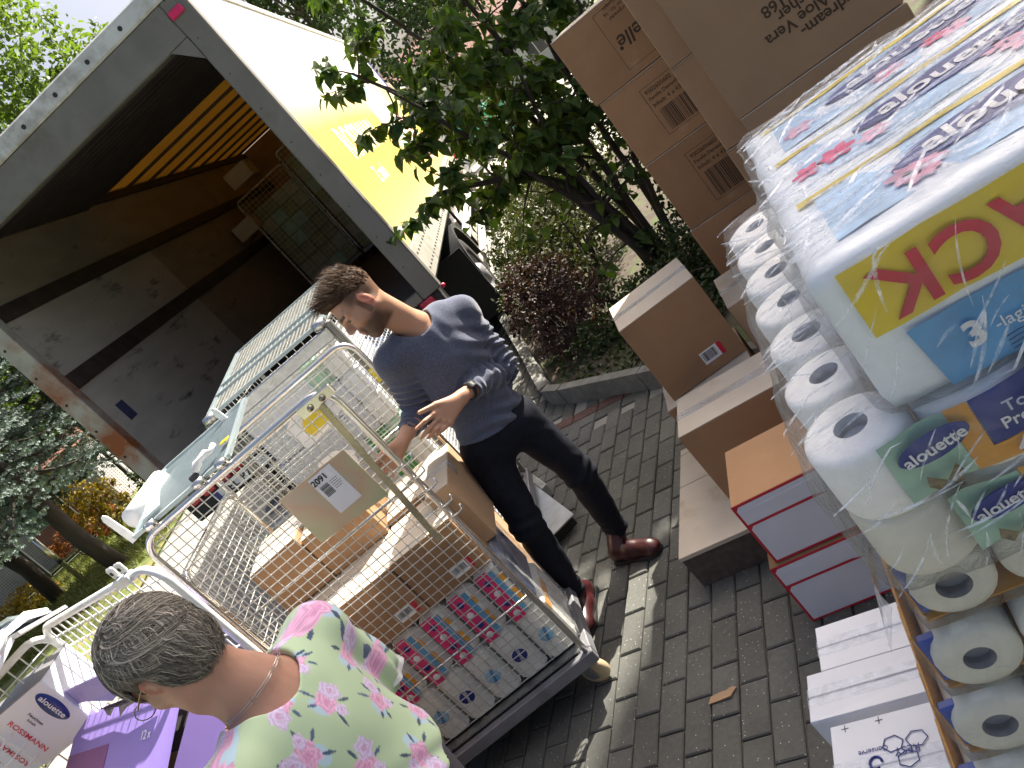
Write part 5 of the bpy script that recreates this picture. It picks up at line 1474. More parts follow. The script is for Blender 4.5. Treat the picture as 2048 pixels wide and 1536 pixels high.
# --- lower packs with roll ends facing the viewer, each row slipped a little to the left
for k in range(5):
    z = 1.142 - k*.104; sl = -.036*k
    t = thing('toilet_roll_pack', f'orange and blue toilet roll pack with roll ends showing, row {("one","two","three","four","five")[k]} below the upright rolls', 'toilet paper', (.192+sl*.9,.79-.004*k,z), rT, 'packs with roll ends showing')
    for i in range(4):
        for j in range(2):
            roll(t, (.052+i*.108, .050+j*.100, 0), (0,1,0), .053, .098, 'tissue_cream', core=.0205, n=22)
    b = MB(); b.cbox((-.004,.012,-.051),(.43,.20,-.0485),.001); b.cbox((-.006,.02,-.048),(-.003,.20,.048),.001); b.build('orange_wrap', MAT['orange'], t)
    b = MB(); b.cbox((-.003,.016,-.04),(.03,.03,.04),.002); b.build('blue_wrap', M('blue_wrap%d'%k,(0.03,0.07,0.36),0.35), t)
    rounded_block('film', (-.010,-.008,-.0518),(.44,.205,.0518), .012, film_mat('roll_film%d'%k, haze=0.05, wr=0.8, scale=20, gloss=0.08), t, 16, 8, 4, lump=.0008, seed=k)
# pallet and boxes carrying the paper
t = thing('carton_base', 'large brown carton carrying the toilet paper, at the right edge', 'box', (.30,.86,0), rT)
b = MB(); b.cbox((-.05,.25,0),(1.0,.9,1.19),.005); b.build('body', MAT['kraft'], t)
b = MB(); b.cbox((-.20,-.02,0),(1.0,.245,.66),.005); b.build('step', MAT['kraft'], t)
# ---------------------------------------------------------------- vegetation
MAT['lilac'] = leaf_mat('lilac_leaf', (0.030,0.075,0.016), (0.095,0.15,0.028), 0.42, 0.45)
MAT['birch'] = leaf_mat('birch_leaf', (0.08,0.14,0.03), (0.15,0.22,0.05), 0.45)
MAT['oak'] = leaf_mat('dark_leaf', (0.025,0.055,0.018), (0.05,0.085,0.025), 0.3)
MAT['spruce'] = leaf_mat('blue_spruce_needle', (0.09,0.135,0.125), (0.17,0.22,0.20), 0.08, 0.6)
MAT['fir'] = leaf_mat('green_spruce_needle', (0.03,0.065,0.04), (0.06,0.10,0.055), 0.1, 0.6)
MAT['barberry'] = leaf_mat('barberry_leaf', (0.035,0.018,0.022), (0.06,0.032,0.032), 0.2)
MAT['shrub'] = leaf_mat('shrub_leaf', (0.035,0.055,0.02), (0.075,0.085,0.035), 0.25)
MAT['shrub_dark'] = leaf_mat('shrub_dark_leaf', (0.022,0.045,0.015), (0.045,0.07,0.02), 0.25)
MAT['autumn'] = leaf_mat('autumn_leaf', (0.16,0.10,0.015), (0.30,0.22,0.03), 0.4)
MAT['redbush'] = leaf_mat('red_bush_leaf', (0.17,0.05,0.02), (0.26,0.10,0.03), 0.4)
MAT['bark'] = M('bark', (0.075,0.058,0.045), 0.95, 0, 0.35, 8, stretch=(1,1,.25), bump=0.8, bscale=22)
MAT['bark_dark'] = M('bark_dark', (0.04,0.032,0.027), 0.95, 0, 0.35, 8, stretch=(1,1,.25), bump=0.8, bscale=22)

LEAF_OVAL = (np.array([(0,0),(0,.5),(0,1),(-.26,.22),(-.24,.62),(.26,.22),(.24,.62)]), np.array([(0,1,3),(1,4,3),(1,2,4),(0,5,1),(1,5,6),(1,6,2)]))
LEAF_HEART = (np.array([(0,.06),(0,.5),(0,1.05),(-.42,.12),(-.34,.58),(.42,.12),(.34,.58)]), LEAF_OVAL[1])
LEAF_QUAD = (np.array([(-.35,0),(.35,.1),(.25,.9),(-.2,1.0)]), np.array([(0,1,2),(0,2,3)]))
def leaf_cloud(P, tip, nrm, size, shape, fold=0.25, droop=0.15):
    """P (n,3), tip (n,3), nrm (n,3) -> verts, tris"""
    tip = tip/np.linalg.norm(tip,axis=1)[:,None]
    side = np.cross(tip, nrm); side /= (np.linalg.norm(side,axis=1)[:,None]+1e-9)
    up = np.cross(side, tip)
    S, T = shape; k = len(S)
    x = S[:,0]; y = S[:,1]
    sz = size[:,None,None]
    v = P[:,None,:] + sz*(side[:,None,:]*x[None,:,None] + tip[:,None,:]*y[None,:,None] + up[:,None,:]*(fold*np.abs(x) - droop*y*y)[None,:,None])
    f = T[None,:,:] + (np.arange(len(P))*k)[:,None,None]
    return v.reshape(-1,3), f.reshape(-1,3)
def unit(v): return v/(np.linalg.norm(v,axis=1)[:,None]+1e-9)
def crown_pts(blobs, n, r, shell=0.55):
    """points in a union of ellipsoids, denser near the surface, gathered in clumps"""
    w = np.array([b[1][0]*b[1][1]*b[1][2] for b in blobs])**.66; w /= w.sum()
    out = []; nrm = []
    for (c, rad), q in zip(blobs, w):
        m = int(n*q)
        ncl = max(6, m//26)
        d = unit(r.normal(size=(ncl,3))); rr = shell + (1-shell)*r.random(ncl)**.6
        cc = d*rr[:,None]
        idx = r.integers(0, ncl, m)
        p = cc[idx] + r.normal(size=(m,3))*.085
        out.append(p*np.array(rad) + np.array(c)); nrm.append(unit(p/np.array(rad)))
    return np.concatenate(out), np.concatenate(nrm)
def foliage(name, parent, blobs, n, size, mat, shape=LEAF_OVAL, seed=0, up=0.5, hang=0.0, shell=0.5, fold=.25):
    r = np.random.default_rng(seed)
    P, nm = crown_pts(blobs, n, r, shell)
    m = len(P)
    tip = unit(nm*.7 + r.normal(size=(m,3))*.8 + np.array([0,0,-hang]))
    nn = unit(r.normal(size=(m,3))*.6 + np.array([0,0,up]) + nm*.5)
    v, f = leaf_cloud(P, tip, nn, size*(.6+.8*r.random(m)), shape, fold)
    off = np.array(parent.matrix_basis.translation)
    o = link(name, np_mesh(name, v-off, f, mat, False), parent)
    return tag(o, kind='stuff')
def branch(b, p0, p1, r0, r1, bend=0.1, n=5, rr=rng, sides=7):
    p0 = Vector(p0); p1 = Vector(p1); d = p1-p0; L = d.length
    w = Vector((rr.uniform(-1,1),rr.uniform(-1,1),rr.uniform(-.5,1)))*L*bend
    pts = []; rs = []
    for i in range(n+1):
        t = i/n
        pts.append(p0 + d*t + w*math.sin(PI*t) + Vector((rr.uniform(-1,1),rr.uniform(-1,1),rr.uniform(-1,1)))*L*.012)
        rs.append(r0 + (r1-r0)*t)
    b.tube(pts, rs, sides)
    return pts

# --- lilac bush beside the stacked cartons
def lilac():
    base = Vector((1.42,5.55,.0))
    t = thing('lilac_bush', 'tall leafy lilac bush leaning over the yellow truck side', 'bush', base)
    rr = random.Random(11); nrr = np.random.default_rng(11)
    wood = MB(); tips = []
    stems = [((1.36,5.52,.05),[(1.30,5.5,.65),(1.19,5.5,1.07),(.98,5.45,1.33),(.66,5.4,1.50),(.46,5.38,1.60)],.045),
             ((1.42,5.55,.05),[(1.33,5.55,.8),(1.12,5.55,1.5),(.80,5.55,2.1),(.56,5.5,2.5)],.035),
             ((1.46,5.6,.05),[(1.42,5.62,1.0),(1.25,5.62,1.8),(1.02,5.6,2.5),(.85,5.6,3.1)],.035),
             ((1.50,5.55,.05),[(1.52,5.6,1.0),(1.48,5.65,2.0),(1.36,5.7,2.9),(1.3,5.7,3.5)],.032),
             ((1.55,5.6,.05),[(1.66,5.62,1.0),(1.76,5.7,1.9),(1.80,5.75,2.8),(1.8,5.8,3.4)],.03),
             ((1.5,5.5,.05),[(1.68,5.45,.9),(1.9,5.4,1.6),(2.1,5.4,2.3)],.026),
             ((1.40,5.5,.05),[(1.18,5.4,.9),(.96,5.25,1.5),(.74,5.15,2.0),(.60,5.1,2.3)],.028),
             ((1.36,5.52,.4),[(1.27,5.42,1.2),(1.30,5.3,1.6),(1.36,5.2,2.0),(1.4,5.1,2.5)],.022)]
    for p0, pts, r0 in stems:
        path = [Vector(p0)] + [Vector(p) for p in pts]; prev = path[0]; n = len(path)
        for i in range(1,n):
            a = r0*(1-.75*(i-1)/(n-1)); c = r0*(1-.75*i/(n-1))
            branch(wood, path[i-1], path[i], a, c, .04, 4, rr)
            if i >= 2 or p0[2] > .3:
                for q in range(5):
                    s = path[i-1].lerp(path[i], rr.random())
                    d = Vector((rr.gauss(0,1),rr.gauss(0,.9),rr.gauss(.25,.6))).normalized()
                    L = rr.uniform(.18,.40)
                    e = s + d*L
                    bp = branch(wood, s, e, c*.5+.003, .0025, .12, 4, rr, 5)
                    for k in (1,2,3,4): tips.append((bp[k], d))
                    for z_ in range(2):
                        d2 = (d + Vector((rr.gauss(0,.8),rr.gauss(0,.8),rr.gauss(0,.6)))).normalized(); e2 = bp[3] + d2*rr.uniform(.10,.26)
                        bp2 = branch(wood, bp[3], e2, .004, .002, .1, 3, rr, 4)
                        for k in (1,2,3): tips.append((bp2[k], d2))
    wood.v = [tuple(Vector(p)-base) for p in wood.v]
    wood.build('trunk', MAT['bark_dark'], t)
    P=[]; D=[]; Nn=[]
    for p, d in tips:
        # keep the window below the main branch open
        for k in range(3):
            a = Vector((rr.gauss(0,1),rr.gauss(0,1),rr.gauss(-.35,.5))).normalized()
            q = p + a*.02
            if q.z < 1.28 and q.x > .8: 
                if rr.random() < .85: continue
            P.append(q); D.append(a + Vector((0,0,-.25))); Nn.append(Vector((rr.gauss(0,.5),rr.gauss(-.3,.5),1)))
    P=np.array(P); D=np.array(D); Nn=unit(np.array(Nn))
    v, f = leaf_cloud(P, D, Nn, .062+.045*nrr.random(len(P)), LEAF_HEART, .35, .3)
    o = link('crown', np_mesh('crown', v-np.array(base), f, MAT['lilac'], False), t); tag(o, kind='stuff')
    return t
lilac()

# --- young linden added behind the lilac, out of view, to shade the paving
# (built after the tree helper below)
# --- low shrubs in the bed
def shrub(label, loc, blobs, n, size, mat, seed, shape=LEAF_OVAL, name='shrub', cat='shrub', shell=.45):
    t = thing(name, label, cat, loc)
    b = MB(); rr = random.Random(seed)
    for k in range(9):
        c, rad = rr.choice(blobs)
        e = Vector(c) + Vector((rr.uniform(-.7,.7)*rad[0],rr.uniform(-.7,.7)*rad[1],rr.uniform(-.2,.8)*rad[2]))
        branch(b, Vector(loc)+Vector((rr.uniform(-.05,.05),rr.uniform(-.05,.05),0)), e, .012, .004, .1, 4, rr, 5)
    b.v = [tuple(Vector(p)-Vector(loc)) for p in b.v]
    b.build('stems', MAT['bark_dark'], t)
    foliage('crown', t, blobs, n, size, mat, shape, seed, shell=shell)
    return t
shrub('dark purple barberry shrub at the corner of the planting bed', (.66,5.95,.05), [((.56,5.70,.24),(.26,.3,.24)),((.72,6.2,.42),(.30,.36,.34)),((.50,6.15,.36),(.22,.3,.30)),((.66,5.9,.58),(.16,.22,.22)),((.82,5.75,.3),(.22,.3,.3)),((.60,6.45,.5),(.18,.22,.25))], 7000, .032, MAT['barberry'], 21)
shrub('mottled green shrub behind the purple barberry beside the drive', (.78,7.1,.05), [((.72,7.05,.32),(.34,.5,.32)),((.85,7.6,.38),(.35,.5,.36))], 4500, .036, MAT['shrub'], 22)
shrub('small-leaved green shrub rising behind the lilac stems', (1.25,6.9,.05), [((1.15,6.8,.55),(.5,.5,.55)),((1.5,7.3,.7),(.5,.6,.65)),((1.05,7.6,.5),(.4,.5,.5))], 9000, .042, MAT['shrub'], 23)
shrub('low dark green ground shrub below the lilac trunk', (1.0,5.2,.05), [((.95,5.35,.16),(.42,.40,.17)),((1.25,4.75,.18),(.5,.45,.2)),((1.7,5.1,.25),(.5,.5,.3))], 6500, .035, MAT['shrub_dark'], 24)
shrub('tall dark green shrub behind the stacked cartons', (2.2,5.6,.05), [((2.15,5.5,1.0),(.6,.6,1.0)),((2.6,6.1,1.3),(.8,.7,1.2))], 8000, .055, MAT['shrub_dark'], 25)
shrub('green shrub beside the drive beyond the planting bed', (1.85,9.4,.05), [((1.75,9.3,.6),(.6,.7,.6)),((2.3,10.2,.9),(.8,.8,.9))], 6000, .055, MAT['shrub'], 26)

# --- background trees
def tree(label, loc, H, blobs, n, size, mat, seed, name='broadleaf_tree', tr=.14, shape=LEAF_OVAL, group='trees behind the truck', bark='bark'):
    t = thing(name, label, 'tree', loc, 0, group)
    rr = random.Random(seed); b = MB(); loc = Vector(loc)
    top = loc + Vector((rr.uniform(-.3,.3),rr.uniform(-.3,.3),H*.8))
    pts = branch(b, loc+Vector((0,0,-.1)), top, tr, tr*.25, .03, 8, rr, 9)
    for c, rad in blobs:
        for k in range(4):
            s = pts[rr.randrange(3,8)]
            e = Vector(c)+Vector((rr.uniform(-.6,.6)*rad[0],rr.uniform(-.6,.6)*rad[1],rr.uniform(-.5,.6)*rad[2]))
            branch(b, s, e, tr*.3, .012, .12, 5, rr, 6)
    b.v = [tuple(Vector(p)-loc) for p in b.v]
    b.build('trunk', MAT[bark], t)
    foliage('crown', t, blobs, n, size, mat, shape, seed, hang=.4)
    return t
tree('tall light green birch at the upper left behind the truck', (-4.2,17,0), 9.5, [((-4.3,17,6.2),(2.0,1.8,1.7)),((-3.2,17.5,7.6),(1.7,1.6,1.5)),((-5.5,16.8,7.8),(1.8,1.7,1.8)),((-5.0,17,5.0),(1.6,1.5,1.2)),((-3.2,17,5.2),(1.5,1.3,1.1)),((-2.0,17.5,6.2),(1.3,1.2,1.2)),((-6.3,17,6.3),(1.5,1.3,1.3))], 20000, .13, MAT['birch'], 31, 'birch_tree')
tree('light green birch farther left above the truck roof', (-7.6,18.5,0), 9, [((-7.6,18.5,6.5),(2.2,1.8,2.0)),((-6.6,18.2,8.2),(1.8,1.6,1.6)),((-8.4,18.5,4.6),(1.6,1.5,1.2))], 18000, .13, MAT['birch'], 32, 'birch_tree')
tree('dark green oak whose crown shows over the truck roof', (2.3,24,0), 9, [((2.2,24,6.4),(2.0,1.8,1.6)),((3.4,24.5,7.4),(2.0,1.8,1.6)),((1.4,24,8.2),(1.5,1.5,1.3))], 8000, .16, MAT['oak'], 33, 'oak_tree')
tree('broad green tree beyond the far house', (6.5,34,0), 9, [((6.2,34,5.4),(3.0,2.2,2.6)),((9,35,6.5),(3,2.5,2.6))], 8000, .22, MAT['oak'], 34, 'oak_tree')
tree('green tree at the far left behind the fence', (-12.5,24,0), 8, [((-12.5,24,4.0),(2.8,2.2,2.2)),((-15,24,5.0),(3,2.2,2.6)),((-10,24.5,4.8),(2.2,2,1.9))], 9000, .2, MAT['birch'], 35)

tree('young linden beside the planting bed behind the lilac', (4.1,7.0,0), 5.8, [((4.25,6.75,4.45),(.75,.75,1.25)),((3.75,7.1,4.3),(.8,.8,1.3)),((4.05,6.8,3.4),(.9,.8,.9))], 20000, .10, MAT['lilac'], 36, 'linden_tree', .07)  # added out of view, crown shaped to shade the ground behind the man
def spruce(label, loc, H, z0, R, mat, seed, nb=70, only=None, twig=.13, tr=.16):
    t = thing('spruce_tree', label, 'tree', loc, 0, 'spruces left of the truck')
    rr = random.Random(seed); nr_ = np.random.default_rng(seed); loc = Vector(loc); b = MB()
    branch(b, Vector((0,0,-.1)), Vector((0,0,H)), tr, .02, .005, 10, rr, 9)
    P=[]; D=[]
    for k in range(nb):
        f = (k+.5)/nb; z = z0 + (H-z0)*f**1.15
        L = R*(1-f)**.75*rr.uniform(.8,1.1)+.15; a = k*2.39996 + rr.uniform(-.2,.2)
        d = Vector((math.cos(a),math.sin(a),0)); pts=[]
        for i in range(7):
            s = i/6; pts.append(Vector((0,0,z)) + d*(L*s) + Vector((0,0,-L*.28*math.sin(s*2.2)+.10*L*s*s)))
        b.tube(pts, [.022*(1-i/7)+.004 for i in range(7)], 5)
        sd = Vector((-d.y,d.x,0))
        for i in range(1,7):
            for sgn in (-1,1):
                l2 = L*.42*(1-i/8)
                for q in range(max(3,int(l2/.055)+1)):
                    u = q*.055
                    c = pts[i].lerp(pts[i-1], rr.random()*.8) + (sd*sgn*.8+d*.6).normalized()*u + Vector((0,0,-.25*u+rr.uniform(-.03,.03)))
                    dd = (sd*sgn*.8+d*.7+Vector((rr.gauss(0,.3),rr.gauss(0,.3),rr.gauss(-.05,.25)))).normalized()
                    P.append(c); D.append(dd)
        for i in range(2,7): P.append(pts[i]); D.append(d)
    b.build('trunk', MAT['bark_dark'], t)
    P=np.array(P); D=np.array(D)
    # bottle-brush twigs: needles all round
    nn=18; m=len(P)
    x = unit(np.cross(D, np.array([.13,.27,.95]))); y = np.cross(D,x)
    vs=[]; 
    for q in range(nn):
        a = nr_.random(m)*6.283; s = nr_.random(m)
        base = P + D*(s*twig)[:,None]
        out = unit((x*np.cos(a)[:,None]+y*np.sin(a)[:,None]) + D*.75)
        w = np.cross(out, D)*.012
        ln = (.052*(1-.3*s))[:,None]
        vs.append(np.stack([base-w, base+w, base+out*ln+w*.4, base+out*ln-w*.4],1))
    V_=np.concatenate(vs).reshape(-1,3); F_=np.arange(len(V_)).reshape(-1,4)
    o = link('crown', np_mesh('crown', V_, F_, mat, False), t); tag(o, kind='stuff')
    return t
spruce('blue spruce with drooping pale boughs left of the truck', (-6.9,13.2,0), 8.5, 2.0, 2.9, MAT['spruce'], 41, 75)
spruce('second spruce at the left edge, darker and farther back', (-9.3,15.6,0), 9.5, 2.2, 2.8, MAT['fir'], 42, 70)
spruce('slim green spruce rising above the truck header', (-5.9,15.5,0), 7.6, 2.6, 1.8, MAT['fir'], 43, 60)
# shrubs by the fence
shrub('yellow autumn shrub by the trunk near the fence', (-7.9,16.2,0), [((-7.9,16.2,1.1),(.45,.45,.8)),((-7.5,16.3,.6),(.4,.4,.5))], 2200, .07, MAT['autumn'], 51)
shrub('rusty red shrub in front of the wire fence', (-9.3,17.6,0), [((-9.3,17.6,.5),(.6,.4,.5)),((-8.7,17.7,.4),(.4,.4,.4))], 2200, .06, MAT['redbush'], 52)
shrub('straw coloured bush on the lawn at the left', (-10.6,16.4,0), [((-10.6,16.4,.3),(.9,.5,.3)),((-9.9,16.0,.25),(.6,.5,.25))], 2600, .06, MAT['autumn'], 53)
shrub('dark green bush behind the truck corner near the fence', (-6.6,16.8,0), [((-6.6,16.8,.5),(.7,.5,.5)),((-5.8,17,.6),(.6,.5,.6))], 2600, .07, MAT['shrub_dark'], 54)
# two bare trunks on the lawn
for k,(x,y,H,r0,lb_) in enumerate(((-7.35,13.75,2.6,.16,''),)):
    pass
# grass on the lawn
r_ = np.random.default_rng(5); n_=26000
P = np.stack([-5.7-7.5*r_.random(n_), 12.2+7.2*r_.random(n_), np.full(n_,-.008)],1)
tip = unit(np.stack([r_.normal(size=n_)*.35, r_.normal(size=n_)*.35, np.ones(n_)],1)); nn_ = unit(r_.normal(size=(n_,3)))
v,f = leaf_cloud(P, tip, nn_, .06+.07*r_.random(n_), (np.array([(-.08,0),(.08,0),(.0,1)]), np.array([(0,1,2)])), 0, .2)
o = link('grass', np_mesh('grass', v, f, leaf_mat('grass_blade',(0.09,0.13,0.025),(0.17,0.17,0.05),.3), False)); tag(o, 'short patchy grass on the lawn left of the truck', 'grass', kind='stuff')
# small plants and fallen leaves in the bed by the kerb
n_=1500; P = np.stack([.3+1.3*r_.random(n_), 4.3+1.6*r_.random(n_), np.full(n_,.058)],1)
ok = (P[:,0]-.2)*.875 + (P[:,1]-5.16)*.485 > .06
P = P[ok]; n_=len(P); tip = unit(np.stack([r_.normal(size=n_), r_.normal(size=n_), .15+r_.random(n_)*.8],1))
v,f = leaf_cloud(P, tip, unit(r_.normal(size=(n_,3))*.4+np.array([0,0,1])), .02+.05*r_.random(n_), LEAF_OVAL)
o = link('bed_ground_cover', np_mesh('bed_ground_cover', v, f, MAT['shrub_dark'], False)); tag(o, 'low ground cover and fallen leaves in the planting bed', 'ground cover', kind='stuff')
# ---------------------------------------------------------------- people: smooth bodies from distance fields
class Field:
    def __init__(s, lo, hi, h):
        s.lo = np.array(lo, dtype=np.float32); s.h = h
        s.n = np.ceil((np.array(hi)-np.array(lo))/h).astype(int)+1
        s.f = np.full(s.n, 0.5, dtype=np.float32)
    def sub(s, lo, hi):
        a = np.clip(np.floor((np.array(lo)-s.lo)/s.h).astype(int), 0, s.n-1); b = np.clip(np.ceil((np.array(hi)-s.lo)/s.h).astype(int)+1, 1, s.n)
        b = np.maximum(b, a+1)
        sl = tuple(slice(a[i],b[i]) for i in range(3))
        ax = [s.lo[i]+s.h*np.arange(a[i],b[i],dtype=np.float32) for i in range(3)]
        X,Y,Z = np.meshgrid(*ax, indexing='ij')
        return sl, np.stack([X,Y,Z],-1)
    def _mix(s, sl, d, k, op):
        f = s.f[sl]
        if op == 'add':
            if k > 0:
                h = np.clip(.5+.5*(f-d)/k,0,1); s.f[sl] = f*(1-h)+d*h - k*h*(1-h)
            else: s.f[sl] = np.minimum(f,d)
        else:
            if k > 0:
                h = np.clip(.5-.5*(f+d)/k,0,1); s.f[sl] = f*(1-h)-d*h + k*h*(1-h)
            else: s.f[sl] = np.maximum(f,-d)
    def cap(s, a, b, ra, rb, k=.02, op='add'):
        a = np.array(a,dtype=np.float32); b = np.array(b,dtype=np.float32); m = max(ra,rb)+k+.03
        sl,P = s.sub(np.minimum(a,b)-m, np.maximum(a,b)+m)
        ba = b-a; t = np.clip(((P-a)@ba)/max(1e-9,float(ba@ba)),0,1)
        d = np.linalg.norm(P-a-t[...,None]*ba,axis=-1) - (ra+(rb-ra)*t)
        s._mix(sl,d,k,op)
    def ell(s, c, r, R=None, k=.02, op='add'):
        c = np.array(c,dtype=np.float32); r = np.array(r,dtype=np.float32); m = r.max()+k+.03
        sl,P = s.sub(c-m, c+m); p = P-c
        if R is not None: p = p@np.array(R,dtype=np.float32).T     # rows of R are the local axes
        k0 = np.linalg.norm(p/r,axis=-1); k1 = np.linalg.norm(p/(r*r),axis=-1)
        d = np.where(k1>1e-6, k0*(k0-1)/np.maximum(k1,1e-6), -r.min())
        s._mix(sl,d,k,op)
    def cut(s, p, n):
        """remove the half space on the +n side of p"""
        p = np.array(p); n = np.array(n,float); n /= np.linalg.norm(n)
        ax = [s.lo[i]+s.h*np.arange(s.n[i],dtype=np.float32) for i in range(3)]
        d = (ax[0]*n[0])[:,None,None]+(ax[1]*n[1])[None,:,None]+(ax[2]*n[2])[None,None,:] - float(p@n)
        s.f = np.maximum(s.f, d.astype(np.float32))
    def disp(s, fn, band=.03):
        m = np.abs(s.f) < band
        idx = np.argwhere(m); P = s.lo + idx*s.h
        s.f[m] -= fn(P).astype(np.float32)
    def mesh(s):
        f = s.f; ins = f < 0
        n = s.n
        c = np.zeros(n-1, dtype=np.int8)
        offs = [(i,j,k) for i in (0,1) for j in (0,1) for k in (0,1)]
        for i,j,k in offs: c += ins[i:n[0]-1+i, j:n[1]-1+j, k:n[2]-1+k]
        act = (c>0)&(c<8); cells = np.argwhere(act)
        vid = np.full(n-1, -1, dtype=np.int32); vid[act] = np.arange(len(cells))
        acc = np.zeros((len(cells),3)); cnt = np.zeros(len(cells))
        for ax in range(3):
            for o in [(a,b) for a in (0,1) for b in (0,1)]:
                p0 = np.zeros(3,int); q = [k for k in range(3) if k!=ax]; p0[q[0]],p0[q[1]] = o
                p1 = p0.copy(); p1[ax] = 1
                i0 = cells+p0; i1 = cells+p1
                f0 = f[i0[:,0],i0[:,1],i0[:,2]]; f1 = f[i1[:,0],i1[:,1],i1[:,2]]
                m = (f0<0)!=(f1<0)
                t = np.where(m, f0/np.where(np.abs(f0-f1)<1e-12,1,f0-f1), 0)
                pos = p0 + t[:,None]*(p1-p0)
                acc[m] += pos[m]; cnt[m] += 1
        V_ = s.lo + (cells + acc/np.maximum(cnt,1)[:,None])*s.h
        F_ = []
        for ax in range(3):
            q = [k for k in range(3) if k!=ax]
            sa = [slice(None)]*3; sb = [slice(None)]*3; sa[ax]=slice(0,-1); sb[ax]=slice(1,None)
            a = ins[tuple(sa)]; b = ins[tuple(sb)]
            e = np.argwhere(a!=b)
            e = e[(e[:,q[0]]>0)&(e[:,q[1]]>0)&(e[:,q[0]]<n[q[0]]-1)&(e[:,q[1]]<n[q[1]]-1)]
            d0 = np.zeros(3,int); d0[q[0]]=1; d1 = np.zeros(3,int); d1[q[1]]=1
            g = lambda x: vid[x[:,0],x[:,1],x[:,2]]
            quad = np.stack([g(e-d0-d1), g(e-d1), g(e), g(e-d0)],1)
            flip = a[e[:,0],e[:,1],e[:,2]]
            if ax == 1: flip = ~flip
            quad = np.where(flip[:,None], quad, quad[:,::-1])
            F_.append(quad)
        F_ = np.concatenate(F_); F_ = F_[(F_>=0).all(1)]
        return V_, F_

def relax(V_, F_, it=2, lam=.5):
    n = len(V_)
    E_ = np.concatenate([F_[:,[0,1]],F_[:,[1,2]],F_[:,[2,3]],F_[:,[3,0]]])
    for _ in range(it):
        s = np.zeros((n,3)); c = np.zeros(n)
        for k in range(3):
            s[:,k] = np.bincount(E_[:,0], V_[E_[:,1],k], n) + np.bincount(E_[:,1], V_[E_[:,0],k], n)
        c = np.bincount(E_[:,0], minlength=n) + np.bincount(E_[:,1], minlength=n)
        V_ = V_ + lam*(s/np.maximum(c,1)[:,None]-V_)
    return V_

def wave(P, seed, freqs, amp):
    r = np.random.default_rng(seed); d = np.zeros(len(P))
    for fq in freqs:
        k = r.normal(size=3); k /= np.linalg.norm(k)
        w = r.normal(size=3); w /= np.linalg.norm(w)
        d += np.sin(P@k*fq + 1.7*np.sin(P@w*fq*.43 + r.uniform(0,6)) + r.uniform(0,6))*(freqs[0]/fq)**.7
    return d*amp

class Frame:
    def __init__(s, o, f, u):
        s.o = np.array(o,float); f = np.array(f,float); s.F = f/np.linalg.norm(f)
        u = np.array(u,float); l = np.cross(u, s.F); s.L = l/np.linalg.norm(l); s.U = np.cross(s.F, s.L)
        s.R = np.stack([s.F,s.L,s.U])
    def w(s, f, l, u): return s.o + s.F*f + s.L*l + s.U*u
    def loc(s, P): return (P-s.o)@s.R.T

def skull(fd, H, sc=1.0, neck=None, nr=(.056,.062)):
    e = lambda f,l,u,r,k=.02,op='add': fd.ell(H.w(f*sc,l*sc,u*sc), np.array(r)*sc, H.R, k*sc, op)
    c = lambda a,b,ra,rb,k=.015,op='add': fd.cap(H.w(*[q*sc for q in a]), H.w(*[q*sc for q in b]), ra*sc, rb*sc, k*sc, op)
    e(-.014,0,.032,(.097,.076,.090))
    e(.026,0,-.040,(.064,.060,.078),.03)
    e(.066,0,-.100,(.022,.026,.020),.03)
    for s in (-1,1):
        c((-.010,.055*s,-.050),(.058,.022*s,-.098),.022,.018,.03)
        c((.080,.010*s,.026),(.062,.050*s,.026),.013,.012,.02)          # brow
        e(.052,.046*s,-.022,(.030,.020,.022),.025)                       # cheek bone
    for s in (-1,1):
        e(.094,.033*s,.004,(.018,.021,.014),.012,'sub')
        e(.0735,.032*s,.004,(.013,.013,.013),.004)
        c((.086,.018*s,.0125),(.078,.046*s,.011),.0035,.003,.006)       # upper lid
    c((.088,0,.016),(.108,0,-.020),.0085,.0125,.015)
    for s in (-1,1): e(.098,.012*s,-.026,(.011,.008,.008),.008)
    c((.088,-.016,-.054),(.088,.016,-.054),.0075,.0075,.010); c((.086,-.013,-.066),(.086,.013,-.066),.009,.009,.010)
    c((.098,-.02,-.0600),(.098,.02,-.0600),.0028,.0028,.004,'sub')
    for s in (-1,1):
        R2 = np.stack([H.F*.92-H.U*.25, H.L*.96*1+H.F*(-.25*s), H.U])
        e2 = R2/np.linalg.norm(R2,axis=1)[:,None]
        fd.ell(H.w(-.012*sc,.079*s*sc,-.008*sc), np.array((.018,.0075,.030))*sc, e2, .006*sc)
        fd.ell(H.w(-.006*sc,.088*s*sc,-.004*sc), np.array((.011,.006,.020))*sc, e2, .005*sc, 'sub')
    if neck is not None:
        fd.cap(H.w(-.026*sc,0,-.045*sc), neck, nr[0], nr[1], .03)

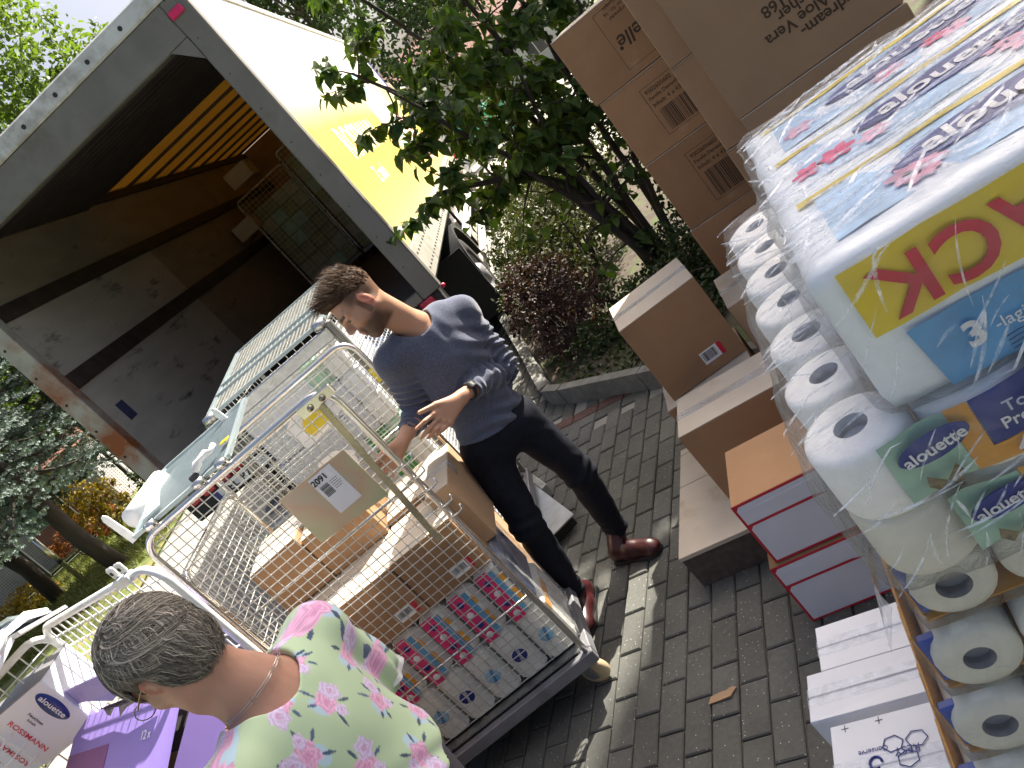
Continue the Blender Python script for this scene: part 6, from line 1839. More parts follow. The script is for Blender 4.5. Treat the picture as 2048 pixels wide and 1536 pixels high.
def strands(H, n, seed, ell_r, ell_c, flow, length, keep, wdt, lift, colf, steps=7, locks=0, avoid=None):
    """ribbon strands lying on (or rising from) an ellipsoid in the head frame"""
    r = np.random.default_rng(seed)
    d = r.normal(size=(n*3,3)); d /= np.linalg.norm(d,axis=1)[:,None]
    p = d*np.array(ell_r)+np.array(ell_c); p = p[keep(p)][:n]; n = len(p)
    lk = None
    if locks:
        ce = p[:locks]; lk = r.integers(0,len(ce),n); p = ce[lk] + r.normal(size=(n,3))*.0065
        q = (p-np.array(ell_c))/np.array(ell_r); p = np.array(ell_c)+q/np.linalg.norm(q,axis=1)[:,None]*np.array(ell_r)
    L = length(p, r); off = lift[0]+(lift[1]-lift[0])*r.random(n)
    pts = [p.copy()]; cur = p.copy()
    ph = r.uniform(0,6.28,n)
    if lk is not None:
        pl = r.uniform(0,6.28*3,locks); ph = pl[lk] + r.normal(size=n)*.25; ol = r.random(locks); off = lift[0]+(lift[1]-lift[0])*(.75*ol[lk]+.25*r.random(n))
    for s in range(steps-1):
        v = flow(cur, r, s/(steps-1), ph); cur = cur + v*(L/(steps-1))[:,None]
        q = (cur-np.array(ell_c))/np.array(ell_r); rr_ = np.linalg.norm(q,axis=1)
        pr_ = np.array(ell_c)+ (q/rr_[:,None])*np.array(ell_r)
        if lift[2] >= 0: # stay close to the scalp
            cur = np.where((rr_<1)[:,None], pr_, cur*(1-lift[2])+pr_*lift[2])
        pts.append(cur.copy())
    pts = np.stack(pts,1)
    if avoid is not None:
        ok_ = ~avoid(pts).any(1); pts = pts[ok_]; off = off[ok_]; p = p[ok_]; n = len(p)
    nrm = (pts-np.array(ell_c))/np.array(ell_r)**2; nrm /= np.linalg.norm(nrm,axis=2)[:,:,None]
    pts = pts + nrm*off[:,None,None]
    tan = np.gradient(pts,axis=1); side = np.cross(tan,nrm); side /= (np.linalg.norm(side,axis=2)[:,:,None]+1e-9)
    tw = r.uniform(-.9,.9,n)[:,None,None]
    side = side*np.cos(tw)+nrm*np.sin(tw)
    taper = np.linspace(1,.25,steps)[None,:,None]
    a = pts - side*wdt*taper; b = pts + side*wdt*taper
    V_ = np.stack([a,b],2).reshape(n,steps*2,3)
    base = np.arange(n)[:,None]*(steps*2)
    F_ = np.concatenate([base + np.array([[2*s,2*s+1,2*s+3,2*s+2]]) for s in range(steps-1)])
    col = np.repeat(colf(p,r)[:,None,:], steps*2, 1).reshape(-1,3)
    W_ = H.o + V_.reshape(-1,3)@H.R
    return W_, F_, col

def put(name, V_, F_, mat, parent, col=None, smooth=True):
    off = np.zeros(3); q_ = parent
    while q_ is not None:
        off = off + np.array(q_.matrix_basis.translation); q_ = q_.parent
    return link(name, np_mesh(name, V_-off, F_, mat, smooth, col=col), parent)

SKIN = attr_mat('skin', 0.48, 0.35, bump=0.15, bscale=180, sss=0.25)
HAIR = attr_mat('hair', 0.65, 0.12)

# ================================================================ the man
man = thing('person', 'man in grey-blue long sleeved top and dark trousers reaching into the cage', 'person', (-.18,3.05,0))
Hm = Frame((-.222,2.955,1.655), (-.90,-.30,-.36), (-.30,.02,1))
tl = np.array([.92,.39,0]); tf = np.array([.39,-.92,0]); up = np.array([0,0,1.])
Tm = np.stack([tf,tl,up])
Lsh, Rsh = np.array([.040,3.09,1.345]), np.array([-.275,2.985,1.405])
Lel, Rel = np.array([.022,3.09,1.065]), np.array([-.345,3.06,1.17])
Lwr, Rwr = np.array([-.158,2.845,1.160]), np.array([-.448,2.842,1.183])
neckb = np.array([-.128,3.035,1.425])
fd = Field((-.66,2.66,1.0),(.14,3.22,1.80),.0042)
skull(fd, Hm, 1.0, neckb, (.054,.060))
fd.cap(neckb, neckb+np.array([0,.0,-.12]), .062,.10,.03)
fd.ell((-.11,3.03,1.27),(.09,.15,.15),Tm,.03)
fd.cap(Lsh,Rsh,.05,.05,.03)
for sh,el,wr in ((Lsh,Lel,Lwr),(Rsh,Rel,Rwr)):
    fd.cap(sh,el,.046,.038,.02); fd.cap(el, el+(wr-el)*.35,.038,.039,.02); fd.cap(el+(wr-el)*.3, wr,.039,.026,.02)
# left hand, back towards the viewer, fingers hanging to the lower left
kn = [(-.282,2.782,1.199),(-.284,2.780,1.175),(-.274,2.783,1.152),(-.259,2.788,1.133)]
tp = [(-.361,2.752,1.209),(-.372,2.752,1.173),(-.354,2.757,1.154),(-.324,2.764,1.138)]
for i,(a,b) in enumerate(zip(kn,tp)):
    a = np.array(a); b = np.array(b); m = a*.5+b*.5+np.array([0,-.012,.004])
    fd.cap(Lwr+(a-Lwr)*.12, a, .020,.0115,.016); fd.cap(a,m,.0105,.0092,.005); fd.cap(m,b,.0092,.0072,.004)
    fd.ell(a+np.array([0,-.004,0]),(.011,.011,.011),None,.008)
fd.cap(Lwr+np.array([-.03,-.012,.012]),(-.255,2.795,1.216),.018,.0125,.014); fd.cap((-.255,2.795,1.216),(-.316,2.777,1.240),.0115,.0085,.006)
# right hand reaching behind the wire
kn = [(-.508,2.795,1.203),(-.512,2.792,1.184),(-.508,2.795,1.163),(-.498,2.802,1.146)]
tp = [(-.566,2.755,1.196),(-.574,2.757,1.170),(-.566,2.762,1.146),(-.545,2.770,1.132)]
for i,(a,b) in enumerate(zip(kn,tp)):
    a = np.array(a); b = np.array(b); m = a*.45+b*.55+np.array([-.006,.006,.010])
    fd.cap(Rwr+(a-Rwr)*.12, a, .020,.0115,.016); fd.cap(a,m,.0105,.0092,.005); fd.cap(m,b,.0092,.0072,.004)
fd.cap(Rwr+np.array([-.02,-.02,.015]),(-.500,2.775,1.222),.017,.012,.014); fd.cap((-.500,2.775,1.222),(-.538,2.752,1.222),.0115,.0085,.006)
V_,F_ = fd.mesh(); V_ = relax(V_,F_,1,.35)
# skin colours
q = Hm.loc(V_); f_,l_,u_ = q[:,0],q[:,1],q[:,2]
col = np.tile(np.array([.47,.265,.175]),(len(V_),1))
nz = wave(V_,3,[60,140,260],.5)
col *= (1+.07*nz)[:,None]
head = (np.linalg.norm(q,axis=1)<.17)
def sstep(x,a,b): t=np.clip((x-a)/(b-a),0,1); return t*t*(3-2*t)
beard = sstep(-u_+.010*nz,.026,.060)*sstep(f_+.25*np.abs(u_+.05)+.008*nz,-.022,.020)*(1-sstep(-u_,.118,.135))*head
must = ((u_>-.052)&(u_<-.036)&(f_>.075)&(np.abs(l_)<.03)&head)
lips = ((u_>-.068)&(u_<-.053)&(f_>.080)&(np.abs(l_)<.022)&head)
beard = np.maximum(beard, must*.7); beard[lips] = 0
stub = sstep(u_,.0,.03)*(1-sstep(f_,.02,.055))*head          # clipped sides and back
stub = np.maximum(stub, ((f_<-.03)&(u_>-.045)&head)*.9)
side_burn = ((f_>.0)&(f_<.022)&(u_<.03)&(u_>-.05)&(np.abs(l_)>.05)&head)*.75
stub = np.maximum(stub, side_burn)
ear = ((np.abs(l_)>.076)&(f_>-.04)&(f_<.02)&(u_>-.05)&(u_<.035)&head)
stub[ear] = 0
dark = np.array([.055,.032,.020])*(1+.35*nz)[:,None]
col = col*(1-.88*beard[:,None])+dark*.88*beard[:,None]
col = col*(1-.85*stub[:,None])+dark*1.25*.85*stub[:,None]
col[lips] = np.array([.40,.15,.12])
col[ear] = np.array([.52,.20,.14])  # redder colour stands in for sun glowing through the ear
brow = ((u_>.022)&(u_<.034)&(f_>.060)&(np.abs(l_)>.012)&(np.abs(l_)<.052)&head); col[brow] = np.array([.06,.035,.022])
eye = ((u_>-.003)&(u_<.010)&(f_>.078)&(np.abs(np.abs(l_)-.033)<.013)&head); col[eye] = np.array([.10,.06,.045])
o = put('body', V_, F_, SKIN, man, col)
# quiff: short strands swept up and forward, solid cap below
hf = Field(tuple(Hm.o-.17), tuple(Hm.o+.17), .004)
hf.ell(Hm.w(-.016,0,.040),(.099,.079,.094),Hm.R,0); hf.ell(Hm.w(.045,0,.100),(.045,.055,.030),Hm.R,.03)
hf.cut(Hm.w(.074,0,.05), Hm.F*.95+Hm.U*-.3); hf.cut(Hm.w(0,0,.045), -Hm.U*.9+Hm.F*.42)
hf.disp(lambda P: wave(P,8,[120,260,420],.0022))
hv,hq = hf.mesh()
o = put('hair', hv, hq, HAIR, man, np.tile(np.array([.075,.045,.028]),(len(hv),1))*(1+.4*wave(hv,4,[150,300,500],.5))[:,None])
def mflow(p, r, s, ph):
    n = (p-np.array([-.016,0,.04])); n /= np.linalg.norm(n,axis=1)[:,None]
    v = n*.55 + np.array([.55,0,.45]) + r.normal(size=p.shape)*.22
    return v/np.linalg.norm(v,axis=1)[:,None]
sv,sf,scol = strands(Hm, 2600, 5, (.098,.078,.093), (-.016,0,.040), mflow,
    lambda p,r: np.where(p[:,2]>.085, .030+.020*r.random(len(p)), .010+.012*r.random(len(p)))*(1+.5*(p[:,0]>.03)), lambda p: (p[:,2]+.45*(-p[:,0])>.045)&(p[:,0]<.085)&(p[:,2]>.02), .0011, (0,.003,-1),
    lambda p,r: np.array([.060,.034,.020])*(.5+1.0*r.random(len(p)))[:,None], 5)
put('hair_strands', sv, sf, HAIR, o, scol)
for ob in man.children: pass

# sweater
def knit_mat():
    m, nt, out = nodes('melange_jersey')
    b = nt.nodes.new('ShaderNodeBsdfPrincipled'); nt.links.new(b.outputs[0], out.inputs['Surface'])
    v = coords(nt,'Object',(1,1,.5)); c = ramp(nt, noise(nt, v, 240, 3.0, .7), [(.3,(.055,.065,.10)),(.55,(.085,.098,.145)),(.75,(.15,.165,.215))])
    c = mix(nt, 1.0, c, ramp(nt, noise(nt, coords(nt), 9, 3.0), [(.3,.88),(.7,1.08)]), 'MULTIPLY')
    nt.links.new(c, b.inputs['Base Color']); b.inputs['Roughness'].default_value=.95; b.inputs['Sheen Weight'].default_value=.35; b.inputs['Specular IOR Level'].default_value=.15
    bn = nt.nodes.new('ShaderNodeBump'); bn.inputs['Strength'].default_value=.25; bn.inputs['Distance'].default_value=.002
    nt.links.new(noise(nt, coords(nt), 420, 3.0), bn.inputs['Height']); nt.links.new(bn.outputs[0], b.inputs['Normal'])
    return m
sw = Field((-.52,2.70,.82),(.16,3.26,1.53),.0045)
sw.ell((-.105,3.035,1.265),(.108,.168,.165),Tm,0)
sw.ell((-.140,3.035,1.10),(.106,.158,.17),Tm,.05)
sw.ell((-.168,3.035,.945),(.118,.168,.11),Tm,.05)
sw.cap(Lsh+np.array([-.01,0,.0]),Rsh,.070,.064,.05); sw.cap((Lsh+neckb)/2+np.array([0,0,.0]),(Rsh+neckb)/2,.074,.070,.04)
for sh,el,wr,en in ((Lsh,Lel,Lwr,.80),(Rsh,Rel,Rwr,.62)):
    sw.cap(sh,el,.064,.054,.035); sw.cap(el, el+(wr-el)*en,.053,.041,.022)
def folds(P):
    d = wave(P,12,[24,40,70],.0034)
    for sh,el,wr,en in ((Lsh,Lel,Lwr,.8),(Rsh,Rel,Rwr,.62)):
        a = el-sh; L_=np.linalg.norm(a); a/=L_; t=(P-sh)@a; r_=np.linalg.norm(P-sh-t[:,None]*a,axis=1)
        w = np.exp(-((t-L_*.85)/.15)**2)*(r_<.085)*sstep(t,.04,.10)
        d += w*.0080*np.sin(t*190 + 2.4*np.sin(P@np.array([30.,22,8])))
        a = wr-el; L2=np.linalg.norm(a); a/=L2; t=(P-el)@a; r_=np.linalg.norm(P-el-t[:,None]*a,axis=1)
        w = (t>0)*(t<L2)*(r_<.07)*.7
        d += w*.0045*np.sin(t*150+2*np.sin(P@np.array([18.,40,25])))
    # pull folds at the waist and from the armpits
    w = np.exp(-((P[:,2]-.95)/.07)**2)
    d += w*.0075*np.sin(P[:,2]*105 + 3*np.sin(P@np.array([14.,9,0]))+P[:,0]*30)
    w = np.exp(-((P[:,2]-1.22)/.10)**2)*np.exp(-((P[:,0]-.02)/.09)**2)
    d += w*.007*np.sin((P[:,2]*.8+P[:,0]*.9)*95)
    return d
sw.disp(folds)
sw.cap(Hm.w(-.03,0,-.10), neckb+np.array([.0,-.012,.012]), .066,.074,.006,'sub')
sw.cut((-.17,3.03,.938), (-.27,0,-1))
# open the cuffs
for el,wr,en in ((Lel,Lwr,.80),(Rel,Rwr,.62)):
    p = el+(wr-el)*(en+.05); sw.cap(p, p+(wr-el)*.25, .034,.034,0,'sub')
sv_,sq_ = sw.mesh(); sv_ = relax(sv_,sq_,1,.4)
swo = put('sweater', sv_, sq_, knit_mat(), man)
# ribbed neckline
rb = MB(); cN = neckb+np.array([.0,-.012,.012]); ax_ = Hm.w(-.03,0,-.10)-cN; ax_ /= np.linalg.norm(ax_)
x_ = np.cross(ax_, tf); x_ /= np.linalg.norm(x_); y_ = np.cross(ax_, x_)
# (neckline edge is formed by the cut itself)
# trousers
tr = Field((-.50,2.78,.05),(.14,3.34,1.02),.005)
hipR, hipL = np.array([-.262,3.03,.88]), np.array([-.075,3.05,.87])
knR, knL = np.array([-.335,2.965,.545]), np.array([-.035,3.06,.512])
anR, anL = np.array([-.400,3.045,.11]), np.array([-.088,3.195,.11])
tr.ell((-.168,3.04,.905),(.112,.155,.12),Tm,0)
for h_,k_,a_ in ((hipR,knR,anR),(hipL,knL,anL)):
    tr.cap(h_,k_,.092,.066,.05); tr.cap(k_,a_,.066,.050,.03); tr.cap(k_+(a_-k_)*.25+np.array([0,.02,0]),k_+(a_-k_)*.6,.055,.045,.03)
def tfold(P):
    d = wave(P,22,[30,55,90],.0018)
    for k_,a_ in ((knR,anR),(knL,anL)):
        t = (P-a_)@((k_-a_)/np.linalg.norm(k_-a_)); d += np.exp(-(t/.09)**2)*(np.linalg.norm(P-a_,axis=1)<.16)*.005*np.sin(t*130+2*np.sin(P@np.array([30.,20,0])))
        t = P[:,2]-k_[2]; d += np.exp(-(t/.07)**2)*(np.linalg.norm(P-k_,axis=1)<.13)*.004*np.sin(t*110+2.5*np.sin(P@np.array([25.,18,0])))
    return d
tr.disp(tfold); tr.cut((-.4,3.0,.10),(0,0,-1)); tr.cut((-.17,3.0,.99),(0,0,1))
tv,tq = tr.mesh(); tv = relax(tv,tq,1,.4)
put('trousers', tv, tq, M('navy_twill',(0.0085,0.0105,0.018),0.8,0,0.25,40,bump=0.2,bscale=300,spec=0.2), man)
# shoes
def shoe(heel, toe, ank, nm):
    heel=np.array(heel,float); toe=np.array(toe,float); d=toe-heel; L_=np.linalg.norm(d); d/=L_; s=np.array([-d[1],d[0],0])
    F = Field(np.minimum(heel,toe)-[.09,.09,.02], np.maximum(heel,toe)+[.09,.09,.20], .004)
    W_ = lambda a,b,c: heel+d*a*L_+s*b+np.array([0,0,c])
    F.cap(W_(.12,0,.045),W_(.45,0,.050),.037,.040,.02); F.cap(W_(.45,.002,.046),W_(.80,.004,.036),.040,.040,.03); F.ell(W_(.84,.004,.030),(.046,.042,.032),np.stack([d,s,up]),.02)
    F.cap(W_(.20,0,.07), ank+np.array([0,0,.01]), .042,.046,.02)
    F.cut(W_(0,0,.012),(0,0,-1))
    F.cut(ank+np.array([0,0,.045]),(0,0,1))
    v,f = F.mesh(); v = relax(v,f,1,.4)
    so = put(nm, v, f, M('oxblood_leather_'+nm,(0.045,0.008,0.009),0.36,0,0.35,14,spec=0.5,bump=0.08,bscale=90), man)
    b = MB(); n_=26; ring=[]
    prof = [(0,-.030),(.03,-.036),(.25,-.034),(.45,-.036),(.68,-.044),(.85,-.043),(.96,-.028),(1.0,-.005),(1.0,.012),(.96,.033),(.85,.046),(.68,.045),(.45,.036),(.25,.034),(.03,.036),(0,.030)]
    top=[W_(a,b_,.019) for a,b_ in prof]; bot=[W_(a,b_,.001) for a,b_ in prof]; k=len(prof)
    b.add([tuple(p) for p in top]+[tuple(p) for p in bot], [tuple(range(k))[::-1],tuple(range(k,2*k))]+[(i,(i+1)%k,k+(i+1)%k,k+i) for i in range(k)])
    so2 = b.build('sole', MAT['rubber'], so, world=False); 
    so2.data.transform(Matrix.Translation(-man.matrix_basis.translation))
    lc_ = MB()
    for i in range(5):
        a = .42+.055*i; z = .098-.009*i
        lc_.tube([W_(a,-.022,z-.010),W_(a+.01,0,z),W_(a,.022,z-.010)], .0024, 5)
    l2 = lc_.build('laces', MAT['black'], so); l2.data.transform(Matrix.Translation(-man.matrix_basis.translation))
shoe((-.345,3.14,0),(-.472,2.888,0),anR,'shoe'); shoe((-.178,3.185,0),(.006,3.005,0),anL,'shoe')
# watch
wt = MB(); c0 = Lel+(Lwr-Lel)*.90; a0 = (Lwr-Lel)/np.linalg.norm(Lwr-Lel)
x0 = np.cross(a0, np.array([0,-.6,.8])); x0/=np.linalg.norm(x0); y0=np.cross(x0,a0)
for k,(rr0,hh) in enumerate(((.0325,.010),)):
    wt.lathe([(rr0-.001,-hh),(rr0+.002,-hh),(rr0+.0025,0),(rr0+.002,hh),(rr0-.001,hh)], c0, a0, 28)
mt = Matrix((( *x0,0),(*a0,0),(*y0,0),(0,0,0,1))).transposed(); mt.translation = Vector(c0)
fdir = Vector((-.25,-.85,.45)); fdir -= Vector(a0)*fdir.dot(Vector(a0)); fdir.normalize(); sdir = Vector(a0).cross(fdir)
m3 = Matrix((tuple(sdir),tuple(a0),tuple(fdir))).transposed().to_4x4(); m3.translation = Vector(c0)+fdir*.033
wt.cbox((-.017,-.019,-.002),(.017,.019,.008),.003, mat=m3)
wo_ = wt.build('watch', MAT['black_plastic'], man, world=True)
ws = MB(); ws.cbox((-.009,-.007,.0081),(.009,.007,.0086),.0005, mat=m3); w2 = ws.build('display', M('lcd',(0.25,0.27,0.24),0.3), wo_); w2.data.transform(Matrix.Translation(-man.matrix_basis.translation))

# ================================================================ the woman, seen from behind
wom = thing('person', 'woman with short grey hair and pale green floral blouse, seen from behind', 'person', (-.80,1.45,0))
Hw = Frame((-.818,1.425,1.553), (-.84,.34,-.48), (-.42,.20,1)); WS = .87
wl = np.array([-.447,-.894,0]); wf = np.array([-.894,.447,0]); Tw = np.stack([wf,wl,up])
wR, wL = np.array([-.675,1.60,1.325]), np.array([-.835,1.275,1.335]); wn_ = np.array([-.765,1.435,1.385])
fw = Field((-1.02,1.15,.95),(-.50,1.75,1.76),.004)
skull(fw, Hw, WS, wn_, (.050,.060))
fw.cap(wn_, wn_+np.array([0,0,-.10]), .065,.10,.04); fw.cap(wR,wL,.05,.05,.04); fw.ell((-.775,1.44,1.18),(.10,.15,.2),Tw,.04)
V_,F_ = fw.mesh(); V_ = relax(V_,F_,1,.35)
q = Hw.loc(V_); nz = wave(V_,6,[70,150,300],.5)
col = np.tile(np.array([.46,.26,.19]),(len(V_),1))*(1+.08*nz)[:,None]
ear = ((np.abs(q[:,1])>.072)&(q[:,0]>-.05)&(q[:,0]<.03)&(np.abs(q[:,2])<.05)); col[ear] = np.array([.42,.17,.12])
wbody = put('body', V_, F_, SKIN, wom, col)
# hair
hf = Field(tuple(Hw.o-.20), tuple(Hw.o+.20), .004)
ER, EC = tuple(q_*WS for q_ in (.112,.096,.108)), (-.022*WS,0,.036*WS)
hf.ell(Hw.w(*EC), tuple(q_*.95 for q_ in ER), Hw.R, 0); hf.ell(Hw.w(-.055*WS,0,-.012*WS),(.064*WS,.068*WS,.068*WS),Hw.R,.03)
hf.cut(Hw.w(.070*WS,0,0), Hw.F*.9-Hw.U*.45); hf.cut(Hw.w(-.07*WS,0,-.075*WS), -Hw.U*.8+Hw.F*.35)
for s in (-1,1): hf.ell(Hw.w(.0,.098*s*WS,-.030*WS),(.050*WS,.042*WS,.056*WS),Hw.R,.008,'sub')
hf.disp(lambda P: wave(P,9,[60,130,240,380],.0028))
hv,hq = hf.mesh()
hcol = np.tile(np.array([.15,.135,.11]),(len(hv),1))*(1+.5*wave(hv,14,[70,160,420],.5))[:,None]
wh = put('hair', hv, hq, HAIR, wom, np.clip(hcol,.01,1))
cw = np.array([-.055,.02,.105])*WS
earz = lambda q: (np.abs(q[...,1])>.058*WS)&(q[...,2]<.018*WS)&(q[...,0]>-.045*WS)&(q[...,0]<.05*WS)
def wflow(p, r, s, ph):
    n = (p-np.array(EC))/np.array(ER)**2; n /= np.linalg.norm(n,axis=1)[:,None]
    v = p-cw; v = v - n*(v*n).sum(1)[:,None]; v /= (np.linalg.norm(v,axis=1)[:,None]+1e-6)
    sd = np.cross(n, v)
    w = np.sin(s*5.0+ph*.30+p[:,0]*34+p[:,1]*27)
    return v*.8 + sd*(.95*w+.30)[:,None]
keepw = lambda p_: keepw0(p_/WS)
keepw0 = lambda p: ((p[:,0]<.062)|(p[:,2]>.075))&(p[:,2]>-.055)&~((np.abs(p[:,1])>.062)&(p[:,2]<.012)&(p[:,0]>-.042))
def wcol(p, r):
    n = len(p); g = np.where(r.random(n)<.42, .30+.30*r.random(n), .09+.17*r.random(n))
    return np.stack([g*1.0, g*.92, g*.78],1)
sv,sf,scol = strands(Hw, 7000, 15, tuple(q_*WS for q_ in (.113,.097,.109)), EC, wflow, lambda p,r: .050+.045*r.random(len(p)), keepw, .0009, (.000,.009,.50), wcol, 9, locks=260, avoid=earz)
put('hair_strands', sv, sf, HAIR, wh, scol)
def cflow(p, r, s, ph):
    n = (p-np.array(EC))/np.array(ER)**2; n /= np.linalg.norm(n,axis=1)[:,None]
    d = np.stack([np.cos(ph),np.sin(ph),np.zeros(len(p))],1); d = d - n*(d*n).sum(1)[:,None]; sd = np.cross(n,d)
    v = d + sd*(1.1*s) + n*(.10-.25*s)
    return v/np.linalg.norm(v,axis=1)[:,None]
sv,sf,scol = strands(Hw, 1500, 17, tuple(q_*WS for q_ in (.115,.099,.111)), EC, cflow, lambda p,r: .05+.04*r.random(len(p)), lambda p: (np.linalg.norm(p-cw,axis=1)<.065), .0011, (.000,.006,.5), wcol, 9)
put('hair_strands', sv, sf, HAIR, wh, scol)
def nflow(p, r, s, ph):
    n = (p-np.array([-.055,0,-.015])*WS); n /= np.linalg.norm(n,axis=1)[:,None]
    v = np.array([-.1,0,-1.0]) + r.normal(size=p.shape)*.25; v = v - n*(v*n).sum(1)[:,None]*.7
    return v/np.linalg.norm(v,axis=1)[:,None]
sv,sf,scol = strands(Hw, 2600, 16, (.076*WS,.080*WS,.080*WS), (-.055*WS,0,-.012*WS), nflow, lambda p,r: .03+.03*r.random(len(p)), lambda p: (p[:,0]<-.03*WS)&(p[:,2]<.02*WS)&(p[:,2]>-.075*WS), .0009, (0,.004,.3), lambda p,r: wcol(p,r)*.8, 6)
put('hair_strands', sv, sf, HAIR, wh, scol)
# blouse with flowers
fb = Field((-1.06,1.10,.84),(-.46,1.80,1.46),.0030)
fb.ell((-.765,1.438,1.22),(.125,.178,.19),Tw,0); fb.ell((-.775,1.45,.95),(.172,.205,.26),Tw,.08)
fb.cap(wR,wL,.068,.066,.05)
arR = np.array([-.70,1.665,1.14]); arL = np.array([-.93,1.25,1.15])
fb.cap(wR, arR, .066,.076,.03); fb.cap(wL, arL, .066,.072,.03)
fb.cap(Hw.w(-.03,0,-.08), wn_+np.array([.0,.0,.0]), .060,.088,.01,'sub')
def bfold(P):
    d = wave(P,31,[22,40,70],.0026)
    t = np.linalg.norm(P-arR,axis=1); d += np.exp(-(t/.09)**2)*.006*np.sin(np.arctan2(P[:,1]-arR[1],P[:,0]-arR[0])*9)
    d += np.exp(-((P[:,2]-1.0)/.12)**2)*.004*np.sin(P@np.array([40.,25,60])+2*np.sin(P@np.array([9.,12,20])))
    return d
fb.disp(bfold); fb.cut((-.8,1.45,.86),(0,0,-1))
fb.cut(arR+np.array([-.004,.02,-.035]), (-.05,.35,-1))
bv,bq = fb.mesh(); bv = relax(bv,bq,1,.4)
rr = np.random.default_rng(44); pc = np.array([-.775,1.445,0])
th = np.arctan2((bv-pc)@(-wf), (bv-pc)@wl); ua = th*.175; va = bv[:,2]
base = np.array([.46,.60,.40]); bc = np.tile(base,(len(bv),1))
bc *= (1+.05*wave(bv,33,[30,90],.5))[:,None]
cl = []
for i in range(-3,4):
    for j in range(0,6):
        cl.append((.28+i*.150+(.075 if j%2 else 0)+rr.uniform(-.02,.02), .87+j*.102+rr.uniform(-.015,.015)))
pink = np.array([.72,.40,.60]); pinkd = np.array([.55,.20,.40]); lil = np.array([.66,.55,.78]); navy = np.array([.035,.055,.11]); pale = np.array([.42,.60,.80])
def paint(m, c, a=1.0): bc[m] = bc[m]*(1-a)+c*a
for (cx_,cz_) in cl:
    du0 = ua-cx_; dv0 = va-cz_
    if not (np.abs(du0)+np.abs(dv0) < .12).any(): continue
    a0 = rr.uniform(0,6.28)
    x = rr.uniform(-.03,.03); 
    paint(((du0-.025*math.cos(a0))**2/.00030+(dv0-.03*math.sin(a0))**2/.00055)<1, pale, .75)
    nl = rr.integers(5,8)
    for k in range(nl):
        a = a0+k*6.283/nl+rr.uniform(-.3,.3); r0 = .029; L_ = rr.uniform(.020,.034)
        xx = (du0-r0*math.cos(a))*math.cos(a)+(dv0-r0*math.sin(a))*math.sin(a); yy = -(du0-r0*math.cos(a))*math.sin(a)+(dv0-r0*math.sin(a))*math.cos(a)
        paint((xx>-.004)&(xx<L_)&(np.abs(yy)<.0042*np.sin(np.clip((xx+.004)/(L_+.004),0,1)*3.14)), navy*(1+1.2*rr.random()), .95)
    for (ox,oz,R_,tone) in ((0,0,.026,pink),(.032*math.cos(a0+2),.030*math.sin(a0+2),.014,lil),(.036*math.cos(a0+3.6),.040*math.sin(a0+3.6),.023,lil)):
        du = du0-ox; dv = dv0-oz; r = np.hypot(du,dv); a = np.arctan2(dv,du)
        edge = R_*(1+.13*np.sin(5*a+a0)+.06*np.sin(11*a))
        m = r < edge
        t = np.clip(r/np.maximum(edge,1e-6),0,1)
        pet = .5+.5*np.sin(t*14+2.2*np.sin(3*a+a0)+1.5*np.sin(7*a))
        cc = tone[None,:]*(.78+.35*pet[:,None]) ; cc = cc*(1-.45*(t<.3)[:,None]) + pinkd*(.45*(t<.3)[:,None])
        bc[m] = np.clip(cc[m],0,1)
put('blouse', bv, bq, attr_mat('floral_cotton',.85,.2,bump=.1,bscale=500,sheen=.2), wom, np.clip(bc,0,1))
# ruffled sleeve edge
b = MB(); vs_=[]
for k in range(41):
    a = 2*PI*k/40; rr_ = .078+.008*math.sin(a*7)
    c = arR+np.array([0,.01,-.02]); vs_ += [(c[0]+.072*math.cos(a),c[1]+.072*math.sin(a),c[2]+.02),(c[0]+rr_*math.cos(a),c[1]+rr_*math.sin(a),c[2]-.022+.004*math.sin(a*5))]
b.add(vs_, [(2*k,2*k+1,2*k+3,2*k+2) for k in range(40)], smooth=True)
b.build('sleeve_ruffle', M('mint_lilac_cotton',(0.55,0.55,0.58),0.85,0,0.25,40), wom, world=True)
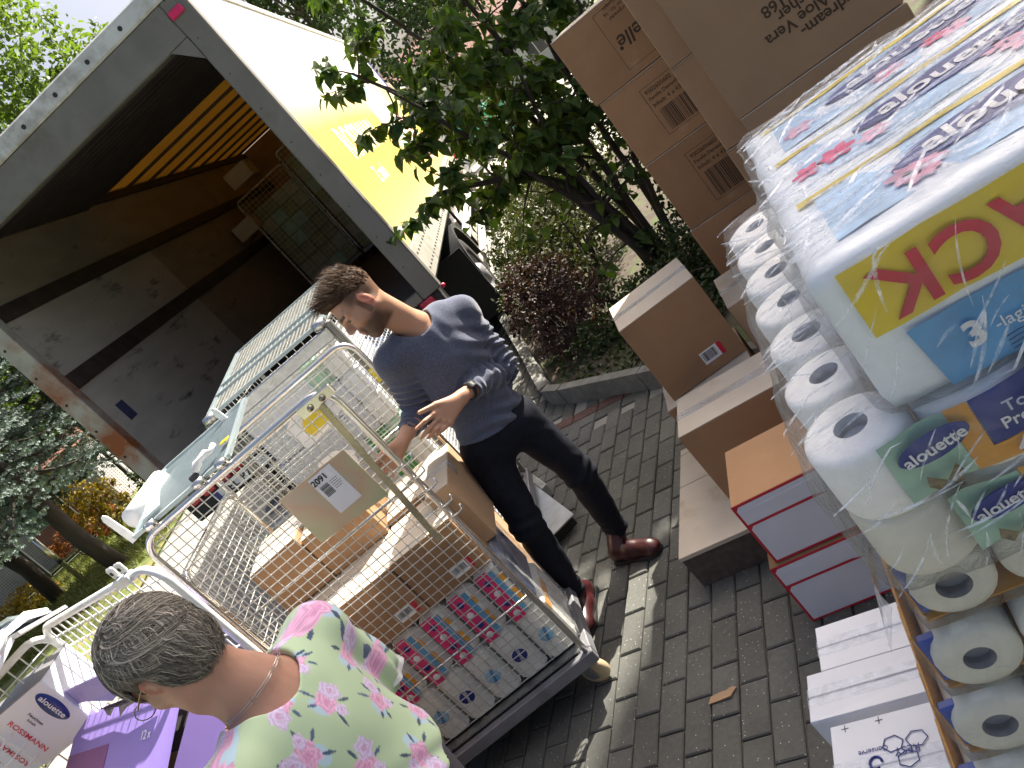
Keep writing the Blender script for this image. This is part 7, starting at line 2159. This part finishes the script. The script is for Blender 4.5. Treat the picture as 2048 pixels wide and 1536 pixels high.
# cord round the neck and glasses temple
b = MB(); cN = wn_+np.array([.004,0,-.004]); pts=[]
nx = np.array([-.30,.15,.9]); nx/=np.linalg.norm(nx); ex=np.cross(nx,wl); ex/=np.linalg.norm(ex); ey=np.cross(nx,ex)
for k in range(33):
    a = 2*PI*k/32; r0 = .077+.004*math.sin(3*a); pts.append(tuple(cN+ex*r0*math.cos(a)+ey*r0*math.sin(a)+np.array([0,0,.018-.02*math.cos(a)])))
b.tube(pts, .0009, 6); b.tube([tuple(np.array(p)+np.array([.002,-.001,.006])) for p in pts], .0008, 6)
b.build('neck_cord', MAT['steel'], wom, world=True)
b = MB(); b.tube([tuple(Hw.w(*[q_*WS for q_ in (-.02,.074,.008)])),tuple(Hw.w(*[q_*WS for q_ in (.02,.078,.014)])),tuple(Hw.w(*[q_*WS for q_ in (.088,.070,.012)]))], .0018, 6)
b.tube([tuple(Hw.w(.090,.046+.022*math.cos(t_),.002+.017*math.sin(t_))) for t_ in [k*PI/8 for k in range(16)]], .0012, 5, closed=True)
b.tube([tuple(Hw.w(.090,-.046+.022*math.cos(t_),.002+.017*math.sin(t_))) for t_ in [k*PI/8 for k in range(16)]], .0012, 5, closed=True)
b.tube([tuple(Hw.w(.091,-.024,.006)),tuple(Hw.w(.091,.024,.006))], .0012, 5)
b.build('glasses', MAT['gold_zinc'], wom, world=True)
# trousers and arms out of view below
b = MB(); 
for s in (-1,1):
    c = np.array([-.80,1.46,0])+wl*.09*s
    b.tube([tuple(c+np.array([0,0,.95])),tuple(c+np.array([0,0,.5])+wf*.02),tuple(c+np.array([0,0,.04]))],[.11,.075,.055],14)
b.build('trousers', M('dark_slacks',(0.03,0.03,0.04),0.8), wom, world=True)
b = MB()
for s in (-1,1):
    c = np.array([-.80,1.46,0])+wl*.09*s+wf*.05
    b.cbox((-.045,-.12,.0),(.045,.12,.06),.03,mat=Matrix.Translation(Vector(c)) @ Matrix.Rotation(math.radians(63),4,'Z'))
b.build('shoes', MAT['black_plastic'], wom, world=True)
